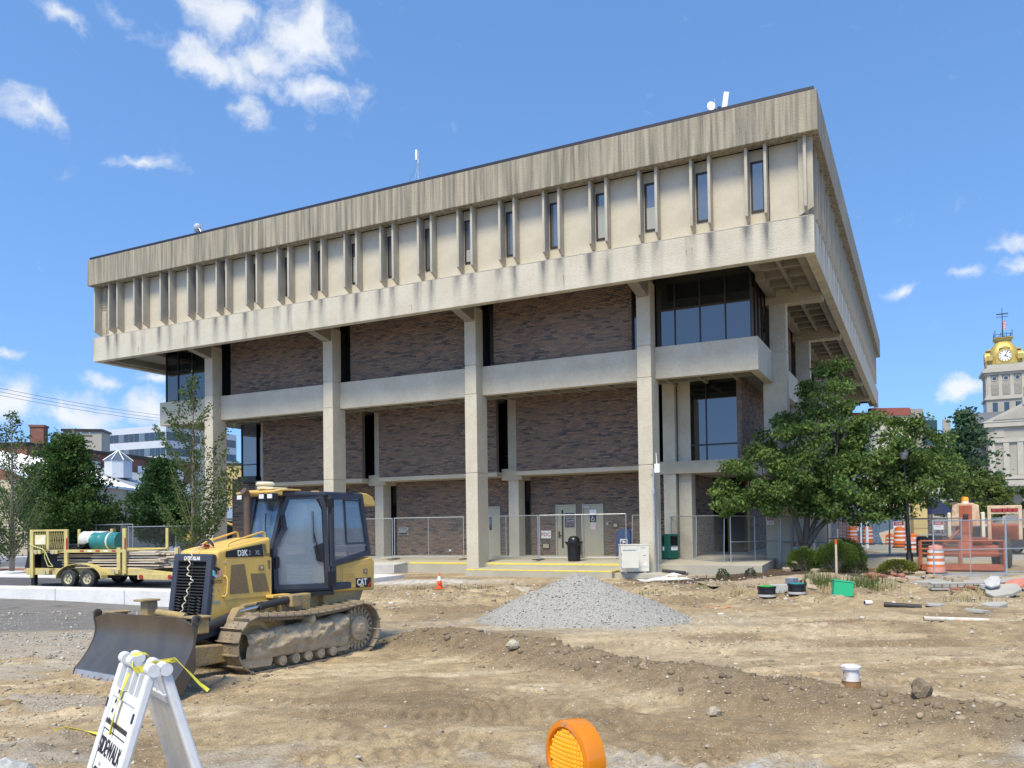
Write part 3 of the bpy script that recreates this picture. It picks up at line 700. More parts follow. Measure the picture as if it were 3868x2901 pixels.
# right corner of the second floor
bpart('pilaster', MB().box(-6.45, -5.95, 4.9, 5.5, .60, 7.78), M['conw'], bevel=.012)
bpart('pilaster', MB().box(-5.90, -5.38, 5.15, 5.75, .60, 7.78), M['conw'], bevel=.012)
bb('slab_edge', 3.3, 6.6, 4.85, 9, 4.07, 4.56, 'con')
bb('glass_panel', 3.5, 5.38, 5.18, 5.22, 4.57, 7.78, 'glass'); bb('mullion', 3.5, 5.38, 5.13, 5.179, 5.16, 5.22, 'frame'); bb('mullion', 4.72, 4.77, 5.14, 5.178, 4.57, 7.78, 'frame')
brick_wall('F', -3.5, -3.3, 4.57, 7.78, 5.0)
brick_wall('R', 5.0, CB[0] + 1.2, 4.57, 7.78, -3.3)
for i in range(4): brick_wall('R', CB[i] + 1.3, CB[i + 1] + .9, 4.46, 7.78, -3.35)
bb('slab_edge', 3.25, 5.5, 9.01, W - 1, 4.20, 4.45, 'con')
# left end of the second floor
bb('glass_panel', 28.75, 29.75, 5.5, 5.54, 4.9, 7.78, 'glassl'); bb('glass_panel', 29.71, 29.75, 5.541, 9, 4.9, 7.78, 'glassl')
bb('mullion', 29.72, 29.78, 5.45, 5.499, 4.9, 7.78, 'frame'); bb('sill', 28.7, 30.0, 5.4, 9, 4.55, 4.90, 'frame'); bb('mullion', 28.75, 29.75, 5.46, 5.498, 5.5, 5.55, 'frame')
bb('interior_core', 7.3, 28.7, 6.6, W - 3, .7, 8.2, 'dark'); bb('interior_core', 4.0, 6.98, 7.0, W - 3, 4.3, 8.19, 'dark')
# ground floor
FZ = lambda b: .58 + (b - 2.2) * .04
GB = 6.2
D1 = (-11.75, -10.80); D2 = (-10.48, -9.52); D3 = (-15.45, -14.55)
holes = [(D1[0] - .03, D1[1] + .03, 0, 2.98), (D2[0] - .03, D2[1] + .03, 0, 2.98), (D3[0] - .03, D3[1] + .03, 0, 2.98)]
for i in range(3):
    c = (CA[i] + CA[i + 1]) / 2
    brick_wall('F', -c - 3.16, -c + 3.16, .73, 4.27, GB, holes)
    for s in (-1, 1):
        a0, a1 = sorted((c + s * 3.16, c + s * 3.42))
        bb('glass_panel', a0 - .04, a1 + .04, 6.34, 6.38, .75, 3.25, 'glassl' if (i, s) == (1, -1) else 'glass')
        bb('spandrel', a0 - .04, a1 + .04, 6.33, 6.385, 3.26, 4.27, 'frame'); bb('mullion', a0 - .04, a1 + .04, 6.30, 6.339, 1.32, 1.36, 'frame'); bb('mullion', a0 - .04, a1 + .04, 6.30, 6.339, 3.20, 3.255, 'frame')
bb('blind', CA[1] + .30, CA[1] + .62, 6.30, 6.335, .80, 3.18, 'white')
for j in range(6): bb('blind', CA[1] + .32 + j * .05, CA[1] + .35 + j * .05, 6.292, 6.299, .80, 3.18, 'terr2')
brick_wall('F', -31.3, -CA[3] - .25, .5, 4.85, GB + .1); bb('glass_panel', 28.4, 28.6, 6.2, 6.25, 5, 7.6, 'glass')
brick_wall('R', 5.9, 9.2, .62, 4.06, -5.45)
brick_wall('F', -7.4, -5.7, .62, 4.06, 9.22); brick_wall('R', 9.2, 10.6, .62, 4.06, -7.2)
bb('glass_panel', 4.2, 7.1, 10.8, 10.84, .62, 4.1, 'glass')
for a in (4.2, 5.1, 6.0, 6.9): bb('door_frame', a, a + .07, 10.72, 10.79, .62, 4.1, mat('gold_frame', (.45, .33, .08), .4, .5))
brick_wall('R', 12.0, W - 2, .62, 4.2, -4.4)
# doors
GD = GB - .052
def door(x0, x1, z0, z1, slot, handle):
    d = bpart('door', MB().box(x0, x1, GD + .05, GD + .10, z0, z1), M['doorp'], bevel=.006)
    fr = MB()
    fr.box(x0 - .06, x0 - .002, GD + .0, GD + .12, z0, z1 + .06); fr.box(x1 + .002, x1 + .06, GD + .0, GD + .12, z0, z1 + .06); fr.box(x0 - .002, x1 + .002, GD + .0, GD + .12, z1 + .003, z1 + .06)
    ob('door_frame', fr, M['doorp'], d)
    if slot: ob('vision_panel', MB().box(slot[0], slot[1], GD + .035, GD + .049, slot[2], slot[3]), M['glass'], d)
    if handle: ob('handle', MB().box(handle[0] - .035, handle[0] + .035, GD + .0, GD + .048, handle[1] - .14, handle[1] + .14), M['black' if handle[2] else 'galv'], d, bevel=.01)
    return d
d1 = door(D1[0] + .05, D1[1] - .05, .73, 2.92, (-11.48, -11.40, 1.06, 2.74), (-11.60, 1.66, 1))
ob('handle', MB().box(-11.6, -11.44, GD - .03, GD - .002, 1.60, 1.64), M['black'], d1)
d2 = door(D2[0] + .05, D2[1] - .05, .73, 2.92, None, (-9.60, 1.78, 0)); ob('door_closer', MB().box(-10.40, -10.12, GD - .04, GD + .048, 2.82, 2.90), M['galv'], d2)
d3 = door(D3[0] + .05, D3[1] - .05, .72, 2.92, (-15.12, -15.0, 1.9, 2.55), None)
FX = Matrix.Rotation(math.pi / 2, 4, 'X')      # letters facing -y
def facing(x, y, z): return Matrix.Translation((x, y, z)) @ FX
M['navy'] = mat('sign_navy', (.012, .014, .05), .5)
s1 = ob('door_sign', MB().box(-11.32, -10.80, GD + .030, GD + .047, 1.98, 2.60), M['navy'], d1)
for k, (s, sz) in enumerate((('Sidney', .085), ('Municipal Court', .075), ('Adult Probation', .075), ('Department', .08), ('Judge David R. Stevenson', .045), ('Judge G. Matthew George', .045), ('Director, Steven C. Ewart', .04))):
    text('lettering', s, sz, M['white'], d1, facing(-11.06, GD + .026, 2.535 - k * (.088 if k < 4 else .083)), .003, sx=.92)
s2 = ob('door_sign', MB().box(-10.15, -9.85, GD + .034, GD + .047, 2.50, 2.73), M['white'], d2); text('lettering', 'ENTER', .055, M['galv'], d2, facing(-10.0, GD + .031, 2.67), .003)
ob('access_sign', MB().box(-10.15, -9.85, GD + .036, GD + .047, 2.20, 2.495), M['navy'], d2)
wc = MB(); yy = GD + .030
wc.cyl((-10.03, yy, 2.455), (-10.03, yy + .005, 2.455), .018, n=12)
wc.tube([(-10.03, yy, 2.43), (-10.025, yy, 2.35), (-9.955, yy, 2.35), (-9.93, yy, 2.27), (-9.90, yy, 2.275)], .010, 6); wc.tube([(-10.03, yy, 2.395), (-9.96, yy, 2.395)], .008, 6)
wc.tube([(-10.03 + .065 * math.cos(q) + .02, yy, 2.31 + .065 * math.sin(q)) for q in np.linspace(1.9, 5.9, 14)], .009, 6)
ob('wheelchair_symbol', wc, M['white'], d2)
ob('notice', MB().box(-10.11, -9.89, GD + .036, GD + .047, 1.86, 2.16), mat('notice_paper', (.7, .62, .64), .8, col2=(.55, .4, .45), nscale=25, namt=.7), d2)
# bricks: the 300 nearest stand alone, the others are one part
C_ = np.array(BR['c']); S_ = np.array(BR['s']); K_ = np.array(BR['k']); Fc = np.array(BR['f'])
full = (S_[:, 0] > BW / 2 - .001) & (Fc[:, 1] == 0) & (C_[:, 2] < 10.5) & (C_[:, 2] > 8.66)
cand = np.where(full)[0]; sel = cand[np.argsort(-C_[cand, 0])][:300]
bme = []
for kcol in PAL:
    mb = MB(); mb.box(-BW / 2, BW / 2, -.03, .03, -BH / 2, BH / 2); mb.c = [kcol] * 6; q = mb.mesh('brick'); q.materials.append(M['brick']); bme.append(q)
for i in sel: ob('brick', bme[K_[i]], None, WALLS[0], C_[i])
keep = np.ones(len(C_), bool); keep[sel] = False
c, s, kk, ff = C_[keep], S_[keep], K_[keep], Fc[keep, 0]
ext = np.where(ff[:, None] == 0, s, s[:, [1, 0, 2]])
cor = np.array([(x, y, z) for z in (-1, 1) for y in (-1, 1) for x in (-1, 1)], float)
Vb = (c[:, None] + cor[None] * ext[:, None]).reshape(-1, 3)
q6 = np.array([(0, 2, 3, 1), (4, 5, 7, 6), (0, 1, 5, 4), (0, 4, 6, 2), (1, 3, 7, 5)])
Fb = (q6[None] + (np.arange(len(c)) * 8)[:, None, None]).reshape(-1, 4)
stuff(ob('brickwork', npmesh('brickwork', Vb, Fb, np.repeat(np.array(PAL)[kk] * np.random.default_rng(2).uniform(.85, 1.12, (len(kk), 1)), 5, 0)), M['brick'], bld))
# rust stains running out of the tie holes
for (a, z, h, w) in ((15.2, 10.95, .30, .02), (8.6, 11.15, .45, .03), (3.9, 11.4, .25, .02), (27.9, 11.2, .5, .035), (21.4, 10.85, .22, .02), (31.0, 11.0, .3, .03), (12.3, 11.0, .2, .02), (4.1, 11.35, .2, .02), (18.2, 10.8, .15, .015), (24.0, 10.9, .3, .02)):
    bpart('rust_streak', MB().prism([(-a - w / 2, z), (-a + w / 2, z), (-a + w * .2, z - h), (-a - w * .2, z - h)], -.003, -.0005, 'y'), M['rust'])
# rooftop aerials
def aerial(label, a, b, h, build):
    t_ = thing('antenna', label, 'antenna', bpos(a, b, 15.4), -YAW); build(t_, h); return t_
def _dish(t_, h):
    ob('mast', MB().cyl((0, 0, 0), (0, 0, h), .035, n=8), M['galv'], t_)
    ob('dish', MB().lathe([(.0, 0), (.12, .02), (.2, .06), (.22, .10), (.0, .08)], 16, (-.2, -.1, h - .35), Matrix.Rotation(R(70), 3, 'X') @ Matrix.Rotation(R(20), 3, 'Y')), M['white'], t_, smooth=True)
    ob('panel', MB().box(.12, .42, -.08, 0, h - .45, h + .25, Matrix.Rotation(R(12), 4, 'Y')), M['white'], t_, bevel=.02); ob('radio', MB().cyl((.25, -.05, h - .62), (.25, -.05, h - .40), .09, n=12), M['black'], t_)
aerial('cluster of white panel and dish antennas near the right roof corner', 3.3, 1.2, 1.75, _dish).scale = (.62, .62, .85)
def _mast(t_, h):
    ob('mast', MB().tube([(0, 0, 0), (0, 0, h)], [.05, .025], 8), M['galv'], t_)
    ob('panel', MB().box(-.12, -.03, -.06, .06, h - .40, h + .08), M['white'], t_, bevel=.02)
    ob('bracket', MB().cyl((-.1, 0, h - .3), (.02, 0, h - .5), .025, n=6), M['galv'], t_)
    for (x, y) in ((-2.4, .6), (1.8, 1.2), (.2, -1.1)): ob('guy_wire', MB().cyl((0, 0, h - .5), (x, y, .1), .008, n=4), M['galv'], t_)
aerial('tall thin guyed mast in the middle of the roof', 16.75, 3.0, 3.3, _mast)
def _small(t_, h):
    ob('mast', MB().cyl((0, 0, 0), (0, 0, h), .03, n=8), M['galv'], t_)
    ob('dish', MB().lathe([(0, 0), (.18, .03), (.24, .09), (0, .07)], 14, (-.22, 0, h - .2), Matrix.Rotation(R(-75), 3, 'Y')), M['white'], t_, smooth=True); ob('bracket', MB().cyl((0, 0, h - .5), (-.2, 0, h - .2), .02, n=6), M['galv'], t_)
aerial('small white dish antenna on the left end of the roof', 28.0, 1.2, 1.5, _small)

# ------------------------------------------------------------------ terrace and steps
def bst(name, mb, m, **k):
    o = ob(name, mb, m, None, ORG, (0, 0, -YAW), **k); return struct(o)
bst('terrace', MB().prism([(2.2, -.3), (2.2, .58), (6.4, .745), (14, .745), (14, -.3)], -19.4, -2.2, 'x'), M['terr'], bevel=.015)
bst('terrace', MB().prism([(5.4, -.3), (5.4, .702), (6.4, .741), (14, .741), (14, -.3)], -2.198, 3.0, 'x'), M['terr'], bevel=.015)
bst('terrace_ramp', MB().add([(-19.4, 2.2, .575), (-19.4, 7, .74), (-33, 7, .45), (-33, .2, .30), (-22, .0, .36), (-17.0, 1.2, .50), (-17.0, 2.19, .575), (-19.4, 2.2, -.2), (-19.4, 7, -.2), (-33, 7, -.2), (-33, .2, -.2), (-22, .0, -.2), (-17.0, 1.2, -.2), (-17.0, 2.19, -.2)],
    [(0, 1, 2, 3, 4, 5, 6), (3, 10, 11, 4), (4, 11, 12, 5), (5, 12, 13, 6), (2, 9, 10, 3)]), M['terr2'])
bst('step', MB().box(-13.2, -7.15, .55, 2.198, -.1, .41), M['terr'], bevel=.015)
for x0, x1 in ((-13.1, -7.3), (-16.9, -13.8)): bst('edge_line', MB().box(x0, x1, 2.194, 2.30, .505, .588), M['yline'], bevel=.01)
bst('edge_line', MB().box(-13.15, -7.2, .544, .64, .36, .416), M['yline'], bevel=.01); bst('edge_line', MB().box(-7.27, -7.144, .645, 2.15, .36, .416), M['yline'], bevel=.01)
bst('equipment_pad', MB().box(-7.13, -4.8, .75, 2.19, -.1, .33), M['terr'], bevel=.02)
# ------------------------------------------------------------------ bulldozer
M['cat'] = mat('machine_yellow', (.74, .47, .10), .45, col2=(.62, .40, .12), nscale=2.2, namt=.6, mottle=.35, mscale=7, mcol=(.44, .31, .16), bump=.05, bscale=12)
M['catd'] = mat('muddy_yellow', (.40, .28, .11), .8, col2=(.26, .20, .125), nscale=4, namt=.9, mottle=.5, mscale=11, mcol=(.20, .155, .10), bump=.4, bscale=25)
M['cnavy'] = mat('cab_navy', (.030, .036, .055), .5, col2=(.055, .06, .075), nscale=3, namt=.6)
M['mud'] = mat('dried_mud', (.46, .37, .245), .97, col2=(.33, .255, .16), nscale=6, namt=.8, bump=1, bscale=18, mottle=.4, mscale=25, mcol=(.2, .15, .1))
M['shoe'] = mat('track_steel', (.26, .215, .16), .65, .25, col2=(.40, .32, .21), nscale=7, namt=.8, mottle=.4, mscale=18, mcol=(.09, .08, .07), bump=.3, bscale=30)
M['blade'] = mat('blade_steel', (.115, .095, .075), .38, .6, col2=(.20, .155, .11), nscale=2, namt=.6, mottle=.3, mscale=8, mcol=(.07, .06, .055))
M['edge'] = mat('worn_steel', (.42, .41, .42), .45, .5, col2=(.30, .29, .29), nscale=4, namt=.5)
M['chrome'] = mat('chrome', (.75, .75, .75), .12, 1)
M['rubber'] = mat('hose_rubber', (.03, .03, .032), .6)
M['exh'] = mat('exhaust_rust', (.10, .075, .06), .7, .3, col2=(.15, .10, .075), nscale=6, namt=.7)
M['cglass'] = glass_mat('cab_glass', (.12, .22, .32), .03, alpha=.42, spec=.5, ior=2.6)
M['dglass'] = glass_mat('dusty_sky_door_glass', (.26, .37, .47), .05, alpha=.40, spec=.5, ior=2.5)  # dust film, with the sky's reflection put into the blue base colour
M['lamp'] = glass_mat('lamp_lens', (.65, .66, .66), .12)
M['cream'] = mat('cream_plastic', (.70, .64, .47), .5)
M['vent'] = mat('vent_mesh', (.20, .135, .06), .7, col2=(.27, .20, .10), nscale=60, namt=.7)
DZ = thing('bulldozer', 'muddy yellow bulldozer with enclosed cab and lowered front blade', 'bulldozer', (-3.945, 13.355, .0), math.atan2(-.8432, -.5375))
def dp(name, mb, m, par=None, **k): return ob(name, mb, M[m] if isinstance(m, str) else m, par or DZ, **k)
def bars(mb, pts, w, t, closed=True, inset=0):
    pts = [Vector(p) for p in pts]; n = len(pts)
    c = sum(pts, Vector()) / n
    nr = Vector()
    for i in range(n): nr += (pts[i] - c).cross(pts[(i + 1) % n] - c)
    nr.normalize()
    for i in range(n if closed else n - 1):
        p, q = pts[i], pts[(i + 1) % n]; d = (q - p); ln = d.length; d.normalize(); s = nr.cross(d)
        Mx = Matrix((d, s, nr)).transposed().to_4x4(); Mx.translation = (p + q) / 2
        mb.box(-ln / 2 - w * .42, ln / 2 + w * .42, -w / 2, w / 2, -t / 2 - i * .0004, t / 2 + i * .0004, Mx)
    return mb
def plate(mb, pts, t):
    pts = [Vector(p) for p in pts]; c = sum(pts, Vector()) / len(pts); nr = Vector()
    for i in range(len(pts)): nr += (pts[i] - c).cross(pts[(i + 1) % len(pts)] - c)
    nr.normalize(); n = len(pts)
    vs = [p - nr * t / 2 for p in pts] + [p + nr * t / 2 for p in pts]
    return mb.add(vs, [(i, (i + 1) % n, n + (i + 1) % n, n + i) for i in range(n)] + [tuple(range(n - 1, -1, -1)), tuple(range(n, 2 * n))])
# tracks
TR_R = .385; XF, XR, ZC = 1.05, -1.08, .425
def track_pt(s):
    top = XF - XR; arc = math.pi * TR_R
    s %= (2 * top + 2 * arc)
    if s < top: return (XF - s, ZC + TR_R - .055 * math.sin(math.pi * s / top), (-1, 0) if 0 else None, math.pi + .16 * -math.cos(math.pi * s / top) * -.5)
    s -= top
    if s < arc: a = math.pi / 2 + s / TR_R; return (XR + TR_R * math.cos(a), ZC + TR_R * math.sin(a), None, a + math.pi / 2)
    s -= arc
    if s < top: return (XR + s, ZC - TR_R, None, 2 * math.pi)
    s -= top
    a = -math.pi / 2 + s / TR_R; return (XF + TR_R * math.cos(a), ZC + TR_R * math.sin(a), None, a + math.pi / 2)
LEN = 2 * (XF - XR) + 2 * math.pi * TR_R; NS = 40; PI_ = LEN / NS
sh = MB().box(-PI_ / 2 * .97, PI_ / 2 * .97, -.23, .23, -.030, -.012)        # local x along travel, -z outward
sh.box(-PI_ / 2 * .97, -PI_ / 2 * .97 + .018, -.23, .23, -.068, -.0301); sh.box(PI_ / 2 * .8, PI_ / 2 * .96, -.2299, .2299, -.012, .0)
for yy_ in (-.05, .05):
    for xx in (-.02, .04): sh.cyl((xx, yy_, -.040), (xx, yy_, -.0302), .012, n=6)
sh = sh.mesh('track_shoe'); sh.materials.append(M['shoe'])
link = MB()
for y0 in (-.075, .045): link.box(-PI_ / 2 * .95, PI_ / 2 * .95, y0, y0 + .03, -.0115, .055)
link.cyl((PI_ / 2, -.085, .025), (PI_ / 2, .085, .025), .026, n=8)
link = link.mesh('chain_link'); link.materials.append(M['shoe'])
for side in (1, -1):
    yc = .80 * side
    fr = dp('track_frame', MB().box(-.85, 1.15, yc - .13, yc + .13, .20, .52), 'mud', bevel=.03)
    for k in range(NS):
        x, z, _, a = track_pt(k * PI_ + .03)
        o = ob('track_shoe', sh, None, fr, (x, yc, z)); o.rotation_euler = (0, -a, 0)
        if side == 1 or k % 2 == 0:
            o2 = ob('chain_link', link, None, fr, (x, yc, z)); o2.rotation_euler = (0, -a, 0)
    # mud caked guard plate
    if side == 1:
        n1, n2 = 60, 20
        U, Vv = np.meshgrid(np.linspace(0, 1, n1), np.linspace(0, 1, n2))
        X = 1.30 * (1 - U) - .76 * U; zb = .20 * (1 - U) + .16 * U; zt = .60 * (1 - U) + .69 * U
        jag = (fbm(X * 7, X * 0, 4, 3) - .5) * .07
        Z = zb + (zt + jag - zb) * Vv
        lump = fbm(X * 6, Z * 9, 9, 4)
        Y = yc + .155 + .05 * np.sin(np.clip(Vv * 1.1, 0, 1) * math.pi) ** .5 + (lump - .5) * .20 * sstep(.2, .45, Vv)
        Y = np.where(Vv < .02, yc + .10, Y); Y = np.where(Vv > .99, yc + .02, Y)
        ii = np.arange(n1 * n2).reshape(n2, n1)
        ob('guard_plate', npmesh('guard_plate', np.stack([X, Y, Z], -1).reshape(-1, 3), np.stack([ii[:-1, :-1], ii[:-1, 1:], ii[1:, 1:], ii[1:, :-1]], -1).reshape(-1, 4), smooth=True), M['mud'], fr)
    else: ob('guard_plate', MB().box(-.76, 1.3, yc - .2, yc - .13, .2, .64), M['mud'], fr, bevel=.02)
    ob('lower_guard', MB().prism([(1.34, .25), (1.36, .16), (1.30, .10), (.82, .085), (.78, .17), (.8, .24)], yc + side * .14 - .03, yc + side * .14 + .03, 'y'), M['mud'], fr, bevel=.015)
    ob('lower_guard', MB().prism([(-.42, .155), (-.40, .10), (-.78, .10), (-.86, .17), (-.80, .20)], yc + side * .14 - .03, yc + side * .14 + .03, 'y'), M['mud'], fr, bevel=.015)
    for xr in (.62, .36, .10, -.16, -.42): ob('bottom_roller', MB().cyl((xr, yc - .2, .135), (xr, yc + .2, .135), .075, n=14).cyl((xr, yc - .21, .135), (xr, yc + .21, .135), .035, n=10), M['mud'], fr, smooth=True)
    ob('carrier_roller', MB().cyl((.02, yc - .12, .69), (.02, yc + .20, .69), .065, n=14).cyl((.02, yc - .12, .69), (.02, yc + .215, .69), .045, n=14), M['mud'], fr, smooth=True)
    sp = ob('drive_sprocket', MB().lathe([(.0, -.02), (.29, -.02), (.30, .02), (.22, .05), (.20, .10), (.10, .12), (.07, .15), (0, .15)], 26, (XR, yc + side * .06, ZC), Matrix.Rotation(-side * math.pi / 2, 3, 'X')), M['mud'], fr, smooth=True)
    tm = MB()
    for k in range(23):
        a = k * 2 * math.pi / 23; Mx = Matrix.Translation((XR, yc + side * .07, ZC)) @ Matrix.Rotation(-a, 4, 'Y')
        tm.box(.27, .345, -.035, .035, -.022, .022, Mx)
    ob('sprocket_teeth', tm, M['mud'], sp)
    bt = MB()
    for k in range(16):
        a = k * 2 * math.pi / 16; c = Vector((XR + .245 * math.cos(a), yc + side * .085, ZC + .245 * math.sin(a))); bt.cyl(c, c + Vector((0, side * .04, 0)), .022, n=7)
    ob('sprocket_bolts', bt, M['mud'], sp)
    ob('idler_wheel', MB().lathe([(0, -.07), (.30, -.07), (.34, -.07), (.34, .07), (.28, .07), (.24, .03), (0, .03)], 30, (XF + .0, yc, ZC), Matrix.Rotation(-side * math.pi / 2, 3, 'X')), M['catd'], fr, smooth=True)
# main frame and hood
dp('main_frame', MB().prism([(1.30, .45), (1.35, .72), (.9, .98), (-1.45, 1.06), (-1.50, .52), (-1.1, .35), (.9, .35)], -.50, .50, 'y'), 'catd', bevel=.03)
dp('side_bracket', MB().prism([(-.28, 1.06), (-.25, .80), (.30, .80), (.36, 1.06)], .50, .66, 'y'), 'catd', bevel=.02); dp('side_bracket', MB().prism([(-1.55, 1.05), (-1.42, .78), (-.62, .78), (-.58, 1.05)], .48, .62, 'y'), 'catd', bevel=.02)
dp('hood', MB().prism([(1.50, .64), (1.28, .64), (1.02, .80), (.34, .98), (.34, 1.97), (1.19, 1.82), (1.345, 1.785)], -.43, .43, 'y'), 'cat', bevel=.045, seg=3)
dp('hood_step', MB().box(.10, .46, .431, .60, 1.03, 1.075), 'cat', bevel=.008)
# panel seams and engine doors (thin raised plates)
dp('engine_door', MB().prism([(1.195, 1.655), (.345, 1.655), (.345, 1.06), (1.235, 1.06)], .4305, .4395, 'y'), 'cat', bevel=.003)
dp('side_grille', MB().prism([(1.105, 1.57), (.865, 1.575), (.775, 1.135), (1.14, 1.14)], .4397, .4425, 'y'), 'vent'); dp('side_grille', MB().prism([(.755, 1.425), (.47, 1.41), (.385, 1.125), (.70, 1.14)], .4397, .4425, 'y'), 'vent')
dp('side_grille', MB().prism([(.515, 1.86), (.455, 1.87), (.43, 1.73), (.48, 1.725)], .4305, .4335, 'y'), 'vent'); dp('side_grille', MB().prism([(.425, 1.61), (.37, 1.61), (.375, 1.47), (.405, 1.47)], .4397, .4425, 'y'), 'vent')
dp('latch', MB().box(.50, .61, .4398, .452, 1.46, 1.55), 'catd', bevel=.01); dp('latch', MB().cyl((.55, .452, 1.505), (.55, .462, 1.505), .02, n=10), 'chrome')
dp('stripe', MB().prism([(1.205, 1.685), (1.195, 1.775), (.525, 1.865), (.50, 1.672)], .4402, .443, 'y'), 'black')
FY = Matrix.Rotation(math.pi, 4, 'Z') @ Matrix.Rotation(math.pi / 2, 4, 'X')      # letters facing +y (reading direction -x)
def onside(x, z, y, rot=0): return Matrix.Translation((x, y, z)) @ FY @ Matrix.Rotation(rot, 4, 'Z')
text('lettering', 'D3K', .125, M['white'], DZ, onside(.90, 1.735, .4455), .003, sx=.78, bold=.003); text('lettering', '2', .10, M['galv'], DZ, onside(.765, 1.735, .4455), .003, sx=.8)
text('lettering', 'XL', .10, M['galv'], DZ, onside(.615, 1.735, .4455), .003, sx=.8); text('lettering', '30345', .065, M['black'], DZ, onside(.425, 1.695, .4415), .003, sx=.75)
# sticker
pk, bl = mat('sticker_pink', (.75, .30, .42), .5), mat('sticker_blue', (.20, .62, .68), .5)
hx = lambda k, r: (1.36 + r * math.sin(k * math.pi / 3), 1.475 + r * math.cos(k * math.pi / 3))
for (ks, mm) in (((5, 0, 1), M['black']), ((1, 2, 3), bl), ((3, 4, 5), pk)):
    a = [hx(k, .082) for k in ks]; b = [hx(k, .045) for k in reversed(ks)]
    mb = MB(); mb.prism([a[0], a[1], b[1], b[2]], .4405, .443, 'y'); mb.prism([a[1], a[2], b[0], b[1]], .4405, .443, 'y'); ob('sticker', mb, mm, DZ)
text('lettering', 'T', .08, M['black'], DZ, onside(1.36, 1.475, .442), .003, bold=.003); text('lettering', 'TRUCCO', .068, M['black'], DZ, onside(1.365, 1.335, .442), .003, sx=.72)
for (x, z) in ((1.42, 1.26), (1.33, 1.22), (1.43, 1.17), (1.205, 1.60), (1.21, 1.30), (1.225, 1.15)): dp('bolt', MB().cyl((x, .4305, z), (x, .442, z), .013, n=8), 'edge')
dp('grab_handle', MB().tube([(1.235, .43, 1.41), (1.225, .48, 1.41), (1.215, .50, 1.36), (1.225, .50, 1.17), (1.245, .48, 1.12), (1.255, .43, 1.12)], .013), 'cat', smooth=True)
for y, x0, x1 in ((.37, 1.12, .42), (-.33, 1.03, .36)):
    dp('hood_rail', MB().tube([(x0, y, 1.80), (x0 - .02, y, 1.88), (x0 - .08, y, 1.91), (x1 + .05, y, 2.05), (x1, y, 2.04), (x1 - .02, y, 1.93)], .016), 'cat', smooth=True)
dp('cover_plate', MB().prism([(1.42, 1.02), (1.30, 1.02), (1.30, 1.06), (1.42, 1.06)], .4306, .434, 'y'), 'edge')
# grille
def gx_(z): return 1.37 + (1.78 - z) / 1.12 * .145
gp = lambda y, z, o=0: (gx_(z) + o, y, z)
gm_ = MB(); bars(gm_, [gp(-.38, 1.68, .02), gp(.38, 1.68, .02), gp(.38, .68, .02), gp(-.38, .68, .02)], .12, .09)
gfr = dp('grille_frame', gm_, 'cnavy', bevel=.02); dp('grille_back', plate(MB(), [gp(-.36, 1.66), gp(.36, 1.66), gp(.36, .68), gp(-.36, .68)], .01), 'dark')
for k in range(19):
    z = .755 + k * .044
    sag = .012 if k < 9 else 0
    mb = MB(); pts = [(gx_(z) + .05, -.33 + j * .066, z + (sag * math.sin(j * 2.6) if k < 9 else 0)) for j in range(11)]
    for q in range(10):
        a_, b_ = Vector(pts[q]), Vector(pts[q + 1]); mb.add([a_ + Vector((-.03, 0, .012)), b_ + Vector((-.03, 0, .012)), b_ + Vector((.01, 0, 0)), a_ + Vector((.01, 0, 0)), a_ + Vector((-.03, 0, .006)), b_ + Vector((-.03, 0, .006)), b_ + Vector((.01, 0, -.006)), a_ + Vector((.01, 0, -.006))], [(0, 1, 2, 3), (7, 6, 5, 4), (3, 2, 6, 7)])
    ob('grille_slat', mb, M['rubber'], gfr)
ob('grille_bar', MB().tube([gp(0, 1.62, .04), gp(0, .72, .04)], .012, 6), M['rubber'], gfr)
text('lettering', 'CATERPILLAR', .075, M['white'], gfr, frame3(gp(.0, 1.675, .068), (0, 1, 0), (-.128, 0, .99)), .003, sx=.82, bold=.002)
ob('badge', plate(MB(), [gp(-.175, 1.645, .0705), gp(-.125, 1.645, .0705), gp(-.15, 1.675, .0705)], .002), M['cat'], gfr)
# coiled air line
pts = []
way = [(1.30, .06, 1.86), (1.42, .02, 1.82), (1.47, .0, 1.70), (1.50, -.04, 1.45), (1.51, .10, 1.36), (1.50, .0, 1.28), (1.53, -.06, 1.05), (1.60, -.10, .82), (1.72, -.05, .72), (1.98, .0, .74)]
acc_s = 0
for k in range(len(way) - 1):
    a, b = Vector(way[k]), Vector(way[k + 1]); n = max(4, int((b - a).length / .011))
    for j in range(n):
        acc_s += 1; q = a.lerp(b, j / n); r = .024 if k > 0 else .01
        pts.append(q + Vector((.5 * r * math.cos(acc_s * .62), r * math.sin(acc_s * .62), 0)))
dp('coiled_cable', MB().tube(pts, .0075, 5), 'cream', smooth=True)
dp('hose_loop', MB().tube([(1.22 + .10 * math.cos(q) * .8, .0 + .16 * math.sin(q), 1.90 + .05 * math.sin(2 * q)) for q in np.linspace(0, 6.1, 22)], .011, 6), 'rubber', smooth=True)
dp('connector', MB().box(1.18, 1.28, -.06, .06, 1.83, 1.875), mat('red_plastic', (.25, .02, .015), .5), bevel=.01)
dp('exhaust_stack', MB().tube([(.42, -.02, 1.92), (.42, -.02, 2.45), (.42, -.02, 2.58), (.44, -.02, 2.66), (.50, -.02, 2.70)], .058, 14), 'exh', smooth=True)
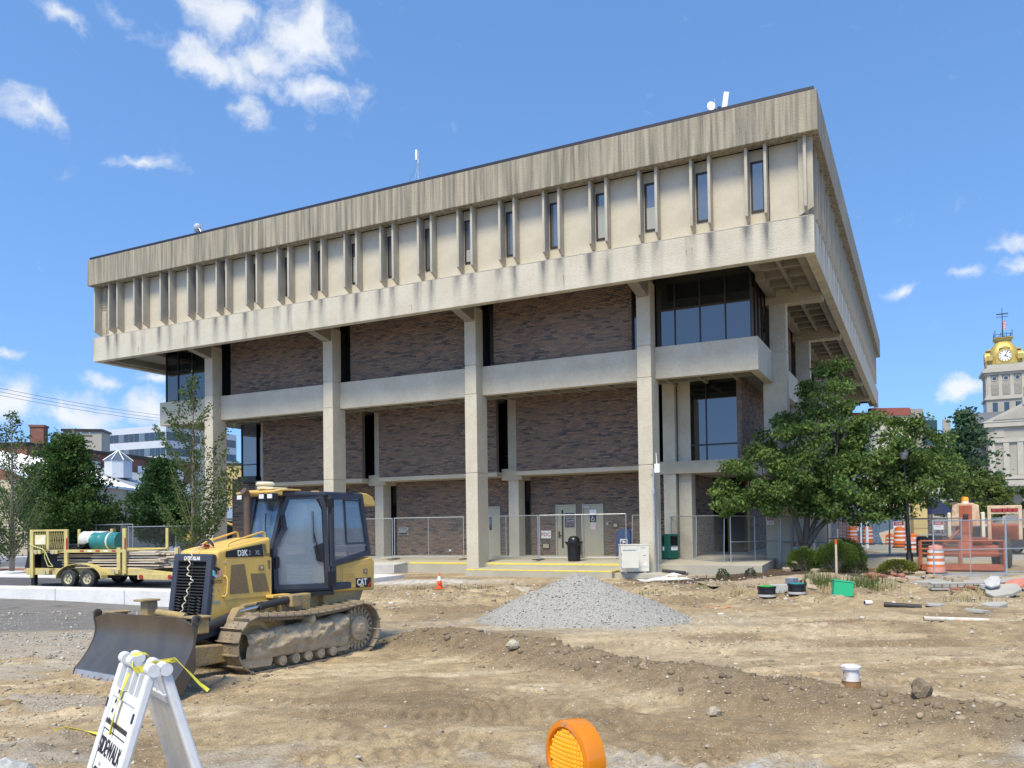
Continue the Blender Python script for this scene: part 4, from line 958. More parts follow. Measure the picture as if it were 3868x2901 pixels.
# cab
def dpl(x, z, o=0): return (x + .447 * o, .30 + (.17 - x) * .5 + .894 * o, z)
def rpl(x, z, o=0): return (x, .72 - (-.67 - x) * .1075 + o, z)
def mir(p): return (p[0], -p[1], p[2])
cabb = dp('cab_base', MB().prism([(.15, .31), (-.69, .73), (-1.66, .62), (-1.66, -.62), (-.69, -.73), (.15, -.31)], 1.07, 1.19, 'z'), 'cnavy', bevel=.02)
dp('cab_floor_trim', MB().prism([(.15, .32), (-.69, .745), (-.69, .60), (.15, .28)], 1.00, 1.068, 'z'), 'black')
for sgn in (1, -1):
    f = (lambda p: p) if sgn == 1 else mir
    dr = dp('cab_door', bars(MB(), [f(dpl(.14, 1.17)), f(dpl(.165, 1.80)), f(dpl(.02, 2.10)), f(dpl(.055, 2.34)), f(dpl(-.03, 2.60)), f(dpl(-.50, 2.615)), f(dpl(-.57, 2.40)), f(dpl(-.60, 1.15))], .075, .055), 'cnavy')
    ob('door_glass', plate(MB(), [f(dpl(.10, 1.20)), f(dpl(.15, 1.84)), f(dpl(.01, 2.11)), f(dpl(.04, 2.38)), f(dpl(-.02, 2.56)), f(dpl(-.44, 2.58)), f(dpl(-.52, 2.40)), f(dpl(-.56, 1.20))], .012), M['dglass'], dr)
    if sgn == 1:
        ob('door_handle', MB().tube([dpl(.035, 2.30, .045), dpl(.055, 2.28, .06), dpl(.075, 2.16, .06), dpl(.065, 2.13, .045)], .018, 6), M['black'], dr, smooth=True)
        ob('door_hinge', MB().box(-.06, .06, -.03, .03, -.07, .07, Matrix.Translation(dpl(-.64, 2.50, .05))), M['black'], dr); ob('door_hinge', MB().box(-.05, .05, -.03, .03, -.12, .12, Matrix.Translation(dpl(-.66, 1.26, .04))), M['black'], dr)
        ob('door_latch', MB().box(-.04, .04, -.02, .02, -.09, .09, Matrix.Translation(dpl(.14, 1.56, .04))), M['black'], dr, bevel=.01)
        ob('wiper', MB().tube([dpl(-.47, 1.66, .045), dpl(-.45, 1.76, .05), dpl(-.39, 2.05, .045)], .009, 5).tube([dpl(-.40, 1.86, .04), dpl(-.385, 2.37, .04)], .008, 5).cyl(dpl(-.47, 1.62, .02), dpl(-.47, 1.62, .06), .03, n=10), M['black'], dr)
        ob('wiper_mount', plate(MB(), [dpl(-.40, 1.80, .034), dpl(-.54, 1.86, .034), dpl(-.545, 1.54, .034), dpl(-.44, 1.57, .034)], .012), M['black'], dr)
    rw = dp('rear_side_window', bars(MB(), [f(rpl(-.66, 2.60)), f(rpl(-1.45, 2.63)), f(rpl(-1.66, 1.66)), f(rpl(-.68, 1.50))], .08, .06), 'cnavy')
    ob('window_glass', plate(MB(), [f(rpl(-.68, 2.58)), f(rpl(-1.44, 2.60)), f(rpl(-1.63, 1.69)), f(rpl(-.69, 1.54))], .012), M['cglass'], rw)
    ob('window_rail', bars(MB(), [f(rpl(-1.00, 2.56, .012)), f(rpl(-1.05, 1.83, .012)), f(rpl(-1.59, 1.83, .012)), f(rpl(-1.42, 2.56, .012))], .028, .02), M['cnavy'], rw)
    ob('window_rail', bars(MB(), [f(rpl(-.69, 1.80, .01)), f(rpl(-1.62, 1.805, .01)), f(rpl(-1.62, 1.78, .01)), f(rpl(-.69, 1.775, .01))], .01, .02), M['edge'], rw)
dp('side_skirt', plate(MB(), [rpl(-.66, 1.07), rpl(-.66, 1.50), rpl(-.76, 1.52), rpl(-.76, 1.07)], .05), 'cnavy')
wsf = dp('windshield_frame', bars(MB(), [(.20, .29, 1.80), (.20, -.29, 1.80), (-.02, -.33, 2.62), (-.02, .33, 2.62)], .07, .05), 'cnavy'); ob('windshield', plate(MB(), [(.19, .28, 1.80), (.19, -.28, 1.80), (-.02, -.31, 2.60), (-.02, .31, 2.60)], .012), M['cglass'], wsf)
ob('wiper', MB().tube([(.20, .12, 1.95), (.11, .05, 2.35)], .009, 5), M['black'], wsf)
dp('rear_window', plate(MB(), [(-1.66, .6, 1.66), (-1.66, -.6, 1.66), (-1.47, -.6, 2.6), (-1.47, .6, 2.6)], .015), 'cglass')
dp('cab_front_panel', plate(MB(), [(.21, .29, 1.19), (.21, -.29, 1.19), (.21, -.29, 1.78), (.21, .29, 1.78)], .04), 'cnavy')
roof = dp('cab_roof', MB().prism([(.14, .40), (-.56, .70), (-1.50, .66), (-1.50, -.66), (-.56, -.70), (.14, -.40)], 2.61, 2.695, 'z'), 'cnavy', bevel=.03)
dp('roof_visor', MB().prism([(.16, 2.62), (.34, 2.64), (.36, 2.685), (.10, 2.73), (-.22, 2.725), (-.24, 2.697), (.16, 2.697)], -.38, .50, 'y'), 'cat', bevel=.012)
for y in (-.28, .24, .43): dp('work_light', MB().box(.26, .36, y - .075, y + .075, 2.56, 2.655), 'black', bevel=.01); dp('light_lens', MB().box(.361, .368, y - .055, y + .055, 2.572, 2.64), 'lamp', bevel=.003)
dp('rear_visor', MB().prism([(-1.45, 2.70), (-1.62, 2.69), (-1.76, 2.64), (-1.83, 2.55), (-1.83, 2.47), (-1.55, 2.49), (-1.50, 2.55)], -.62, .64, 'y'), 'cat', bevel=.015, smooth=True)
dp('gps_receiver', MB().lathe([(0, .0), (.12, .0), (.13, .03), (.11, .06), (.14, .065), (.15, .09), (.12, .12), (0, .125)], 22, (.12, .05, 2.73)), 'cream', smooth=True); dp('gps_bracket', MB().box(-.10, .20, .06, .32, 2.726, 2.755), 'cream', bevel=.008)
dp('gps_receiver', MB().lathe([(0, 0), (.07, .0), (.1, .02), (.1, .045), (.06, .06), (0, .06)], 18, (-1.25, -.25, 2.695)), 'cat', smooth=True)
dp('antenna', MB().tube([(-.25, .2, 2.695), (-.25, .2, 2.73), (-.25, .2, 2.80)], [.02, .012, .005], 6), 'black')
dp('roof_clip', MB().box(-1.24, -1.08, .60, .675, 2.66, 2.70), 'black', bevel=.008)
seat = dp('operator_seat', MB().box(-.95, -.50, -.24, .24, 1.50, 1.64), 'rubber', bevel=.05); ob('backrest', MB().box(-1.06, -.92, -.23, .23, 1.66, 2.28, Matrix.Rotation(0, 4, 'Y')), M['rubber'], seat, bevel=.06); ob('headrest', MB().box(-1.10, -.98, -.13, .13, 2.30, 2.50), M['rubber'], seat, bevel=.05)
bel = MB()
for k in range(5): bel.box(-.92 + .01 * (k % 2), -.54 - .01 * (k % 2), -.2, .2, 1.19 + k * .06, 1.19 + k * .06 + .055)
ob('seat_bellows', bel, M['cream'], seat, bevel=.015)
dp('console', MB().box(-.15, .15, -.25, .25, 1.19, 1.72), 'rubber', bevel=.04); dp('monitor', MB().box(.02, .06, -.05, .15, 1.95, 2.12), 'black', bevel=.01)
# rear tank
tk = dp('fuel_tank', MB().prism([(-.74, 1.04), (-.76, 1.47), (-1.70, 1.59), (-1.78, 1.50), (-1.77, 1.00), (-1.3, 1.02)], -.66, .665, 'y'), 'cat', bevel=.035, seg=3)
ob('access_panel', MB().prism([(-.97, 1.09), (-.97, 1.42), (-1.64, 1.50), (-1.68, 1.45), (-1.67, 1.06)], .6655, .675, 'y'), M['cat'], tk, bevel=.003)
for k in range(4): ob('louvre', MB().box(-1.24, -1.04, .6755, .69, 1.215 + k * .032, 1.23 + k * .032), M['cat'], tk)
ob('decal', MB().prism([(-1.275, 1.07), (-1.285, 1.235), (-1.665, 1.225), (-1.655, 1.06)], .676, .679, 'y'), M['black'], tk); text('lettering', 'CAT', .155, M['white'], tk, onside(-1.43, 1.155, .681), .003, sx=.80, bold=.005)
ob('decal', MB().prism([(-1.37, 1.075), (-1.49, 1.072), (-1.43, 1.125)], .6815, .6845, 'y'), M['cat'], tk); ob('decal', MB().prism([(-1.56, 1.068), (-1.61, 1.066), (-1.662, 1.15), (-1.663, 1.19)], .6795, .6815, 'y'), mat('decal_red', (.5, .03, .02), .5), tk)
ob('latch', MB().box(-1.57, -1.46, .6752, .684, 1.30, 1.39), M['catd'], tk, bevel=.008); ob('latch', MB().cyl((-1.51, .684, 1.345), (-1.51, .693, 1.345), .018, n=10), M['chrome'], tk)
# hydraulics and blade
cy_ = dp('lift_cylinder', MB().cyl((.20, .70, 1.00), (.80, .70, .945), .055, n=14).cyl((.74, .70, .95), (.82, .70, .943), .066, n=14), 'rubber', smooth=True); ob('piston_rod', MB().cyl((.80, .70, .945), (1.18, .70, .905), .024, n=10), M['chrome'], cy_, smooth=True)
dp('cylinder_mount', MB().prism([(1.36, .62), (1.30, .80), (1.20, .95), (1.08, .96), (1.02, .80), (.96, .62)], .56, .72, 'y'), 'catd', bevel=.02); dp('cylinder_mount', MB().box(.04, .26, .60, .80, .88, 1.07), 'catd', bevel=.02)
dp('hydraulic_hose', MB().tube([(.84, .69, .90), (.9, .66, .82), (1.05, .6, .70), (1.1, .55, .6)], .010, 5), 'rubber')
for s in (1, -1):
    dp('push_arm', MB().prism([(.80, .22), (.80, .42), (2.02, .50), (2.32 if s == 1 else 2.12, .44), (2.32 if s == 1 else 2.12, .24), (2.0, .20)], s * .62 - .09, s * .62 + .09, 'y'), 'catd', bevel=.02)
    dp('angle_cylinder', MB().cyl((1.15, s * .50, .82), (2.02, s * .60, .62), .07, n=14).cyl((1.95, s * .59, .636), (2.22 if s == 1 else 2.08, s * .64, .57), .045, n=12), 'rubber', smooth=True)
dp('cross_frame', MB().box(1.95, 2.14, -.62, .62, .24, .5), 'catd', bevel=.03); dp('front_guard', MB().prism([(1.30, .40), (1.55, .52), (1.56, .66), (1.30, .66)], -.42, .42, 'y'), 'black', bevel=.02)
dp('guard_beam', MB().prism([(1.30, .60), (2.05, .46), (2.05, .58), (1.30, .74)], .40, .52, 'y'), 'cnavy', bevel=.015)
BLM = Matrix.Translation((2.50, .12, 0)) @ Matrix.Rotation(-R(8.0), 4, 'Z') @ Matrix.Rotation(R(1.6), 4, 'X')
bw = 1.42; prof = []; nb = 16
for k in range(nb + 1):
    q = k / nb; z = .16 + .78 * q; x = .16 - .78 * q + .50 * q * q; prof.append((x, z))
def topz(y, z):                                         # the top corners are cut lower
    return z - max(0, abs(y) - 1.02) * .20 * max(0, (z - .5) / .44)
ysb = np.linspace(-bw, bw, 25); mb = MB(); vs = []
for x, z in prof:
    for y in ysb: vs.append(BLM @ Vector((x, y, topz(y, z))))
for x, z in reversed(prof):
    for y in ysb: vs.append(BLM @ Vector((x - .045, y, topz(y, z))))
n = len(ysb); rows = 2 * (nb + 1); fs = [(r * n + c, r * n + c + 1, (r + 1) * n + c + 1, (r + 1) * n + c) for r in range(rows - 1) for c in range(n - 1)]
fs += [((rows - 1) * n + c, (rows - 1) * n + c + 1, c + 1, c) for c in range(n - 1)]
mb.add(vs, fs); bld_ = dp('blade', mb, 'blade', smooth=True)
ob('cutting_edge', MB().prism([(.115, .165), (.145, .17), (.205, .005), (.165, .0)], -bw - .02, bw + .02, 'y', BLM), M['edge'], bld_, bevel=.006)
for k in range(14):
    y = -1.34 + k * .206; ob('edge_bolt', MB().cyl(BLM @ Vector((.165, y, .09)), BLM @ Vector((.188, y, .098)), .020, n=8), M['edge'], bld_)
for s in (1, -1):
    ep = [(prof[k][0] + .012, topz(bw, prof[k][1])) for k in range(nb + 1)]
    ob('end_plate', MB().prism([(.20, .02)] + ep + [(ep[-1][0] - .02, ep[-1][1] + .10), (ep[-1][0] - .12, ep[-1][1] + .10), (-.16, .60), (-.16, .3), (.02, .02)], s * bw - .012 + s * .012, s * bw + .012 + s * .012, 'y', BLM), M['blade'], bld_, bevel=.008)
    ob('lifting_eye', MB().lathe([(.035, -.02), (.062, -.02), (.062, .02), (.035, .02)], 16, BLM @ Vector((ep[-1][0] - .07, s * bw + s * .026, ep[-1][1] + .06)), (BLM.to_3x3() @ Matrix.Rotation(math.pi / 2, 3, 'X'))), M['blade'], bld_)
for y0, y1 in ((-.34, -.06), (1.02, 1.32), (-1.32, -.98)):
    h = 1.14 if y0 == -.34 else .95
    ob('bracket', MB().box(-.44, -.28, y0 + .04, y1 - .04, .35 if y0 < 0 else .72, h - .03, BLM), M['catd'], bld_, bevel=.015); ob('bracket_cap', MB().box(-.46, -.20, y0, y1, h - .029, h, BLM), M['catd'], bld_, bevel=.008)
ob('tilt_cylinder', MB().cyl(BLM @ Vector((-.40, -.05, .95)), BLM @ Vector((-.62, .32, .88)), .055, n=12), M['catd'], bld_, smooth=True)
# ------------------------------------------------------------------ street on the left
M['asph'] = mat('asphalt', (.075, .075, .08), .95, col2=(.115, .113, .112), nscale=.8, namt=.7, bump=.4, bscale=60)
M['lot'] = mat('parking_lot', (.20, .22, .27), .9, col2=(.16, .17, .20), nscale=.5, namt=.7)
M['kerbm'] = mat('kerb_concrete', (.70, .69, .67), .85, col2=(.58, .57, .55), nscale=1.4, namt=.6, mottle=.3, mscale=9, mcol=(.42, .40, .37), bump=.2, bscale=20)
KD = Vector((.931, -.364, 0)); KN = Vector((.364, .931, 0)); KO = Vector((-16.318, 26.204, 0)); KRZ = math.atan2(-.364, .931)
def kst(name, s0, s1, n0, n1, z0, z1, m, **k):
    return struct(ob(name, MB().box(s0, s1, n0, n1, z0, z1), M[m], None, KO, (0, 0, KRZ), **k))
for k in range(11): kst('kerb', -20 + k * 2.8, -20 + (k + 1) * 2.8 - .012, 0, .42, -.35, .38, 'kerbm', bevel=.05)
kst('road', -60, 9.5, .421, 5.4, -.2, .25, 'asph'); kst('gutter', -60, 9.5, 5.401, 9.2, -.2, .285, 'kerbm')
M['gutbrick'] = mat('brick_paving', (.30, .13, .10), .9, col2=(.22, .10, .08), nscale=6, namt=.7); kst('brick_strip', -60, 4, 9.201, 10.0, -.2, .34, 'gutbrick')
kst('parking_lot', -90, 3, 13.5, 70, -.1, .47, 'lot')
for k in range(7): kst('bay_line', -40 + k * 6, -39.88 + k * 6, 15, 20, .474, .478, 'white')
# ------------------------------------------------------------------ trailer and its load
M['ty'] = mat('trailer_yellow', (.60, .49, .17), .65, col2=(.47, .39, .18), nscale=3, namt=.7, mottle=.4, mscale=9, mcol=(.32, .22, .10))
M['tyre'] = mat('tyre_rubber', (.028, .028, .03), .85, col2=(.06, .055, .05), nscale=6, namt=.6)
M['rim'] = mat('wheel_rim', (.50, .46, .30), .6, col2=(.33, .28, .18), nscale=8, namt=.7)
M['redl'] = mat('red_lens', (.35, .03, .03), .3)
M['wood'] = mat('weathered_board', (.66, .55, .40), .9, col2=(.48, .39, .27), nscale=4, namt=.8, stretch=(.6, 6, 6), mottle=.3, mscale=6, mcol=(.60, .54, .44))
M['wood2'] = mat('grey_board', (.58, .52, .43), .9, col2=(.40, .36, .30), nscale=4, namt=.8, stretch=(.6, 6, 6))
TZ = .25
TRL = thing('equipment_trailer', 'yellow tandem axle equipment trailer loaded with lumber and drums', 'trailer', (-13.95, 28.17, TZ), math.atan2(-.28, .96))
def tp(name, mb, m, par=None, **k): return ob(name, mb, M[m] if isinstance(m, str) else m, par or TRL, **k)
for y in (-.98, .90): tp('side_rail', MB().box(-2.25, 2.2, y, y + .08, .40, .62), 'ty', bevel=.01); tp('tail_rail', MB().prism([(2.2, .40), (2.2, .62), (3.9, .46), (3.9, .26)], y, y + .08, 'y'), 'ty', bevel=.01)
tp('deck', MB().box(-2.25, 2.2, -.89, .89, .56, .60), 'wood2'); tp('front_rail', MB().box(-2.35, -2.251, -.98, .98, .40, .62), 'ty', bevel=.01)
tp('tail_bumper', MB().box(3.9, 4.0, -.98, .98, .22, .44), 'ty', bevel=.01); tp('tail_panel', MB().box(2.21, 3.88, -1.02, -.985, .27, .43), 'ty')
for x in (2.36, 3.46): tp('tail_light', MB().cyl((x, -1.02, .35), (x, -1.05, .35), .075, n=14), 'redl')
tp('number_plate', MB().box(3.60, 3.88, -1.03, -1.021, .29, .42), mat('plate_white', (.6, .65, .7), .5, col2=(.3, .35, .5), nscale=20, namt=.6))
for y, z in ((-.94, .92),):
    for x, z0, z1 in ((-2.05, .30, 1.92), (-.62, .62, 1.92), (1.72, .45, 1.92), (1.50, .45, 1.30), (3.72, .30, 1.28)):
        o = tp('stake_post', MB().box(x - .07, x + .07, -1.06, -.985, z0, z1), 'ty', bevel=.01)
        if z1 > 1.5 and x != -2.05: ob('reflector', MB().box(x + .02, x + .071, -1.068, -1.061, 1.25, 1.62), M['redl'], o)
for x, z1 in ((-2.05, 1.92), (-.62, 1.92), (1.72, 1.92)): tp('stake_post', MB().box(x - .05, x + .05, .97, 1.03, .62, z1), 'ty', bevel=.01)
tp('stake_post', MB().box(-1.42, -1.32, -1.06, -.985, 1.25, 1.90), 'ty', bevel=.01); tp('top_rail', MB().box(-1.98, -.69, -1.05, -1.0, 1.86, 1.92), 'ty'); tp('rack_rail', MB().box(-1.98, 1.65, -1.05, -.98, 1.14, 1.24), 'ty', bevel=.008); tp('rack_rail', MB().box(-2.1, 1.75, .93, 1.02, 1.14, 1.24), 'ty')
tp('rack_floor', MB().box(-2.08, 1.78, -.979, .929, 1.16, 1.20), 'ty')
for k in range(5): tp('reflector_tape', MB().box(-.05 + k * .32, .12 + k * .32, -1.056, -1.051, 1.17, 1.22), 'redl' if k % 2 == 0 else 'white')
mw = MB()
for k in range(18): mw.cyl((-1.98 + k * .072, -1.02, 1.26), (-1.90 + k * .072, -1.02, 1.86), .006, n=4); mw.cyl((-1.90 + k * .072, -1.02, 1.26), (-1.98 + k * .072, -1.02, 1.86), .006, n=4)
stuff(tp('wire_mesh', mw, 'ty'))
tp('warning_plate', MB().box(-1.92, -1.48, -1.03, -1.012, 1.42, 1.74), mat('warning_label', (.70, .62, .30), .6, col2=(.75, .74, .68), nscale=3, namt=.9))
for x, z in ((-1.80, 1.17), (-1.10, 1.17), (-1.45, .50), (1.35, .52)): w = tp('strap_winch', MB().cyl((x, -1.14, z), (x, -.99, z), .075, n=12), 'rim', smooth=True); ob('strap_drum', MB().box(x + .08, x + .20, -1.12, -1.0, z - .06, z + .06), M['ty'], w)
tp('tongue', MB().prism([(-2.35, .55), (-2.35, -.55), (-3.5, .0)], .42, .52, 'z'), 'ty', bevel=.01); tp('jack_leg', MB().box(-2.12, -1.98, -1.0, -.86, .04, .40), 'black'); tp('jack_foot', MB().box(-2.24, -1.9, -1.06, -.8, .0, .04), 'rim')
tp('ramp_board', MB().prism([(-2.55, .62), (-2.40, 1.18), (-2.22, 1.18), (-2.3, .62)], -.85, .85, 'y'), 'black')
tp('storage_box', MB().box(-2.1, .0, -.6, .85, .62, 1.12), 'black')
fen = MB(); arc = [(math.cos(q) * .93, math.sin(q) * .50) for q in np.linspace(.0, math.pi, 16)]
for (x0, z0), (x1, z1) in zip(arc[:-1], arc[1:]): fen.add([(x0, -1.28, z0 + .30), (x1, -1.28, z1 + .30), (x1, -.985, z1 + .30), (x0, -.985, z0 + .30), (x0 * .97, -1.28, z0 * .96 + .30), (x1 * .97, -1.28, z1 * .96 + .30), (x1 * .97, -.985, z1 * .96 + .30), (x0 * .97, -.985, z0 * .96 + .30)], [(0, 1, 2, 3), (7, 6, 5, 4), (0, 4, 5, 1), (3, 2, 6, 7)])
tp('fender', fen, 'ty', loc=(.10, 0, 0), smooth=True); tp('axle', MB().box(-.5, .6, -.9, .9, .26, .34), 'black')
for x in (-.385, .385):
    for y0, y1 in ((-1.22, -1.0), (.98, 1.2)):
        w = tp('wheel', MB().lathe([(.19, -.11), (.27, -.11), (.30, -.09), (.305, 0), (.30, .09), (.27, .11), (.19, .11), (.17, 0)], 28, (x, (y0 + y1) / 2, .305), Matrix.Rotation(math.pi / 2, 3, 'X')), 'tyre', smooth=True)
        ob('rim', MB().lathe([(0, .03), (.06, .03), (.08, .055), (.12, .05), (.17, .06), (.195, .10), (.195, -.10), (0, -.10)], 22, (x, (y0 + y1) / 2, .305), Matrix.Rotation(math.pi / 2, 3, 'X')), M['rim'], w, smooth=True)
        hb = MB()
        for q in range(5): hb.cyl((x + .09 * math.cos(q * 1.256), y0 + .03, .305 + .09 * math.sin(q * 1.256)), (x + .09 * math.cos(q * 1.256), y0 + .05, .305 + .09 * math.sin(q * 1.256)), .02, n=6)
        stuff(ob('lug_nuts', hb, M['tyre'], w))
TM = TRL.matrix_basis.copy(); TM = Matrix.Translation(TRL.location) @ Matrix.Rotation(TRL.rotation_euler.z, 4, 'Z')
def drum(name, label, x, y, z, r, ln, body, end, open_):
    t_ = thing(name, label, 'drum', TM @ Vector((x, y, z)), TRL.rotation_euler.z)
    RX = Matrix.Rotation(math.pi / 2, 3, 'Y')
    pr = [(r * .94 if open_ else 0, -ln / 2), (r, -ln / 2), (r * 1.03, -ln / 2 + .015), (r, -ln / 2 + .03), (r, -ln * .18), (r * 1.03, -ln * .165), (r, -ln * .15), (r, ln * .15), (r * 1.03, ln * .165), (r, ln * .18), (r, ln / 2 - .03), (r * 1.03, ln / 2 - .015), (r, ln / 2), (0, ln / 2)]
    ob('barrel', MB().lathe(pr, 30, (0, 0, 0), RX), body, t_, smooth=True)
    if open_: ob('inside', MB().lathe([(r * .93, -ln / 2 + .005), (r * .93, -ln / 2 + .4), (0, -ln / 2 + .4)], 26, (0, 0, 0), RX), end, t_)
    else: ob('end_cap', MB().lathe([(0, -ln / 2 - .006), (r * .93, -ln / 2 - .006), (r * .95, -ln / 2 - .001), (0, -ln / 2 - .001)], 26, (0, 0, 0), RX), end, t_)
    return t_
dt_ = drum('steel_drum', 'teal steel drum with rusty end strapped on the trailer rack', .62, -.55, 1.50, .295, 1.05, mat('teal_paint', (.02, .20, .20), .4, col2=(.03, .15, .15), nscale=3, namt=.5), mat('rusty_end', (.20, .10, .06), .9, col2=(.11, .06, .045), nscale=6, namt=.8), False)
ob('strap', MB().lathe([(.299, -.03), (.304, -.03), (.304, .03), (.299, .03)], 26, (.18, 0, 0), Matrix.Rotation(math.pi / 2, 3, 'Y')), M['cream'], dt_)
drum('steel_drum', 'white steel drum open at the green lined end beside the teal drum', -.42, .05, 1.53, .31, .95, mat('drum_white', (.62, .62, .58), .6, col2=(.45, .44, .40), nscale=4, namt=.6), mat('drum_green', (.02, .16, .06), .6), True)
rb = random.Random(2)
for k in range(5):
    m_ = MB(); n = 14; w = .55 - .04 * k; vs = []
    for i in range(n):
        x = -1.0 + i * .125 + .05 * k
        z = .018 * k + (.12 + .02 * k) * max(0, (i - 8) / 6) ** 2 * math.sin(i * .9 + k)
        for y in (-w, w): vs += [(x, y, z), (x, y, z + .012)]
    fs = []
    for i in range(n - 1):
        b = i * 4; fs += [(b, b + 4, b + 6, b + 2), (b + 1, b + 3, b + 7, b + 5), (b, b + 1, b + 5, b + 4), (b + 2, b + 6, b + 7, b + 3)]
    m_.add(vs, fs)
    tag(ob('rubber_mat', m_, M['rubber'], None, TM @ Vector((-.60, -.50 + .03 * k, 1.205 + .03 * k)), (0, 0, TRL.rotation_euler.z + rb.uniform(-.1, .1))), ('lowest', 'second lowest', 'middle', 'second highest', 'topmost')[k] + ' black sheet of the stack left of the teal drum', 'mat', 'black sheets stacked on the trailer rack')
for k in range(40):
    lay = k // 6; ln = rb.uniform(2.6, 4.3); w = rb.choice((.09, .14, .19)); h = .04
    x0 = rb.uniform(-1.4, -.5) if k % 3 else rb.uniform(.2, .6); ln = ln if k % 3 else rb.uniform(2.2, 2.9)
    tag(ob('board', MB().box(0, ln, -w / 2, w / 2, 0, h), M['wood' if rb.random() < .65 else 'wood2'], None, TM @ Vector((x0, -.86 + (k % 6) * .20 + rb.uniform(-.03, .03), .605 + lay * .085 + rb.uniform(0, .025))), (rb.uniform(-.06, .06), rb.uniform(-.006, .006), TRL.rotation_euler.z + rb.uniform(-.035, .035)), bevel=.004), 'long weathered board in the loose lumber pile on the yellow trailer', 'board', 'loose lumber on the trailer')
tag(ob('ratchet_strap', MB().tube([TM @ Vector(p) for p in ((-2.1, -1.08, 1.45), (-1.9, -1.09, 1.36), (-1.55, -1.1, 1.28), (-1.38, -1.12, 1.15), (-1.25, -1.1, .85), (-1.15, -1.05, .68), (-1.35, -1.06, .70), (-1.45, -1.1, 1.0), (-1.42, -1.1, 1.2))], .016, 5), mat('strap_yellow', (.62, .60, .22), .8)), 'pale yellow ratchet strap hanging from the front post of the trailer', 'strap')

# ------------------------------------------------------------------ fences
def chain_link(w, h, z0, sp=.075, r=.0023):
    mb = MB(); n = int((w + h) / sp) + 1
    for d in (1, -1):
        for k in range(n):
            s = k * sp                      # line x = s - t (d=1) , t in 0..h
            t0 = max(0, s - w); t1 = min(h, s)
            if t1 - t0 < .02: continue
            xa, xb = (s - t0, s - t1) if d == 1 else (w - s + t0, w - s + t1)
            p, q = Vector((xa, d * .003, z0 + t0)), Vector((xb, d * .003, z0 + t1))
            u = (q - p).normalized(); sd = u.cross(Vector((0, 1, 0))) * r; y = Vector((0, r, 0))
            mb.add([p - y, p + sd, p + y, p - sd, q - y, q + sd, q + y, q - sd], [(0, 1, 5, 4), (1, 2, 6, 5), (2, 3, 7, 6), (3, 0, 4, 7)])
    return mb
def fence(label, x0, y0, x1, y1, z, h=1.83, group=None, mid=False, feet=True, z1=None, tilt=0, bottom=True, r=.021, sp=.075, name='fence_panel', vbar=True):
    w = math.hypot(x1 - x0, y1 - y0); t_ = thing(name, label, 'fence', (x0, y0, z), math.atan2(y1 - y0, x1 - x0), group)
    t_.rotation_euler.x = tilt
    if z1 is not None: t_.rotation_euler.y = -math.atan2(z1 - z, w)
    for x in (0, w): ob('post', MB().cyl((x, 0, .0), (x, 0, h + .02), r, n=8), M['galv'], t_, smooth=True)
    ob('top_rail', MB().cyl((0, 0, h), (w, 0, h), r * .9, n=8), M['galv'], t_, smooth=True)
    if bottom: ob('bottom_rail', MB().cyl((0, 0, .10), (w, 0, .10), r * .9, n=8), M['galv'], t_, smooth=True)
    if mid: ob('middle_rail', MB().cyl((0, 0, h * .48), (w, 0, h * .48), r * .9, n=8), M['galv'], t_, smooth=True)
    if vbar: ob('brace', MB().cyl((w / 2, 0, .1), (w / 2, 0, h), r * .75, n=6), M['galv'], t_, smooth=True)
    stuff(ob('wire_mesh', chain_link(w, h - .12, .11, sp), M['wire'], t_))
    if feet:
        for x in (0, w): ob('foot', MB().box(x - .05, x + .05, -.42, .42, 0, .03), M['black'], t_, bevel=.01)
    return t_
fence('temporary chain link panel behind the bulldozer cab on the terrace', -8.9, 38.5, -5.40, 37.02, .65)
fence('temporary chain link panel in front of the tax drop slot', -5.30, 36.98, -2.12, 35.70, .66)
fence('temporary chain link panel just right of the middle column', -1.6, 35.9, 1.06, 34.02, .665)
fence('temporary chain link panel in front of the two beige doors', 1.12, 33.98, 4.52, 32.70, .665)
fence('short leaning chain link panel beside the air conditioner', 4.72, 32.6, 5.4, 32.9, .65, 1.78, tilt=.05, feet=False, vbar=False)
fence('bright chain link panel leaning open right of the green boxes', 6.30, 32.9, 7.85, 30.6, .56, 1.80, tilt=-.03, feet=False)
fence('chain link panel left of the big tree carrying a small sign', 8.0, 30.2, 10.08, 31.2, .50, 1.83, mid=True, feet=False)
fence('long chain link run behind the big tree and bushes', 10.12, 31.2, 14.36, 31.45, .47, 1.83, z1=.31, mid=True, feet=False, vbar=False)
fence('chain link run beside the street lamp base', 14.40, 31.4, 15.6, 28.6, .31, 1.83, mid=True, feet=False, vbar=False)
fence('chain link panel in front of the orange lift basket', 12.99, 25.41, 15.6, 26.05, .30, 1.76, mid=True, feet=False)
fence('chain link panel at the right edge of the lift', 15.65, 26.1, 18.4, 26.9, .30, 1.76, mid=True, feet=False)
fence('far chain link run behind the lift and drums', 16.5, 47, 34, 50, .3, 1.83, mid=True, feet=False, r=.03, sp=.15)
fence('chain link run across the parking lot behind the trailer', -27.5, 50, -22.6, 49, .47, 2.0, feet=False, r=.03, sp=.12)
fence('chain link run behind the far left young tree', -33, 50, -29.5, 50.5, .47, 2.0, feet=False, r=.03, sp=.12)
fence('chain link run between the building and the dark round tree', -21, 45, -15, 43, .5, 1.8, feet=False, r=.025, sp=.12)
fsn = [(9.9, 31.08, 2.18, 'small white sign wired to the fence left of the big tree')]
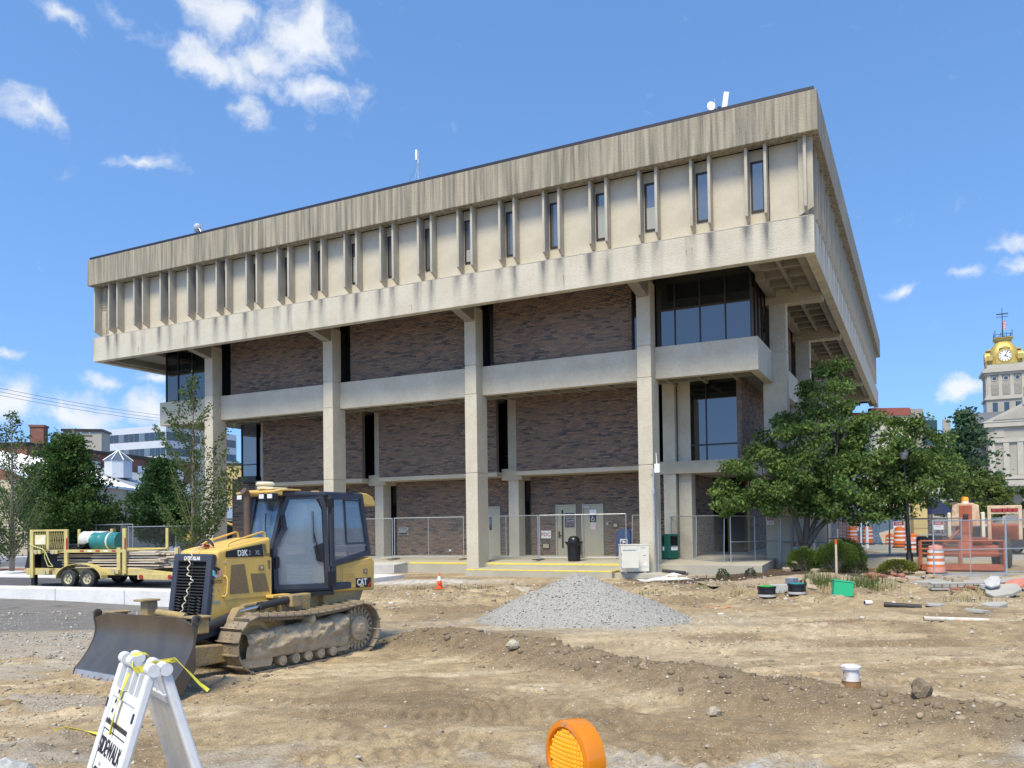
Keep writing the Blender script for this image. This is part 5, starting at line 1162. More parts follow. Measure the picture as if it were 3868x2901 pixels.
def warn_sign(label, x, y, z, rz, w=.36, h=.26):
    t_ = thing('warning_sign', label, 'sign', (x, y, z), rz)
    ob('board', MB().box(-w / 2, w / 2, -.006, 0, -h / 2, h / 2), M['white'], t_); ob('header', MB().box(-w / 2 + .02, w / 2 - .02, -.010, -.0065, .03, h / 2 - .02), M['redl'], t_)
    text('lettering', 'DANGER', h * .26, M['white'], t_, facing(0, -.0125, .03 + (h / 2 - .05) / 2), .002, sx=.8); text('lettering', 'KEEP OUT', h * .2, M['redl'], t_, facing(0, -.0085, -.06), .002, sx=.8)
warn_sign('small red and white sign on the fence left of the big tree', 9.72, 30.98, 2.12, .45)
for k, (x, y) in enumerate(((19.8, 47.4), (22.5, 47.9), (25.0, 48.3), (28.2, 48.8), (31.2, 49.3))):
    warn_sign(('leftmost', 'second from left', 'middle', 'second from right', 'rightmost')[k] + ' of five red and white signs on the far fence', x, y, 1.75, .17, .7, .5)
# ------------------------------------------------------------------ things along the terrace
def onwall(a, z): return bpos(a, GB - .0, z)
t_ = thing('wall_sign', 'white FDC sign in red letters on the brick wall beside the left beige door', 'sign', onwall(12.25, 1.665), -YAW)
ob('board', MB().box(-.24, .24, -.02, -.004, -.17, .17), M['white'], t_, bevel=.004); text('lettering', 'FDC', .24, mat('sign_red', (.35, .02, .08), .5), t_, facing(0, -.023, -.005), .004, bold=.003)
t_ = thing('drop_box', 'steel TAX DROP slot set in the brick wall', 'drop box', onwall(19.9, 1.88), -YAW)
ob('plate', MB().box(-.29, .29, -.02, -.004, -.19, .19), M['galv'], t_); ob('hood', MB().prism([(-.022, .06), (-.14, -.02), (-.14, -.07), (-.022, -.07)], -.24, .24, 'x'), M['galv'], t_); ob('slot', MB().box(-.2, .2, -.10, -.021, -.14, -.071), M['dark'], t_)
text('lettering', 'TAX DROP', .085, M['black'], t_, facing(0, -.022, .125), .003)
for (nm, lb, a, z, w, h, m_) in (('wall_box', 'dark metal connection box low on the brick wall left of the doors', 12.24, 1.16, .34, .24, 'frame'), ('alarm_panel', 'small brown framed panel on the wall above the blue mailbox', 8.96, 2.04, .22, .20, 'frame'), ('outlet_box', 'small white outlet box low on the brick wall', 17.24, .95, .12, .09, 'white'), ('switch_box', 'small grey switch box on the wall right of the beige doors', 9.33, 2.10, .10, .13, 'galv')):
    t_ = thing(nm, lb, 'box', onwall(a, z), -YAW); ob('case', MB().box(-w / 2, w / 2, -.06, -.004, -h / 2, h / 2), M[m_], t_, bevel=.008); ob('cover', MB().box(-w / 2 + .03, w / 2 - .03, -.068, -.0605, -h / 2 + .03, h / 2 - .03), M['galv' if m_ != 'white' else 'white'] if m_ != 'frame' else M['rim'], t_, bevel=.004)
t_ = thing('litter_bin', 'black litter bin with dome lid on the terrace by the doors', 'bin', (2.47, 33.1, .62), 0)
bn = MB()
for k in range(28):
    a = k * 2 * math.pi / 28; bn.add([(r * math.cos(a + s), r * math.sin(a + s), z) for r, z in ((.25, .02), (.275, .62), (.36, .76)) for s in (-.085, .085)], [(0, 1, 3, 2), (2, 3, 5, 4)])
M['bin'] = mat('bin_black', (.012, .012, .014), .35)
stuff(ob('slats', bn, M['bin'], t_)); ob('liner', MB().lathe([(0, .02), (.24, .02), (.265, .62), (.34, .755), (.30, .76), (0, .76)], 28), M['bin'], t_, smooth=True); ob('rim', MB().lathe([(.33, .755), (.375, .755), (.375, .785), (.33, .785)], 28), M['bin'], t_)
ob('dome_lid', MB().lathe([(.24, .77), (.245, .84), (.21, .94), (.13, 1.0), (0, 1.02)], 28), M['bin'], t_, smooth=True)
t_ = thing('mailbox', 'blue mail collection box with rounded top beside the doors', 'mailbox', (4.62, 33.9, .64), -YAW + .15)
M['mblue'] = mat('mail_blue', (.028, .06, .17), .45)
pr = [(-.30, .25), (.30, .25)] + [(.30 * math.cos(q), .98 + .29 * math.sin(q)) for q in np.linspace(0, math.pi, 14)]
ob('body', MB().prism(pr, -.33, .33, 'y'), M['mblue'], t_, bevel=.012, smooth=True)
for x in (-.27, .27):
    for y in (-.28, .28): ob('leg', MB().box(x - .03, x + .03, y - .03, y + .03, 0, .27), M['mblue'], t_)
ob('label', MB().box(-.13, .17, -.338, -.331, .54, .84), M['white'], t_); ob('emblem_field', MB().box(-.10, .14, -.342, -.3385, .63, .80), M['navy'], t_)
ob('eagle_emblem', MB().prism([(-.09, .775), (.02, .775), (.12, .71), (-.04, .645), (-.01, .70), (-.075, .70), (.02, .735), (-.085, .745)], -.346, -.3425, 'y'), M['white'], t_)
text('lettering', 'UNITED STATES', .034, M['navy'], t_, facing(.02, -.340, .595), .002, sx=.85); text('lettering', 'POSTAL SERVICE', .034, M['navy'], t_, facing(.02, -.340, .562), .002, sx=.85)
M['nwg'] = mat('newsbox_green', (.012, .10, .07), .5)
for k, (dx, dy, lb) in enumerate(((0, 0, 'green newspaper box nearer the concrete column'), (.30, -.18, 'green newspaper box standing in front of its twin'))):
    t_ = thing('newspaper_box', lb, 'newspaper box', (5.95 + dx, 32.75 + dy, .61), -YAW + 1.0)
    ob('case', MB().box(-.24, .24, -.2, .2, .10, 1.06), M['nwg'], t_, bevel=.015); ob('base', MB().box(-.2, .2, -.17, .17, 0, .099), M['nwg'], t_); ob('window', MB().box(-.17, .17, -.206, -.201, .62, .98), M['glass'], t_); ob('card', MB().box(-.15, .18, -.208, -.2015, .42, .56), M['white'], t_); ob('card', MB().box(.2405, .245, -.12, .12, .50, .64), M['white'], t_); ob('handle', MB().cyl((-.1, -.23, .58), (.1, -.23, .58), .012, n=6), M['galv'], t_)
t_ = thing('air_conditioner', 'cream outdoor air conditioner unit with square wind baffle on a concrete pad', 'air conditioner', (4.35, 29.6, .33), R(7))
M['acw'] = mat('ac_cream', (.70, .67, .57), .45, col2=(.64, .60, .50), nscale=2, namt=.4)
ob('case', MB().box(-.50, .52, -.18, .20, .05, 1.02), M['acw'], t_, bevel=.015); ob('lid', MB().box(-.515, .535, -.195, .215, 1.0, 1.03), M['acw'], t_, bevel=.01); ob('feet', MB().box(-.4, -.3, -.2, .2, 0, .05).box(.3, .4, -.2, .2, 0, .05), M['galv'], t_); ob('seam', MB().box(.09, .098, -.183, -.1805, .22, 1.0), M['galv'], t_); ob('seam', MB().box(-.5, .52, -.183, -.1805, .21, .22), M['galv'], t_)
bf = ob('wind_baffle', MB().box(-.56, .05, -.50, -.46, .20, .80), M['acw'], t_, bevel=.01)
for s in (-.52, .0): ob('baffle_arm', MB().box(s, s + .03, -.459, -.181, .24, .27).box(s, s + .03, -.459, -.181, .72, .75).box(s, s + .03, -.459, -.181, .47, .50), M['acw'], bf)
ob('fan_opening', MB().lathe([(0, .0), (.24, .0), (.26, .012), (0, .012)], 26, (-.22, -.181, .52), Matrix.Rotation(math.pi / 2, 3, 'X')), M['dark'], t_); ob('top_vent', MB().box(-.45, .05, -.186, -.1805, .80, .84), M['galv'], t_)
text('lettering', 'MITSUBISHI', .035, M['black'], t_, facing(.29, -.184, .90), .002); ob('badge', MB().box(.30, .40, -.184, -.1808, .62, .635), M['black'], t_); ob('rating_label', MB().box(.33, .42, -.184, -.1808, .27, .37), M['white'], t_)
cp = bpos(5.85, 1.55, 0)
t_ = thing('conduit_riser', 'grey conduit with a white radio box strapped to the right column', 'conduit', (cp.x, cp.y, .3), -YAW)
ob('pipe', MB().tube([(.02, 0, 0), (.0, 0, 1.0), (0, 0, 3.6), (.02, 0, 3.75), (.10, -.02, 3.78)], .03, 8), M['galv'], t_, smooth=True); ob('pipe', MB().cyl((.12, .05, .0), (.12, .05, 1.9), .018, n=6), M['galv'], t_)
ob('radio_box', MB().box(.06, .26, -.10, .02, 3.62, 3.95), M['white'], t_, bevel=.02); ob('radio_box', MB().box(-.05, .05, -.09, -.03, 2.86, 3.04), M['galv'], t_, bevel=.01); ob('antenna', MB().tube([(.14, -.04, 3.95), (.12, -.04, 4.35)], [.02, .012], 6), M['white'], t_); ob('bracket', MB().box(-.12, .06, -.03, .0, 3.72, 3.76), M['galv'], t_)
def cone(label, x, y, z, h, tilt=0):
    t_ = thing('traffic_cone', label, 'cone', (x, y, z), .4); t_.rotation_euler.x = tilt
    s = h / .71; og = mat('cone_orange', (.75, .10, .02), .55) if 'cone' not in M else M['cone']; M['cone'] = og
    ob('body', MB().lathe([(.14 * s, .03 * s), (.03 * s, .70 * s), (.02 * s, .71 * s), (0, .71 * s)], 20), og, t_, smooth=True); ob('base', MB().box(-.19 * s, .19 * s, -.19 * s, .19 * s, 0, .035 * s), og, t_, bevel=.01)
    f = lambda z: (.14 - .11 * (z - .03) / .67) * s + .003
    ob('collar', MB().lathe([(f(.36), .36 * s), (f(.55), .55 * s)], 20), M['white'], t_, smooth=True)
    return t_
cn = cone('orange traffic cone with one white collar alone on the dirt', -2.33, 26.05, gz(-2.33, 26.05) - .01, .52); text('lettering', 'NP', .09, M['black'], cn, Matrix.Rotation(-.4, 4, 'Z') @ Matrix.Translation((.02, -.105, .16)) @ FX, .01)
cone('orange cone leaning behind the big tree trunk', 11.75, 33.2, .50, .75, .25); cone('second orange cone beside the leaning one behind the trunk', 11.45, 33.4, .50, .75)

# ------------------------------------------------------------------ barricade sign in the foreground
BT0, BT1 = Vector((-2.22, 4.78, 0)), Vector((-1.85, 4.31, 0)); BG_ = gz(-2, 4.5)
bt = (BT1 - BT0).normalized(); bc = (BT0 + BT1) / 2
brz = math.atan2(bt.y, bt.x)
BAR = thing('folding_barricade', 'white plastic A frame sidewalk closed barricade at lower left', 'barricade', (bc.x, bc.y, BG_), brz)
M['plast'] = mat('white_plastic', (.74, .745, .76), .42, col2=(.60, .585, .55), nscale=5, namt=.55, mottle=.3, mscale=22, mcol=(.45, .41, .35))
BH_ = 1.37 - BG_
th = math.atan2(.33, BH_)
hw = .30
for s in (-1, 1):          # s=-1 leans to local -y (outer, sign side)
    Mx = Matrix.Translation((0, s * .03, BH_)) @ Matrix.Rotation(s * th, 4, 'X')
    pn = ob('leg_panel', MB().box(-hw, -hw + .055, -.025, .025, -1.15, -.03, Mx).box(hw - .055, hw, -.025, .025, -1.15, -.03, Mx), M['plast'], BAR, bevel=.012)
    ob('web', MB().box(-hw + .0551, hw - .0551, -.008, .008, -1.0, -.16, Mx), M['plast'], pn)
    ob('cross_bar', MB().box(-hw + .0551, hw - .0551, -.02, .02, -.21, -.16, Mx), M['plast'], pn, bevel=.006)
    for x in (-hw + .03, -.10, .08, hw - .03):
        if (x > 0) == (s > 0) or abs(x) > .2: ob('hinge_knuckle', MB().cyl(Mx @ Vector((x - .045, 0, .0)), Mx @ Vector((x + .045, 0, .0)), .034, n=14), M['plast'], pn, smooth=True)
    for x in (-.12, .02, .14): ob('rib', MB().box(x - .012, x + .012, -.016, .016, -.16, -.04, Mx), M['plast'], pn)
    if s == -1:
        FM = Mx @ Matrix.Rotation(math.pi / 2, 4, 'X')
        pos_ = lambda x, z, y=-.0125: Mx @ Matrix.Translation((x, y, z)) @ Matrix.Rotation(math.pi / 2, 4, 'X')
        ob('sign_face', MB().box(-.235, .235, -.0115, -.0085, -.98, -.36, Mx), M['white'], pn); ob('stripe', MB().box(-.245, .245, -.0125, -.009, -.358, -.335, Mx), M['frame'], pn)
        for (x0, x1, z0, z1) in ((-.232, .232, -.39, -.384), (-.232, -.226, -.975, -.384), (.226, .232, -.975, -.384)): ob('border', MB().box(x0, x1, -.0135, -.0118, z0, z1, Mx), M['black'], pn)
        text('lettering', 'SIDEWALK', .125, M['black'], pn, pos_(0, -.475, -.014), .002, sx=.76, bold=.002); text('lettering', 'CLOSED', .125, M['black'], pn, pos_(0, -.635, -.014), .002, sx=.92, bold=.002)
        for x, z in ((-.1, -.56), (.1, -.56)): ob('bolt', MB().cyl(Mx @ Vector((x, -.012, z)), Mx @ Vector((x, -.02, z)), .01, n=8), M['galv'], pn)
        for x, z in ((-hw + .02, -.25), (hw - .02, -.25)): ob('reflector', MB().box(x - .012, x + .012, -.029, -.0255, z - .03, z + .02, Mx), M['navy'], pn)
        ob('pivot_bolt', MB().cyl(Mx @ Vector((hw, 0, -.0)), Mx @ Vector((hw + .012, 0, 0)), .016, n=10), M['galv'], pn)
def ribbon(pts, w, tw=0, th_=.0012):
    pts = [Vector(p) for p in pts]; mb = MB(); vs = []
    for k, p in enumerate(pts):
        d = (pts[min(k + 1, len(pts) - 1)] - pts[max(k - 1, 0)]).normalized(); s = d.cross(Vector((0, 1, .2))).normalized()
        s = Matrix.Rotation(tw * k, 3, d) @ s; n_ = d.cross(s) * th_
        vs += [p - s * w / 2 - n_, p + s * w / 2 - n_, p + s * w / 2 + n_, p - s * w / 2 + n_]
    fs = []
    for k in range(len(pts) - 1):
        b = 4 * k; fs += [(b + i, b + (i + 1) % 4, b + 4 + (i + 1) % 4, b + 4 + i) for i in range(4)]
    return mb.add(vs, fs)
M['tape'] = mat('caution_tape', (.75, .66, .06), .45)
ct = thing('caution_tape', 'yellow caution tape knotted round the top of the barricade', 'tape', (bc.x, bc.y, BG_), brz)
ob('tail', ribbon([(-.02, -.075, BH_ - .05), (-.03, -.10, BH_ - .12), (-.05, -.13, BH_ - .22), (-.045, -.15, BH_ - .30), (-.03, -.17, BH_ - .37)], .042, .12), M['tape'], ct); ob('wrap', ribbon([(-.10 + .02 * math.sin(q), .055 * math.cos(q), BH_ + .045 * math.sin(q)) for q in np.linspace(0, 6.2, 14)], .03), M['tape'], ct)
ob('tail', ribbon([(.10, .06, BH_ + .01), (.20, .11, BH_ + .03), (.24, .16, BH_ - .03), (.28, .21, BH_ - .10), (.30, .25, BH_ - .14)], .03, .25), M['tape'], ct); ob('wrap', ribbon([(-.08, -.04, BH_ - .0), (.02, -.06, BH_ - .03), (.12, -.05, BH_ - .015), (.20, .0, BH_ + .02), (.22, .08, BH_ + .02)], .035, .1), M['tape'], ct)
for k in range(4): ob('print_mark', ribbon([(-.035 - .006 * k, -.112 - .016 * k - .004, BH_ - .135 - .05 * k), (-.038 - .006 * k, -.118 - .016 * k - .004, BH_ - .155 - .05 * k)], .02, 0), M['black'], ct)
tag(ob('tape_scrap', ribbon([(-4.75, 8.55, gz(-4.75, 8.55) + .02), (-4.6, 8.5, gz(-4.6, 8.5) + .035), (-4.42, 8.5, gz(-4.42, 8.5) + .015), (-4.25, 8.42, gz(-4.2, 8.4) + .03), (-4.05, 8.35, gz(-4.05, 8.35) + .015)], .05, .5), M['tape']), 'crumpled yellow tape scrap lying on the gravel by the blade', 'tape')
tag(ob('tape_scrap', ribbon([(-6.3, 9.95, gz(-6.3, 9.95) + .02), (-6.15, 10.0, gz(-6.1, 10) + .05), (-5.98, 10.02, gz(-6, 10) + .03)], .06, .5), M['tape']), 'yellow tape end at the left edge of the picture', 'tape')
# amber light on its barricade
AL = thing('warning_light', 'round amber barricade warning lamp at the bottom edge', 'warning light', (.165, 2.22, 1.10), -R(58))
M['amber'] = glass_mat('amber_lens', (.98, .34, .008), .12, spec=.6)
M['amber'].node_tree.nodes['Principled BSDF'].inputs['Transmission Weight'].default_value = .45
M['amberd'] = glass_mat('amber_inner', (1.0, .40, .01), .10, spec=.8)
LR = Matrix.Rotation(math.pi / 2, 3, 'X')      # lens axis along local -y
ob('lens_rim', MB().lathe([(0, -.026), (.085, -.026), (.097, -.022), (.099, .022), (.096, .030), (.080, .033), (.078, .028), (0, .026)], 48, (0, 0, .38), LR), M['amber'], AL, smooth=True)
ob('front_lens', MB().lathe([(.079, .027), (.070, .034), (.045, .040), (0, .043)], 40, (0, 0, .38), LR), M['amberd'], AL, smooth=True)
pr_ = MB()
for i in range(-6, 7):
    for j in range(-6, 7):
        r = math.hypot(i, j) * .0115
        if r > .07: continue
        c = Vector((i * .0115, -.034 - .009 * (1 - (r / .075) ** 2), .38 + j * .0115)); pr_.add([c + Vector((dx, dy, dz)) * .0052 for dx, dy, dz in ((-1, 0, -1), (1, 0, -1), (1, 0, 1), (-1, 0, 1), (0, -.9, 0))], [(0, 1, 4), (1, 2, 4), (2, 3, 4), (3, 0, 4)])
stuff(ob('prisms', pr_, M['amberd'], AL))
ob('retaining_ring', MB().lathe([(.078, .03), (.082, .04), (.096, .037), (.099, .03)], 48, (0, 0, .38), LR), M['amber'], AL, smooth=True)
for q in (90, 210, 330): ob('screw', MB().cyl((.089 * math.cos(R(q)), -.036, .38 + .089 * math.sin(R(q))), (.089 * math.cos(R(q)), -.041, .38 + .089 * math.sin(R(q))), .004, n=8), M['galv'], AL)
ob('back_lens', MB().lathe([(.085, -.026), (.06, -.036), (0, -.040)], 40, (0, 0, .38), LR), M['amberd'], AL, smooth=True)
ob('battery_case', MB().box(-.085, .085, -.05, .05, .02, .275), M['ty'], AL, bevel=.012)
tb = thing('plank_barricade', 'orange and white plank barricade carrying the amber lamp, below the frame', 'barricade', (.165, 2.27, gz(.165, 2.27)), .35)
bh = 1.10 - gz(.165, 2.27)
for k in range(2):
    pk_ = ob('plank', MB().box(-.6, .6, -.02, .02, bh - .26 - k * .4, bh - .02 - k * .4), M['white'], tb)
    for j in range(4): ob('stripe', MB().prism([(-.5 + j * .3, bh - .255 - k * .4), (-.38 + j * .3, bh - .255 - k * .4), (-.24 + j * .3, bh - .025 - k * .4), (-.36 + j * .3, bh - .025 - k * .4)], -.0235, -.0205, 'y'), M['cone'], pk_)
for x in (-.5, .5):
    for s in (-1, 1): ob('leg', MB().box(x - .02, x + .02, -.02, .02, -bh, .03, Matrix.Translation((0, s * .045, bh)) @ Matrix.Rotation(s * .18, 4, 'X')), M['galv'], tb)
# ------------------------------------------------------------------ trees and plants
def leaf_mat(name, tint):
    m = mat(name, tint, .6, attr=True, spec=.2); t = m.node_tree; b = t.nodes['Principled BSDF']
    tr = t.nodes.new('ShaderNodeBsdfTranslucent'); mx = t.nodes.new('ShaderNodeMixShader'); mx.inputs[0].default_value = .38
    at = [n for n in t.nodes if n.type == 'ATTRIBUTE'][0]; t.links.new(at.outputs['Color'], tr.inputs[0])
    t.links.new(b.outputs[0], mx.inputs[1]); t.links.new(tr.outputs[0], mx.inputs[2]); t.links.new(mx.outputs[0], t.nodes['Material Output'].inputs[0])
    return m
M['leaf'] = leaf_mat('foliage', (.06, .1, .03))
M['bark'] = mat('bark', (.17, .145, .12), .95, col2=(.09, .075, .06), nscale=8, namt=.8, stretch=(3, 3, .6), bump=.8, bscale=30)
M['barkg'] = mat('grey_bark', (.24, .21, .17), .95, col2=(.14, .12, .10), nscale=9, namt=.7, stretch=(3, 3, .6))
def leaves(name, C, size, cols, seed, up=.35, droop=0, n_dir=None, asp=.55):
    r = np.random.default_rng(seed); n = len(C)
    d = r.normal(size=(n, 3)); 
    if n_dir is not None: d = d * .7 + n_dir
    d /= np.linalg.norm(d, axis=1, keepdims=True); d[:, 2] -= droop; d /= np.linalg.norm(d, axis=1, keepdims=True)
    w = r.normal(size=(n, 3)); w[:, 2] *= (1 - up); w = np.cross(d, w); w /= np.linalg.norm(w, axis=1, keepdims=True) + 1e-9
    nn = np.cross(d, w)
    s = size * r.uniform(.45, 1.45, (n, 1)); q = s * asp
    P0 = C - d * s * .5; P2 = C + d * s * .5; P1 = C + w * q * .5 + nn * s * .08; P3 = C - w * q * .5 + nn * s * .08
    V = np.stack([P0, P1, P2, P3], 1).reshape(-1, 3); F = np.arange(4 * n).reshape(n, 4)
    F = np.concatenate([F[:, [0, 1, 2]], F[:, [0, 2, 3]]]); cc = np.concatenate([cols, cols])
    return npmesh(name, V, F, cc)
def lcol(n, seed, base, var=.35, hue=.25, clump=None):
    r = np.random.default_rng(seed); c = np.array(base)[None] * r.uniform(1 - var, 1 + var, (n, 1))
    h = r.uniform(-hue, hue, (n, 1)); c = c * np.concatenate([1 + h, 1 + h * .3, 1 - h * .3], 1)
    if clump is not None: c = c * clump[:, None]
    return np.clip(c, .004, .5)
def limb(mb, a, b, r0, r1, rnd, n=6, k=5, wob=.08):
    a, b = Vector(a), Vector(b); L_ = (b - a).length; pts = []
    for i in range(k + 1):
        t_ = i / k; p_ = a.lerp(b, t_); s = math.sin(math.pi * t_) * wob * L_
        pts.append(p_ + Vector((rnd.uniform(-1, 1), rnd.uniform(-1, 1), rnd.uniform(-.2, .9))) * s)
    mb.tube(pts, [r0 + (r1 - r0) * i / k for i in range(k + 1)], n); return pts
def broad_tree(name, label, loc, lobes, trunk, nl, size, base, seed, group=None, droop=.15, bark='bark', clumps=150, cs=.55, bare=0):
    """lobes: (x, y, z, rx, ry, rz, weight) crown volumes; trunk: list of (points, r0, r1)"""
    rnd = random.Random(seed); r = np.random.default_rng(seed)
    t_ = thing(name, label, 'tree', loc, 0, group)
    tm = MB()
    for pts, r0, r1 in trunk: tm.tube(pts, [r0 + (r1 - r0) * i / (len(pts) - 1) for i in range(len(pts))], 10)
    tips = [Vector(pts[-1]) for pts, _, _ in (trunk[1:] if len(trunk) > 2 else trunk)] + ([Vector(pts[-2]) for pts, _, _ in trunk[1:]] if len(trunk) > 2 else [])
    w = np.array([l[6] for l in lobes], float); w /= w.sum(); cc = []
    while len(cc) < clumps:
        l = lobes[r.choice(len(lobes), p=w)]; v = r.normal(size=3); v /= np.linalg.norm(v); v *= r.uniform(.45, 1.0) ** .5
        cc.append((l[0] + v[0] * l[3], l[1] + v[1] * l[4], l[2] + v[2] * l[5]))
    cc = np.array(cc)
    for c in cc[:80]:
        src = min(tips, key=lambda q: (Vector(c) - q).length + (0 if q.z < c[2] else 2)); limb(tm, src, c, (.022 * trunk[0][1] / .16 + .010), .006, rnd)
    ob('trunk', tm, M[bark], t_, smooth=2)
    if bare:
        bm_ = MB()
        for k in range(bare):
            c = Vector(cc[r.integers(len(cc))]); 
            for j in range(6): limb(bm_, c, c + Vector((rnd.uniform(-.5, .5), -abs(rnd.uniform(0, .5)), rnd.uniform(-.3, .4))), .008, .003, rnd, 4, 3, .15)
        stuff(ob('bare_twigs', bm_, M['barkg'], t_))
    ci = r.integers(0, len(cc), nl); sub = r.normal(size=(nl, 3)); sub /= np.linalg.norm(sub, axis=1, keepdims=True); rad = r.uniform(0, 1, (nl, 1)) ** .5
    csz = r.uniform(.6, 1.3, len(cc))[ci][:, None] * cs
    Cc = cc[ci] + sub * rad * csz * np.array((1.0, 1.0, .62))
    cb_ = r.uniform(.72, 1.25, len(cc))[ci]
    stuff(ob('crown', leaves('crown', Cc, size, lcol(nl, seed, base, clump=cb_), seed, droop=droop), M['leaf'], t_))
    return t_
# the big tree in front of the right corner
bx, by = 10.75, 30.3; bz = gz(bx, by) - .05
broad_tree('shade_tree', 'large spreading green tree in front of the right corner of the building', (bx, by, bz),
    [(.6, 0, 4.6, 2.0, 1.8, 1.5, 1.2), (-1.6, -.2, 3.4, 1.5, 1.5, 1.05, 1.0), (3.0, .1, 4.5, 1.9, 1.6, 1.4, 1.5), (1.0, 0, 6.4, 1.0, 1.0, 1.1, .55), (.2, -.4, 3.2, 2.4, 1.6, .9, 1.0), (4.4, .0, 3.9, 1.25, 1.3, 1.25, 1.1), (1.9, 0, 3.0, 1.8, 1.4, .75, .7), (-2.9, -.2, 2.6, .55, .6, .5, .16), (1.3, 0, 7.35, .55, .5, .6, .2), (-.9, 0, 4.7, 1.0, 1.0, .8, .4), (2.1, -.3, 2.35, 2.1, 1.1, .6, .8), (-.7, -.6, 2.5, 1.7, .9, .5, .45), (4.6, 0, 3.4, 1.1, 1.0, 1.1, .5), (3.2, -1.1, 3.5, 1.4, .6, 1.3, .9), (1.2, -.9, 2.2, 1.3, .6, .4, .3)],
    [([(0, 0, 0), (.02, 0, .5), (-.05, 0, .9)], .22, .17), ([(-.03, 0, .85), (-.25, 0, 1.6), (-.5, -.05, 2.4), (-.9, -.1, 3.2)], .13, .06), ([(.0, 0, .85), (.12, .05, 1.7), (.2, .05, 2.8), (.5, 0, 4.4)], .13, .05), ([(.03, 0, .8), (.5, 0, 1.5), (1.0, 0, 2.0), (1.9, .05, 2.5), (2.8, .1, 3.2)], .12, .05), ([(.02, .05, .9), (.45, .1, 1.8), (1.0, .1, 3.0), (1.3, 0, 4.6)], .10, .04)],
    60000, .135, (.125, .195, .05), 21, clumps=330, cs=.46, bare=7)
def conical(name, label, loc, h, rad, nl, size, base, seed, group=None, z0=.5, sparse=False, cat='tree'):
    rnd = random.Random(seed); r = np.random.default_rng(seed); t_ = thing(name, label, cat, loc, 0, group); tm = MB()
    tm.tube([(0, 0, 0), (0, 0, h * .4), (0, 0, h * .95)], [.03 * h * .55, .02 * h * .5, .01], 8)
    nb_ = 66 if sparse else 170; P_ = []; Dd = []
    for k in range(nb_):
        f = (k + rnd.random()) / nb_; z = z0 + (h - z0) * f ** 1.15
        prof_ = rad * (min(1, .45 + f / .28) ** .8 * (1 - max(0, f - .22) / .78) ** .62 + .04 if not sparse else (math.sin(math.pi * min(1, f * .86 + .14)) ** .9))
        a = rnd.uniform(0, 6.28); ln_ = prof_ * rnd.uniform(.72, 1.10)
        rise = (.55 if not sparse else 1.5) * ln_
        b0 = Vector((0, 0, max(.3, z - rise * (.5 if not sparse else 1)))); b1 = Vector((math.cos(a) * ln_, math.sin(a) * ln_, z + (.35 * ln_ if not sparse else 0)))
        limb(tm, b0, b1, .022 if not sparse else .018, .004, rnd, 4, 4, .04)
        m_ = max(6, int(nl / nb_ * (ln_ / rad + .25)))
        tt = r.uniform(.35 if not sparse else .25, 1.05, m_)
        spread = (.07 + .14 * (1 - tt))[:, None] * rad * (1.0 if not sparse else .55)
        pts = np.array(b0)[None] + (np.array(b1) - np.array(b0))[None] * tt[:, None] + r.normal(size=(m_, 3)) * spread * np.array((1, 1, .7))
        P_.append(pts); Dd.append(np.repeat(np.array([[math.cos(a), math.sin(a), .6]]), m_, 0))
    P_ = np.concatenate(P_); Dd = np.concatenate(Dd); cl = np.repeat(r.uniform(.7, 1.25, 60), len(P_) // 60 + 1)[:len(P_)]
    ob('trunk', tm, M['barkg' if sparse else 'bark'], t_, smooth=2)
    stuff(ob('crown', leaves('crown', P_, size, lcol(len(P_), seed, base, clump=cl), seed, n_dir=Dd), M['leaf'], t_))
    return t_
conical('hornbeam_tree', 'large dense dark green rounded tree behind the trailer', (-27.2, 50, .5), 7.3, 2.95, 42000, .19, (.075, .14, .036), 31, z0=.7)
conical('hornbeam_tree', 'smaller dense dark green tree between the trailer and the slender tree', (-22.2, 52, .45), 6.1, 2.15, 34000, .18, (.055, .115, .04), 32, z0=1.0)
conical('young_tree', 'slender sparse young tree rising in front of the left column', (-13.95, 36, .3), 8.6, 1.95, 9500, .115, (.10, .15, .04), 33, z0=1.9, sparse=True)
conical('young_tree', 'slender sparse young tree at the far left edge', (-21.9, 36, .4), 7.0, 1.7, 7000, .115, (.10, .15, .05), 34, z0=1.6, sparse=True)
# far right trees in front of the courthouse
def feathery(name, label, loc, h, rad, nl, size, base, seed):
    rnd = random.Random(seed); r = np.random.default_rng(seed); t_ = thing(name, label, 'tree', loc, 0); tm = MB(); tm.tube([(0, 0, 0), (0, 0, h * .5), (0, 0, h * .98)], [.45, .25, .03], 8)
    P_ = []; Dd = []
    for k in range(110):
        f = k / 110; z = h * (.12 + .88 * f); a = rnd.uniform(0, 6.28); ln_ = rad * (1 - f) ** .75 * rnd.uniform(.55, 1.1) + .25
        b0 = Vector((0, 0, z)); b1 = Vector((math.cos(a) * ln_, math.sin(a) * ln_, z + .18 * ln_)); limb(tm, b0, b1, .05, .01, rnd, 4, 3, .05)
        m_ = max(8, int(nl / 110 * (ln_ / rad + .2))); tt = r.uniform(.15, 1.05, m_)
        P_.append(np.array(b0)[None] + (np.array(b1) - np.array(b0))[None] * tt[:, None] + r.normal(size=(m_, 3)) * np.array((.5, .5, .28)) * (rad / 5)); Dd.append(np.repeat(np.array([[math.cos(a), math.sin(a), .1]]), m_, 0))
    P_ = np.concatenate(P_); Dd = np.concatenate(Dd)
    ob('trunk', tm, M['bark'], t_, smooth=2); stuff(ob('crown', leaves('crown', P_, size, lcol(len(P_), seed, base), seed, n_dir=Dd), M['leaf'], t_)); return t_
feathery('larch_tree', 'tall feathery conical tree in front of the courthouse', (66.5, 120, .2), 17.8, 6.0, 11000, .62, (.075, .13, .065), 41)
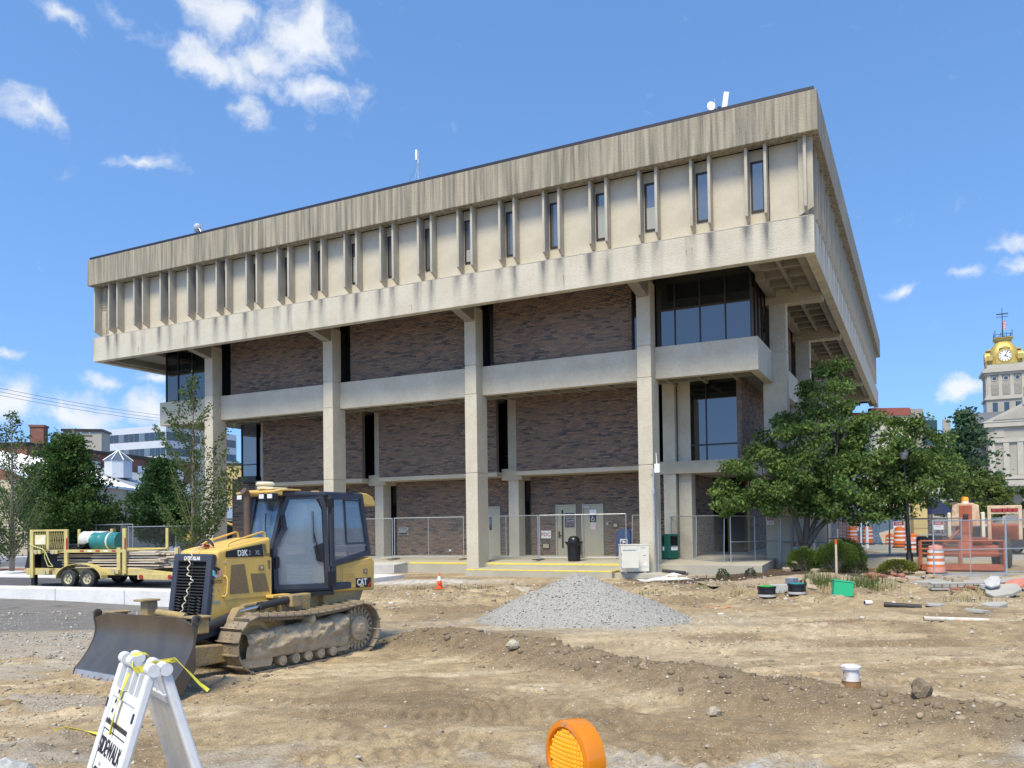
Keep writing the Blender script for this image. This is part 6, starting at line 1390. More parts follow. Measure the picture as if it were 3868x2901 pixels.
broad_tree('ornamental_tree', 'small yellowish green tree behind the orange lift mast', (50.0, 88, .2), [(0, 0, 3.6, 3.4, 3, 2.2, 1), (0, 0, 5.6, 1.8, 1.8, 1.3, .5)], [([(0, 0, 0), (0, 0, 1.5), (0, 0, 3)], .16, .08)], 7000, .42, (.13, .17, .045), 42, clumps=60, cs=1.0)
broad_tree('ornamental_tree', 'dark green tree cut off by the right edge of the picture', (56.5, 86, .2), [(.5, 0, 4.2, 3.6, 3, 2.6, 1), (2.5, 0, 7.0, 2.4, 2.4, 1.9, .8), (3.8, 0, 10, 2.2, 2, 2.2, .7)], [([(1, 0, 0), (1, 0, 2), (1.6, 0, 4)], .2, .1), ([(1.6, 0, 4), (3, 0, 9)], .1, .05)], 11000, .42, (.08, .135, .04), 43, clumps=90, cs=1.0)
broad_tree('ornamental_tree', 'dark tree glimpsed between the corner shop and the courthouse', (41.0, 92, .2), [(0, 0, 4.0, 2.8, 2.5, 2.4, 1), (1, 0, 7.2, 2.0, 2, 1.8, .6)], [([(0, 0, 0), (0, 0, 3)], .16, .08)], 5000, .42, (.045, .075, .03), 44, clumps=60, cs=1.0)
# bushes
def bush(label, x, y, w, d, h, nl, base, seed, size=.05, name='boxwood_bush', cat='bush', up=.5):
    z = gz(x, y) - .02; t_ = thing(name, label, cat, (x, y, z), 0); r = np.random.default_rng(seed); rnd = random.Random(seed)
    tm = MB()
    for k in range(18): limb(tm, (rnd.uniform(-.1, .1), rnd.uniform(-.1, .1), 0), (rnd.uniform(-.42, .42) * w, rnd.uniform(-.42, .42) * d, rnd.uniform(.5, .95) * h), .014, .004, rnd, 4, 3, .1)
    ob('stems', stuff(ob('stems', tm, M['bark'], t_)).data, None, t_) if 0 else stuff(ob('stems', tm, M['bark'], t_))
    v = r.normal(size=(nl, 3)); v /= np.linalg.norm(v, axis=1, keepdims=True); v[:, 2] = np.abs(v[:, 2]) * 1.0 - .25 * (r.uniform(size=nl) < .35)
    rad = r.uniform(.55, 1, (nl, 1)) ** .4 * (1 + .10 * (fbm(v[:, 0] * 3 + seed, v[:, 1] * 3 + v[:, 2] * 2, seed, 3)[:, None] - .5) * 4)
    P_ = v * rad * np.array((w / 2, d / 2, h * .72)) + np.array((0, 0, h * .30)); P_[:, 2] = np.maximum(P_[:, 2], .02)
    stuff(ob('foliage', leaves('foliage', P_, size, lcol(nl, seed, base, .4), seed, n_dir=v * 1.2 + np.array((0, 0, up))), M['leaf'], t_)); return t_
bush('rounded green boxwood bush at the foot of the big tree', 10.30, 29.2, 1.15, 1.1, .82, 7000, (.11, .165, .03), 51)
bush('largest rounded green bush behind the wooden stake', 11.25, 28.6, 1.55, 1.4, 1.12, 9000, (.10, .155, .03), 52)
bush('dark green bush half hidden behind the largest bush', 12.15, 30.0, 1.4, 1.3, 1.15, 7000, (.07, .125, .03), 53)
bush('low spreading yellow green bush beside the lamp post', 12.75, 27.3, 1.35, 1.0, .50, 4500, (.19, .20, .04), 54, .06, 'spreading_bush')
bush('low reddish green shrub left of the yellow bush', 11.7, 28.2, .9, .7, .42, 1500, (.055, .06, .03), 55, .05, 'low_shrub')
bush('small rose plant in the mulch near the block edging', 7.1, 27.9, .45, .4, .38, 400, (.06, .10, .03), 56, .05, 'rose_plant', 'plant'); bush('small leafy plant in the middle of the mulch bed', 8.1, 28.1, .40, .35, .30, 300, (.055, .09, .03), 57, .05, 'rose_plant', 'plant')
for k in range(6): bush(('leftmost', 'second from left', 'third from left', 'fourth from left', 'fifth from left', 'rightmost')[k] + ' low clipped bush of the hedge at far left', -34.2 + k * 1.15, 46.6 - k * .42, 1.3, 1.0, .75, 1300, (.03, .07, .025), 60 + k, .11, 'hedge_bush')
# weeds and grass tufts: blades nobody could count
def grass(label, spots, n, hmin, hmax, base, seed):
    r = np.random.default_rng(seed); V = []; cols = []
    for (x, y, rx, ry) in spots:
        m_ = n; X = x + r.normal(size=m_) * rx; Y = y + r.normal(size=m_) * ry; Z = ground_z(X, Y, False); H = r.uniform(hmin, hmax, m_) * np.exp(-((X - x) / (2.2 * rx)) ** 2); a = r.uniform(0, 6.28, m_); bend = r.uniform(.1, .5, m_) * H; w = r.uniform(.003, .007, m_)
        ca, sa = np.cos(a), np.sin(a); b0 = np.stack([X, Y, Z], -1); sd = np.stack([-sa, ca, 0 * a], -1) * w[:, None]; md = b0 + np.stack([ca * bend * .3, sa * bend * .3, H * .6], -1); tp_ = b0 + np.stack([ca * bend, sa * bend, H], -1)
        V.append(np.stack([b0 - sd, b0 + sd, md + sd * .7, md - sd * .7, tp_, tp_ + sd * .1], 1)); cols.append(lcol(m_, seed, base, .4))
    V = np.concatenate(V); n_ = len(V); k_ = (np.arange(n_) * 6)[:, None]
    F = np.concatenate([k_ + np.array([[0, 1, 2, 3]]), k_ + np.array([[3, 2, 5, 4]])]); c = np.concatenate(cols)
    return stuff(tag(ob('weeds', npmesh('weeds', V.reshape(-1, 3), F, np.concatenate([c, c])), M['leaf']), label, 'grass'))
grass('tall weeds growing between the blocks and the green box', [(9.0, 23.9, .35, .3), (9.5, 23.4, .5, .25), (8.9, 24.4, .3, .2), (9.9, 22.9, .5, .2), (10.3, 24.0, .4, .2)], 260, .12, .55, (.11, .16, .04), 71)
grass('sparse weeds in the dirt near the black buckets', [(6.1, 22.3, .4, .2), (6.9, 23.1, .7, .2), (5.9, 24.6, .5, .2), (7.4, 22.2, .6, .15), (11.3, 20.4, .5, .2), (12.2, 21.6, .4, .2), (3.6, 22.6, .4, .2), (-1.2, 25.2, .4, .15), (-2.9, 25.9, .3, .15)], 90, .06, .22, (.10, .15, .045), 72)
grass('green grass clump in the lower left corner', [(-4.62, 6.05, .12, .2), (-4.75, 6.35, .1, .2), (-4.55, 5.8, .12, .15), (-4.9, 7.3, .06, .08)], 260, .05, .16, (.07, .13, .03), 73)
# ------------------------------------------------------------------ right hand site clutter
M['slab'] = mat('pavement', (.40, .385, .35), .9, col2=(.31, .30, .27), nscale=.9, namt=.6)
struct(ob('sidewalk', MB().prism([(11.6, 24.9), (30, 21), (34, 34), (14.5, 36), (13.4, 31), (13.0, 27.5)], -.1, .285, 'z'), M['slab'])); struct(ob('sidewalk', MB().prism([(9.8, 21.9), (19, 20.6), (30, 20.9), (11.59, 24.85)], -.1, .262, 'z') if 0 else MB().prism([(12.2, 23.3), (20, 22.2), (20, 23.8), (11.7, 24.88)], -.1, .27, 'z'), M['slab']))
struct(ob('concrete_slab', MB().box(12.5, 21, 39.5, 56, -.1, .72), M['slab']))
struct(ob('brick_paving', MB().prism([(17.5, 27), (40, 24), (70, 60), (34, 62), (20, 38)], -.1, .292, 'z'), M['gutbrick']))
M['drumo'] = mat('drum_orange', (.72, .16, .02), .5); M['drump'] = mat('faded_orange', (.72, .30, .22), .6); M['drumw'] = mat('reflective_white', (.70, .72, .74), .4)
def barrel(label, x, y, z, h=1.0, faded=False):
    t_ = thing('traffic_drum', label, 'traffic drum', (x, y, z), 0); s = h
    ob('shell', MB().lathe([(.30 * s, .03), (.295 * s, .22 * s), (.28 * s, .23 * s), (.275 * s, .42 * s), (.262 * s, .43 * s), (.258 * s, .62 * s), (.247 * s, .63 * s), (.243 * s, .80 * s), (.23 * s, .81 * s), (.22 * s, .94 * s), (.19 * s, .96 * s), (0, .96 * s)], 24), M['drump' if faded else 'drumo'], t_, smooth=True)
    for z0, z1, r0, r1, m_ in ((.235, .325, .281, .279, 'drumo'), (.33, .42, .279, .277, 'drumw'), (.45, .53, .264, .262, 'drumo'), (.535, .615, .262, .260, 'drumw'), (.64, .72, .249, .247, 'drumo'), (.725, .80, .247, .245, 'drumw')): ob('band', MB().lathe([(r0 * s + .004, z0 * s), (r1 * s + .004, z1 * s)], 24), M[m_], t_, smooth=True)
    ob('base_ring', MB().lathe([(0, 0), (.36 * s, 0), (.36 * s, .05), (.30 * s, .06), (0, .06)], 24), M['black'], t_); ob('handle', MB().box(-.11 * s, .11 * s, -.02, .02, .955 * s, 1.0 * s), M['drump' if faded else 'drumo'], t_, bevel=.008)
barrel('faded orange and white traffic drum right in front of the lift basket', 13.99, 27.25, .30, .97, True)
barrel('orange and white traffic drum just right of the lamp post', 17.9, 37.0, .3, 1.0, True)
for k, (x, y, z) in enumerate(((20.9, 45.5, .30), (21.9, 45.0, .30), (19.0, 46.0, .72), (20.2, 46.8, .72), (19.3, 41.0, .72))):
    barrel(('orange drum behind the lamp post, nearer the plywood', 'orange drum between the lamp post and the lift', 'orange drum standing behind the red scaffold', 'orange drum half hidden by the white pipes', 'orange drum hidden between the scaffold and container')[k], x, y, z, 1.05)
# lamp post
t_ = thing('street_lamp', 'black cast iron street lamp post with its head hidden in the big tree', 'lamp post', (14.18, 29.4, .29), .2); t_.rotation_euler.y = -.035
M['iron'] = mat('black_iron', (.014, .015, .017), .45)
ob('base', MB().lathe([(0, 0), (.24, 0), (.24, .06), (.20, .10), (.19, .25), (.12, .34), (.11, .55), (.085, .65), (0, .65)], 18), M['iron'], t_, smooth=True); ob('pole', MB().lathe([(.08, .6), (.07, 1.5), (.055, 3.6), (.05, 3.9), (.075, 3.95), (0, 3.97)], 14), M['iron'], t_, smooth=True)
ob('lantern', MB().lathe([(.06, 3.97), (.12, 4.02), (.19, 4.35), (.20, 4.45), (0, 4.46)], 14), M['lamp'], t_, smooth=True); ob('lantern_cap', MB().lathe([(.21, 4.46), (.14, 4.6), (.04, 4.7), (.03, 4.8), (0, 4.82)], 14), M['iron'], t_, smooth=True)
t_ = thing('street_lamp', 'second black street lamp post farther off by the yellow stone pier', 'lamp post', (27.8, 58, .3), 0); ob('base', MB().lathe([(0, 0), (.26, 0), (.22, .4), (.11, .6), (0, .6)], 14), M['iron'], t_); ob('pole', MB().lathe([(.10, .5), (.08, 4.6), (0, 4.62)], 12), M['iron'], t_, smooth=True); ob('lantern', MB().lathe([(.08, 4.62), (.26, 5.1), (.2, 5.3), (0, 5.5)], 12), M['lamp'], t_, smooth=True)
# boom lift with platform basket
LO = thing('boom_lift', 'weathered orange boom lift with its wide platform basket on the ground', 'boom lift', (15.55, 28.55, .29), math.atan2(-1.1, 2.3))
M['lo'] = mat('faded_lift_orange', (.40, .105, .045), .7, col2=(.27, .07, .035), nscale=4, namt=.7, mottle=.4, mscale=9, mcol=(.16, .07, .05)); M['lc'] = mat('lift_cream', (.62, .48, .33), .6, col2=(.45, .25, .13), nscale=5, namt=.7)
def lp(name, mb, m, par=None, **k): return ob(name, mb, M[m], par or LO, **k)
bk = lp('basket_floor', MB().box(-1.25, 1.25, -.45, .45, .06, .24), 'lo', bevel=.01)
for z in (.62, .78, 1.06): 
    for y in (-.45, .45): ob('basket_rail', MB().cyl((-1.25, y, z), (1.25, y, z), .022, n=8), M['lo'], bk, smooth=True)
    for x in (-1.25, 1.25): ob('basket_rail', MB().cyl((x, -.45, z), (x, .45, z), .022, n=8), M['lo'], bk, smooth=True)
for x in (-1.25, -.05, 1.25):
    for y in (-.45, .45): ob('basket_post', MB().box(x - .03, x + .03, y - .03, y + .03, .24, 1.08), M['lo'], bk)
ob('gate_panel', MB().box(1.26, 1.33, -.40, .40, .1, 1.04), M['lo'], bk, bevel=.02); ob('gate_panel', MB().box(-1.33, -1.26, -.40, .40, .1, 1.04), M['lo'], bk, bevel=.02)
ch = lp('chassis', MB().box(-1.0, 1.3, 1.4, 4.2, .45, .85), 'lo', bevel=.04); lp('turntable', MB().box(-.75, 1.1, 1.9, 4.0, .86, 1.10), 'lo', bevel=.03)
for x in (-1.15, 1.45):
    for y in (1.8, 3.9):
        w = lp('wheel', MB().lathe([(.30, -.2), (.52, -.2), (.58, -.14), (.58, .14), (.52, .2), (.30, .2)], 22, (x, y, .58), Matrix.Rotation(math.pi / 2, 3, 'Y')), 'tyre', smooth=True); ob('hub', MB().lathe([(0, -.12), (.31, -.12), (.31, .12), (0, .12)], 16, (x, y, .58), Matrix.Rotation(math.pi / 2, 3, 'Y')), M['lo'], w)
bm_ = lp('boom', MB().box(.02, .42, .8, 3.6, 1.25, 1.75, Matrix.Translation((0, 0, 0)) @ Matrix.Rotation(R(2), 4, 'X')), 'lo', bevel=.03); ob('boom_foot', MB().prism([(.55, .45), (.75, 1.1), (.86, 1.75), (1.1, 1.8), (1.1, .6)], .05, .40, 'x'), M['lo'], bm_, bevel=.02)
ob('boom_head', MB().prism([(-.24, 1.55), (-.20, 2.30), (.0, 2.38), (.44, 2.38), (.64, 2.30), (.68, 1.55)], .95, 1.25, 'y'), M['lc'], bm_, bevel=.03); ob('head_recess', MB().box(.02, .42, .90, .949, 1.7, 2.30), M['lo'], bm_, bevel=.02); ob('hydraulic_block', MB().box(.14, .30, .80, .899, 1.80, 2.0), M['rubber'], bm_, bevel=.03)
for x in (-.36, .70): ob('side_cowl', MB().box(x, x + .12, .9, 1.5, 1.15, 2.05), M['cream'], bm_, bevel=.04)
ob('beacon', MB().lathe([(.12, 0), (.12, .10), (.10, .16), (0, .17)], 16, (.22, 1.1, 2.44)), M['amberd'], bm_, smooth=True); ob('beacon_base', MB().lathe([(0, -.06), (.12, -.06), (.12, 0), (0, 0)], 14, (.22, 1.1, 2.44)), M['white'], bm_); ob('notice', MB().box(.08, .36, .545, .549, 1.38, 1.70) if 0 else MB().box(.10, .36, .79, .798, 1.35, 1.68), M['white'], bm_)
fr_ = lp('guard_frame', bars(MB(), [(1.0, 1.6, 1.1), (1.0, 1.6, 2.22), (1.95, 1.6, 2.22), (1.95, 1.6, 1.1)], .12, .10, closed=False), 'lc', bevel=.02); ob('frame_bar', MB().box(1.06, 1.89, 1.55, 1.65, 1.98, 2.04), M['lc'], fr_)
for k in range(5): ob('light_cell', MB().box(1.10 + k * .16, 1.23 + k * .16, 1.53, 1.549, 2.05, 2.16), M['redl'], fr_)
lp('engine_cover', MB().box(1.1, 2.0, 2.2, 3.4, 1.0, 1.62), 'lo', bevel=.08); lp('control_box', MB().box(-1.0, -.55, .55, .75, .95, 1.25), 'black', bevel=.02); lp('jib_link', MB().cyl((-.5, .5, .9), (.1, 1.0, 1.5), .05, n=8), 'lo')
# red scaffold, pipes, container, plywood
SF = thing('scaffold_frame', 'red steel scaffold frame on casters behind the fence', 'scaffold', (16.1, 42, .74), 0); M['red'] = mat('scaffold_red', (.28, .035, .025), .6)
for x in (0, 1.62): ob('post', MB().cyl((x, 0, .12), (x, 0, 1.80), .028, n=8), M['red'], SF); ob('caster', MB().lathe([(0, -.03), (.09, -.03), (.09, .03), (0, .03)], 12, (x, 0, .09), Matrix.Rotation(math.pi / 2, 3, 'X')), M['tyre'], SF)
for z in (.46, 1.36, 1.66): ob('rail', MB().cyl((0, 0, z), (1.62, 0, z), .022, n=8), M['red'], SF)
for x in (.55, .75, .95, 1.12): ob('upright', MB().cyl((x, 0, .46), (x, 0, 1.66), .016, n=6), M['red'], SF)
for z in (.62, .80, .98, 1.16): ob('rung', MB().cyl((.55, 0, z), (1.12, 0, z), .014, n=6), M['red'], SF)
M['pvcd'] = mat('dirty_pvc', (.60, .58, .52), .6, col2=(.40, .33, .24), nscale=7, namt=.7)
M['pvc'] = mat('white_pvc', (.78, .80, .86), .4)
for k, (x, y, h) in enumerate(((17.75, 41.2, 2.35), (18.4, 43.5, 2.3), (15.9, 43.8, 1.7), (17.0, 43.0, .95), (16.75, 43.6, 1.6))):
    t_ = thing('support_pipe', ('tall white pipe standing right of the red scaffold', 'tall white pipe behind the taller one by the container', 'white pipe left of the red scaffold', 'short white pipe seen through the red scaffold', 'thin cream pipe behind the red scaffold')[k], 'pipe', (x, y, .72), 0); r_p = .075 if k < 3 else .05
    ob('shaft', MB().cyl((0, 0, 0), (0, 0, h), r_p, n=14), M['pvc' if k != 4 else 'cream'], t_, smooth=True); ob('collar', MB().cyl((0, 0, 0), (0, 0, .1), r_p * 1.25, n=14), M['pvc'], t_, smooth=True)
M['cont'] = mat('container_blue', (.17, .25, .33), .6, col2=(.13, .19, .26), nscale=2, namt=.6)
CT = thing('shipping_container', 'pale blue steel shipping container behind the plywood sheet', 'container', (24.6, 58, .3), .08)
ob('body', MB().box(-3.0, 3.0, 0, 2.4, .1, 2.5), M['cont'], CT); 
for k in range(22): ob('corrugation', MB().box(-2.9 + k * .265, -2.77 + k * .265, -.035, -.001, .2, 2.4), M['cont'], CT)
for z0, z1 in ((0, .14), (2.42, 2.6)): ob('frame_rail', MB().box(-3.05, 3.05, -.06, .06, z0, z1), M['cont'], CT)
for x in (-3.05, 2.93): ob('corner_post', MB().box(x, x + .12, -.065, .1, .141, 2.419), M['cont'], CT)
PW = thing('plywood_sheet', 'tilted plywood sheet leaning against the blue container', 'plywood', (20.6, 45.5, .45), .0); PW.rotation_euler = (R(-12), R(-14), .1)
ob('sheet', MB().box(0, 1.05, 0, .02, 0, 1.0), M['wood'], PW); ob('prop', MB().box(.1, .16, .03, .09, -.1, .9), M['wood2'], PW)
# pavers, blocks and rubble
M['paver'] = mat('tan_paver', (.42, .33, .23), .9, col2=(.33, .26, .18), nscale=6, namt=.7, bump=.3, bscale=30); M['paverr'] = mat('red_paver', (.34, .15, .10), .9, col2=(.26, .12, .08), nscale=6, namt=.7, bump=.3, bscale=30); M['cblock'] = mat('grey_block', (.46, .46, .45), .9, col2=(.36, .36, .35), nscale=6, namt=.6)
blk = MB().prism([(-.15, -.10), (.15, -.10), (.11, .10), (-.11, .10)], 0, .10, 'z').mesh('edging_block'); blkr = MB().box(-.13, .13, -.07, .07, 0, .065).mesh('paving_brick'); blk.materials.append(M['paver']); blkr.materials.append(M['paverr'])
rb = random.Random(9)
def block(me, label, group, x, y, dz, rx=0, ry=0, rz=0, nm='edging_block', s=1):
    o = ob(nm, me, None, None, (x, y, gz(x, y) + dz), (rx, ry, rz)); o.scale = (s, s, s)
    md = o.modifiers.new('bevel', 'BEVEL'); md.width = .008; md.segments = 1
    return tag(o, label, 'block', group)
for k in range(5): block(blk, ('leftmost', 'second from left', 'middle', 'fourth from left', 'rightmost')[k] + ' tan edging block in the row left of the mulch bed', 'edging row along the mulch', 5.45 + k * .33, 28.35 - k * .05, .03, 0, 0, rb.uniform(-.1, .1))
for x, y, dz, rx in ((9.85, 29.2, .05, 0), (10.0, 29.15, .15, .5), (9.65, 29.1, .02, .2), (9.9, 29.0, .25, .8)): block(blk, 'tan edging block heaped beside the left boxwood', 'blocks heaped by the left boxwood', x, y, dz, rx, rb.uniform(-.4, .4), rb.uniform(0, 3))
for x, y, dz, rx in ((9.95, 27.3, .02, 0), (9.98, 27.25, .13, .1), (9.9, 26.95, .05, .6)): block(blk, 'tan edging block stacked in front of the largest bush', 'blocks in front of the largest bush', x, y, dz, rx, rb.uniform(-.2, .2), rb.uniform(0, 3))
for k in range(12): block(blkr, 'red paving brick in the tumbled heap by the yellow bush', 'tumbled red bricks', 10.85 + rb.uniform(0, 1.2), 25.2 + rb.uniform(-.4, .5), .02 + .07 * (k % 3), rb.uniform(-.5, .5), rb.uniform(-.5, .5), rb.uniform(0, 3), 'paving_brick', 1.25)
for k in range(9): block(blk, 'tan edging block curving round the yellow bush', 'edging round the yellow bush', 11.3 + k * .21, 24.6 + .9 * (k / 8) ** 2 + rb.uniform(-.1, .1), .02 + .05 * (k % 2), rb.uniform(-.25, .25), rb.uniform(-.2, .2), rb.uniform(0, 3))
for x, y, rx, ry in ((8.2, 24.3, .0, 1.2), (8.45, 24.25, .2, 1.3), (8.6, 24.0, .9, .3), (8.35, 23.15, .6, .2), (6.9, 23.1, .1, .1), (7.2, 23.35, .15, .0)): block(blk, 'tan edging block lying loose near the grey concrete block', 'loose blocks by the buckets', x, y, .08 if ry > 1 else .02, rx, ry, rb.uniform(0, 3))
for k, (x, y) in enumerate(((13.05, 24.7), (13.5, 24.75), (12.95, 24.05))): o = block(blk, ('tan block on the pavement below the right fence, leftmost', 'tan block on the pavement below the right fence, rightmost', 'tan block on the pavement nearest the rubble')[k], None, x, y, .03, 0, 0, rb.uniform(-.3, .3)); o.location.z = .28
for k, (x, y) in enumerate(((11.75, 21.9), (12.15, 21.95))): block(blkr, 'weathered brick lying in front of the broken kerb', 'bricks by the broken kerb', x, y, .02, .1, .1, rb.uniform(-.3, .3), 'paving_brick')
t_ = thing('concrete_block', 'pale grey hollow concrete block set among the tan pavers', 'block', (7.45, 22.9, gz(7.45, 22.9)), .1); bm_ = MB(); bm_.box(-.32, .32, -.1, .1, 0, .24); ob('body', bm_, M['cblock'], t_, bevel=.01); ob('cap', MB().box(-.3, .3, -.08, .08, .2405, .245), M['cblock'], t_)
t_ = thing('concrete_block', 'dark blue grey block standing behind the pale concrete block', 'block', (7.95, 23.5, gz(7.95, 23.5)), .6); ob('body', MB().box(-.13, .13, -.13, .13, 0, .36), mat('blue_block', (.16, .19, .24), .8), t_, bevel=.01); ob('cap', MB().box(-.12, .12, -.12, .12, .3605, .37), M['cblock'], t_)
for k, (x, y, c_, lb) in enumerate(((6.66, 21.65, (.03, .45, .06), 'black valve tub with a bright green lid, left one'), (7.46, 21.68, (.02, .28, .30), 'black valve tub with a teal lid, right one'))):
    t_ = thing('valve_tub', lb, 'tub', (x, y, gz(x, y) - .03), 0); ob('tub', MB().lathe([(0, 0), (.23, 0), (.235, .02), (.22, .25), (.24, .26), (.24, .31), (.20, .31), (0, .31)], 24), M['bin'], t_, smooth=True)
    ob('lid', MB().lathe([(0, .312), (.19, .312), (.19, .325), (0, .33)], 22), mat('lid_%d' % k, c_, .5), t_); ob('label', MB().lathe([(.2355, .05), (.234, .11)], 24), M['cblock'], t_)
t_ = thing('irrigation_box', 'bright green plastic box standing on end in the weeds', 'box', (8.45, 21.15, gz(8.45, 21.15)), -.2); gm2 = mat('bright_green', (.02, .42, .20), .5); ob('body', MB().prism([(-.25, 0), (.23, .02), (.25, .36), (-.22, .42)], -.16, .16, 'y'), gm2, t_, bevel=.02); ob('lid', MB().prism([(-.23, .424), (.26, .365), (.26, .39), (-.23, .45)], -.17, .17, 'y'), gm2, t_)
t_ = thing('survey_stake', 'wooden survey stake with an orange painted tip', 'stake', (10.23, 26.05, gz(10.2, 26)), .2); ob('lath', MB().prism([(-.03, -.2), (.03, -.2), (.03, 1.22), (-.03, 1.22)], -.012, .012, 'y'), M['wood'], t_); ob('painted_tip', MB().box(-.032, .032, -.014, .014, 1.12, 1.26), M['cone'], t_)
def pipe(name, label, a, b, r, m, dark=True):
    a, b = Vector(a), Vector(b); t_ = thing(name, label, 'pipe', a, 0); ob('shaft', MB().cyl((0, 0, 0), b - a, r, n=12), M[m], t_, smooth=True); d = (b - a).normalized(); ob('bore', MB().cyl(-d * .004, -d * .001, r * .82, n=12), M['dark'], t_)
pipe('plastic_pipe', 'white plastic pipe lying half buried on the dirt at right', (8.43, 16.95, gz(8.43, 16.95) + .05), (9.55, 16.58, gz(9.5, 16.6) + .0), .05, 'pvcd'); pipe('plastic_pipe', 'short black pipe lying on the dirt above the white one', (8.7, 19.35, gz(8.7, 19.3) + .06), (9.45, 19.1, gz(9.4, 19.1) + .02), .06, 'rubber'); pipe('plastic_pipe', 'short white cap of pipe beside the black pipe', (8.35, 19.6, gz(8.3, 19.6) + .05), (8.52, 19.62, gz(8.5, 19.6) + .05), .05, 'pvc')
pipe('plastic_pipe', 'black drain hose lying beside the air conditioner pad', (5.3, 29.2, .42), (6.0, 28.7, .36), .06, 'rubber')
# pipe stub in the berm
PSX, PSY = 3.70, 9.08; pz_ = gz(PSX, PSY)
t_ = thing('pipe_stub', 'short white rusty capped pipe standing in the earth berm', 'pipe', (PSX, PSY, pz_ - .10), 0)
M['pw'] = mat('chipped_white', (.66, .65, .63), .6, col2=(.28, .13, .05), nscale=9, namt=.8, lo=.52, hi=.66); M['prust'] = mat('rusty_pipe', (.30, .17, .07), .85, col2=(.20, .10, .04), nscale=10, namt=.8)
ob('casing', MB().lathe([(0, -.2), (.095, -.2), (.10, .14), (.105, .145), (0, .145)], 24), M['prust'], t_, smooth=True); ob('neck', MB().lathe([(.085, .146), (.083, .27), (0, .27)], 24), M['pw'], t_, smooth=True); ob('flange_cap', MB().lathe([(.09, .271), (.105, .275), (.108, .30), (.09, .315), (0, .318)], 24), M['pw'], t_, smooth=True)
# broken slabs and rubble at right
def slab(label, x, y, w, d, h, rx, ry, rz, m='cblock', dz=.05, name='broken_slab'):
    r = random.Random(int(x * 100)); n = 7; pts = [((w / 2) * math.cos(q * 6.283 / n) * r.uniform(.75, 1.25), (d / 2) * math.sin(q * 6.283 / n) * r.uniform(.75, 1.25)) for q in range(n)]
    return tag(ob(name, MB().prism(pts, 0, h, 'z'), M[m] if isinstance(m, str) else m, None, (x, y, gz(x, y) + dz), (rx, ry, rz), bevel=.01), label, 'slab')
slab('grey broken slab tilted on the rubble at the right edge, larger', 12.7, 21.4, .95, .7, .08, .15, -.25, .3, 'slab', .12); slab('pale cracked slab leaning on the larger broken slab', 12.55, 21.55, .6, .35, .06, .2, -.5, .5, 'cblock', .26)
slab('salmon coloured broken slab at the right edge', 13.75, 22.6, .9, .6, .08, .1, -.4, .2, mat('salmon_slab', (.55, .22, .16), .85, col2=(.42, .17, .12), nscale=5, namt=.6), .12); slab('flat brown plank of rubble beside the salmon slab', 13.0, 22.7, 1.3, .4, .07, .05, -.1, .1, 'frame', .08)
slab('small grey slab flat on the dirt at right', 10.1, 18.0, .55, .4, .07, .05, .1, .4, 'slab', .02); slab('small square concrete piece below the broken kerb', 12.6, 22.0, .35, .3, .12, .1, .05, .3, 'cblock', .03); slab('grey slab fragment half buried near the white pipe', 11.2, 19.2, .6, .4, .08, .1, -.1, .2, 'slab', .0); slab('pale fragment on the dirt right of the black pipe', 9.9, 19.4, .5, .4, .06, .05, .05, .4, 'slab', .0)
t_ = thing('broken_kerb', 'broken concrete kerb piece with exposed reinforcing bars', 'kerb', (12.3, 22.6, gz(12.3, 22.6) + .02), -.06)
ob('top', MB().box(-.85, .85, -.12, .15, .16, .21), M['slab'], t_, bevel=.012); ob('bottom', MB().box(-.82, .83, -.06, .15, .0, .06), M['slab'], t_, bevel=.012)
for k in range(8): ob('rebar', MB().cyl((-.75 + k * .21, -.03, .05), (-.75 + k * .21, -.03, .17), .012, n=6), M['exh'], t_)
M['omark'] = mat('orange_marking', (.85, .25, .06), .8)
for k, (x, y, a, l_) in enumerate(((4.55, 19.8, .2, .5), (4.95, 19.95, 1.4, .35), (5.05, 19.6, .5, .45), (4.7, 19.55, -.3, .3), (8.9, 16.3, .2, .4))):
    n = 8; mb = MB(); vs = []
    for i in range(n):
        s = i / (n - 1) - .5; px_, py_ = x + math.cos(a) * s * l_, y + math.sin(a) * s * l_; z_ = float(ground_z(np.array([px_]), np.array([py_]))[0]) + .012
        vs += [(px_ - .03 * math.sin(a), py_ + .03 * math.cos(a), z_), (px_ + .03 * math.sin(a), py_ - .03 * math.cos(a), z_)]
    mb.add(vs, [(2 * i, 2 * i + 1, 2 * i + 3, 2 * i + 2) for i in range(n - 1)])
    struct(ob('paint_mark', mb, M['omark']))
# rubble behind the fence right of the tree, lumber on the terrace
heapm = M['dirt']
def heap(label, x, y, rx, ry, h, seed, name='dirt_heap', m=None):
    n = 36; u = np.linspace(-1.2, 1.2, n); X, Y = np.meshgrid(u * rx, u * ry); rr = np.hypot(X / rx, Y / ry); Z = h * np.clip(1 - rr, 0, 1) ** .9 * (.6 + .8 * fbm(X * 2.2 + seed, Y * 2.2, seed, 4)) - .06
    i3 = np.arange(n * n).reshape(n, n); c = np.array((.36, .29, .20))[None] * (.7 + .6 * fbm(X.ravel() * 5, Y.ravel() * 5, 3, 3))[:, None]
    me = npmesh(name, np.stack([X, Y, Z], -1).reshape(-1, 3), np.stack([i3[:-1, :-1], i3[:-1, 1:], i3[1:, 1:], i3[1:, :-1]], -1).reshape(-1, 4), c, 'POINT', True); t_ = ob(name, me, m or M['dirt'], None, (x, y, gz(x, y) + .03)); return tag(t_, label, 'heap')
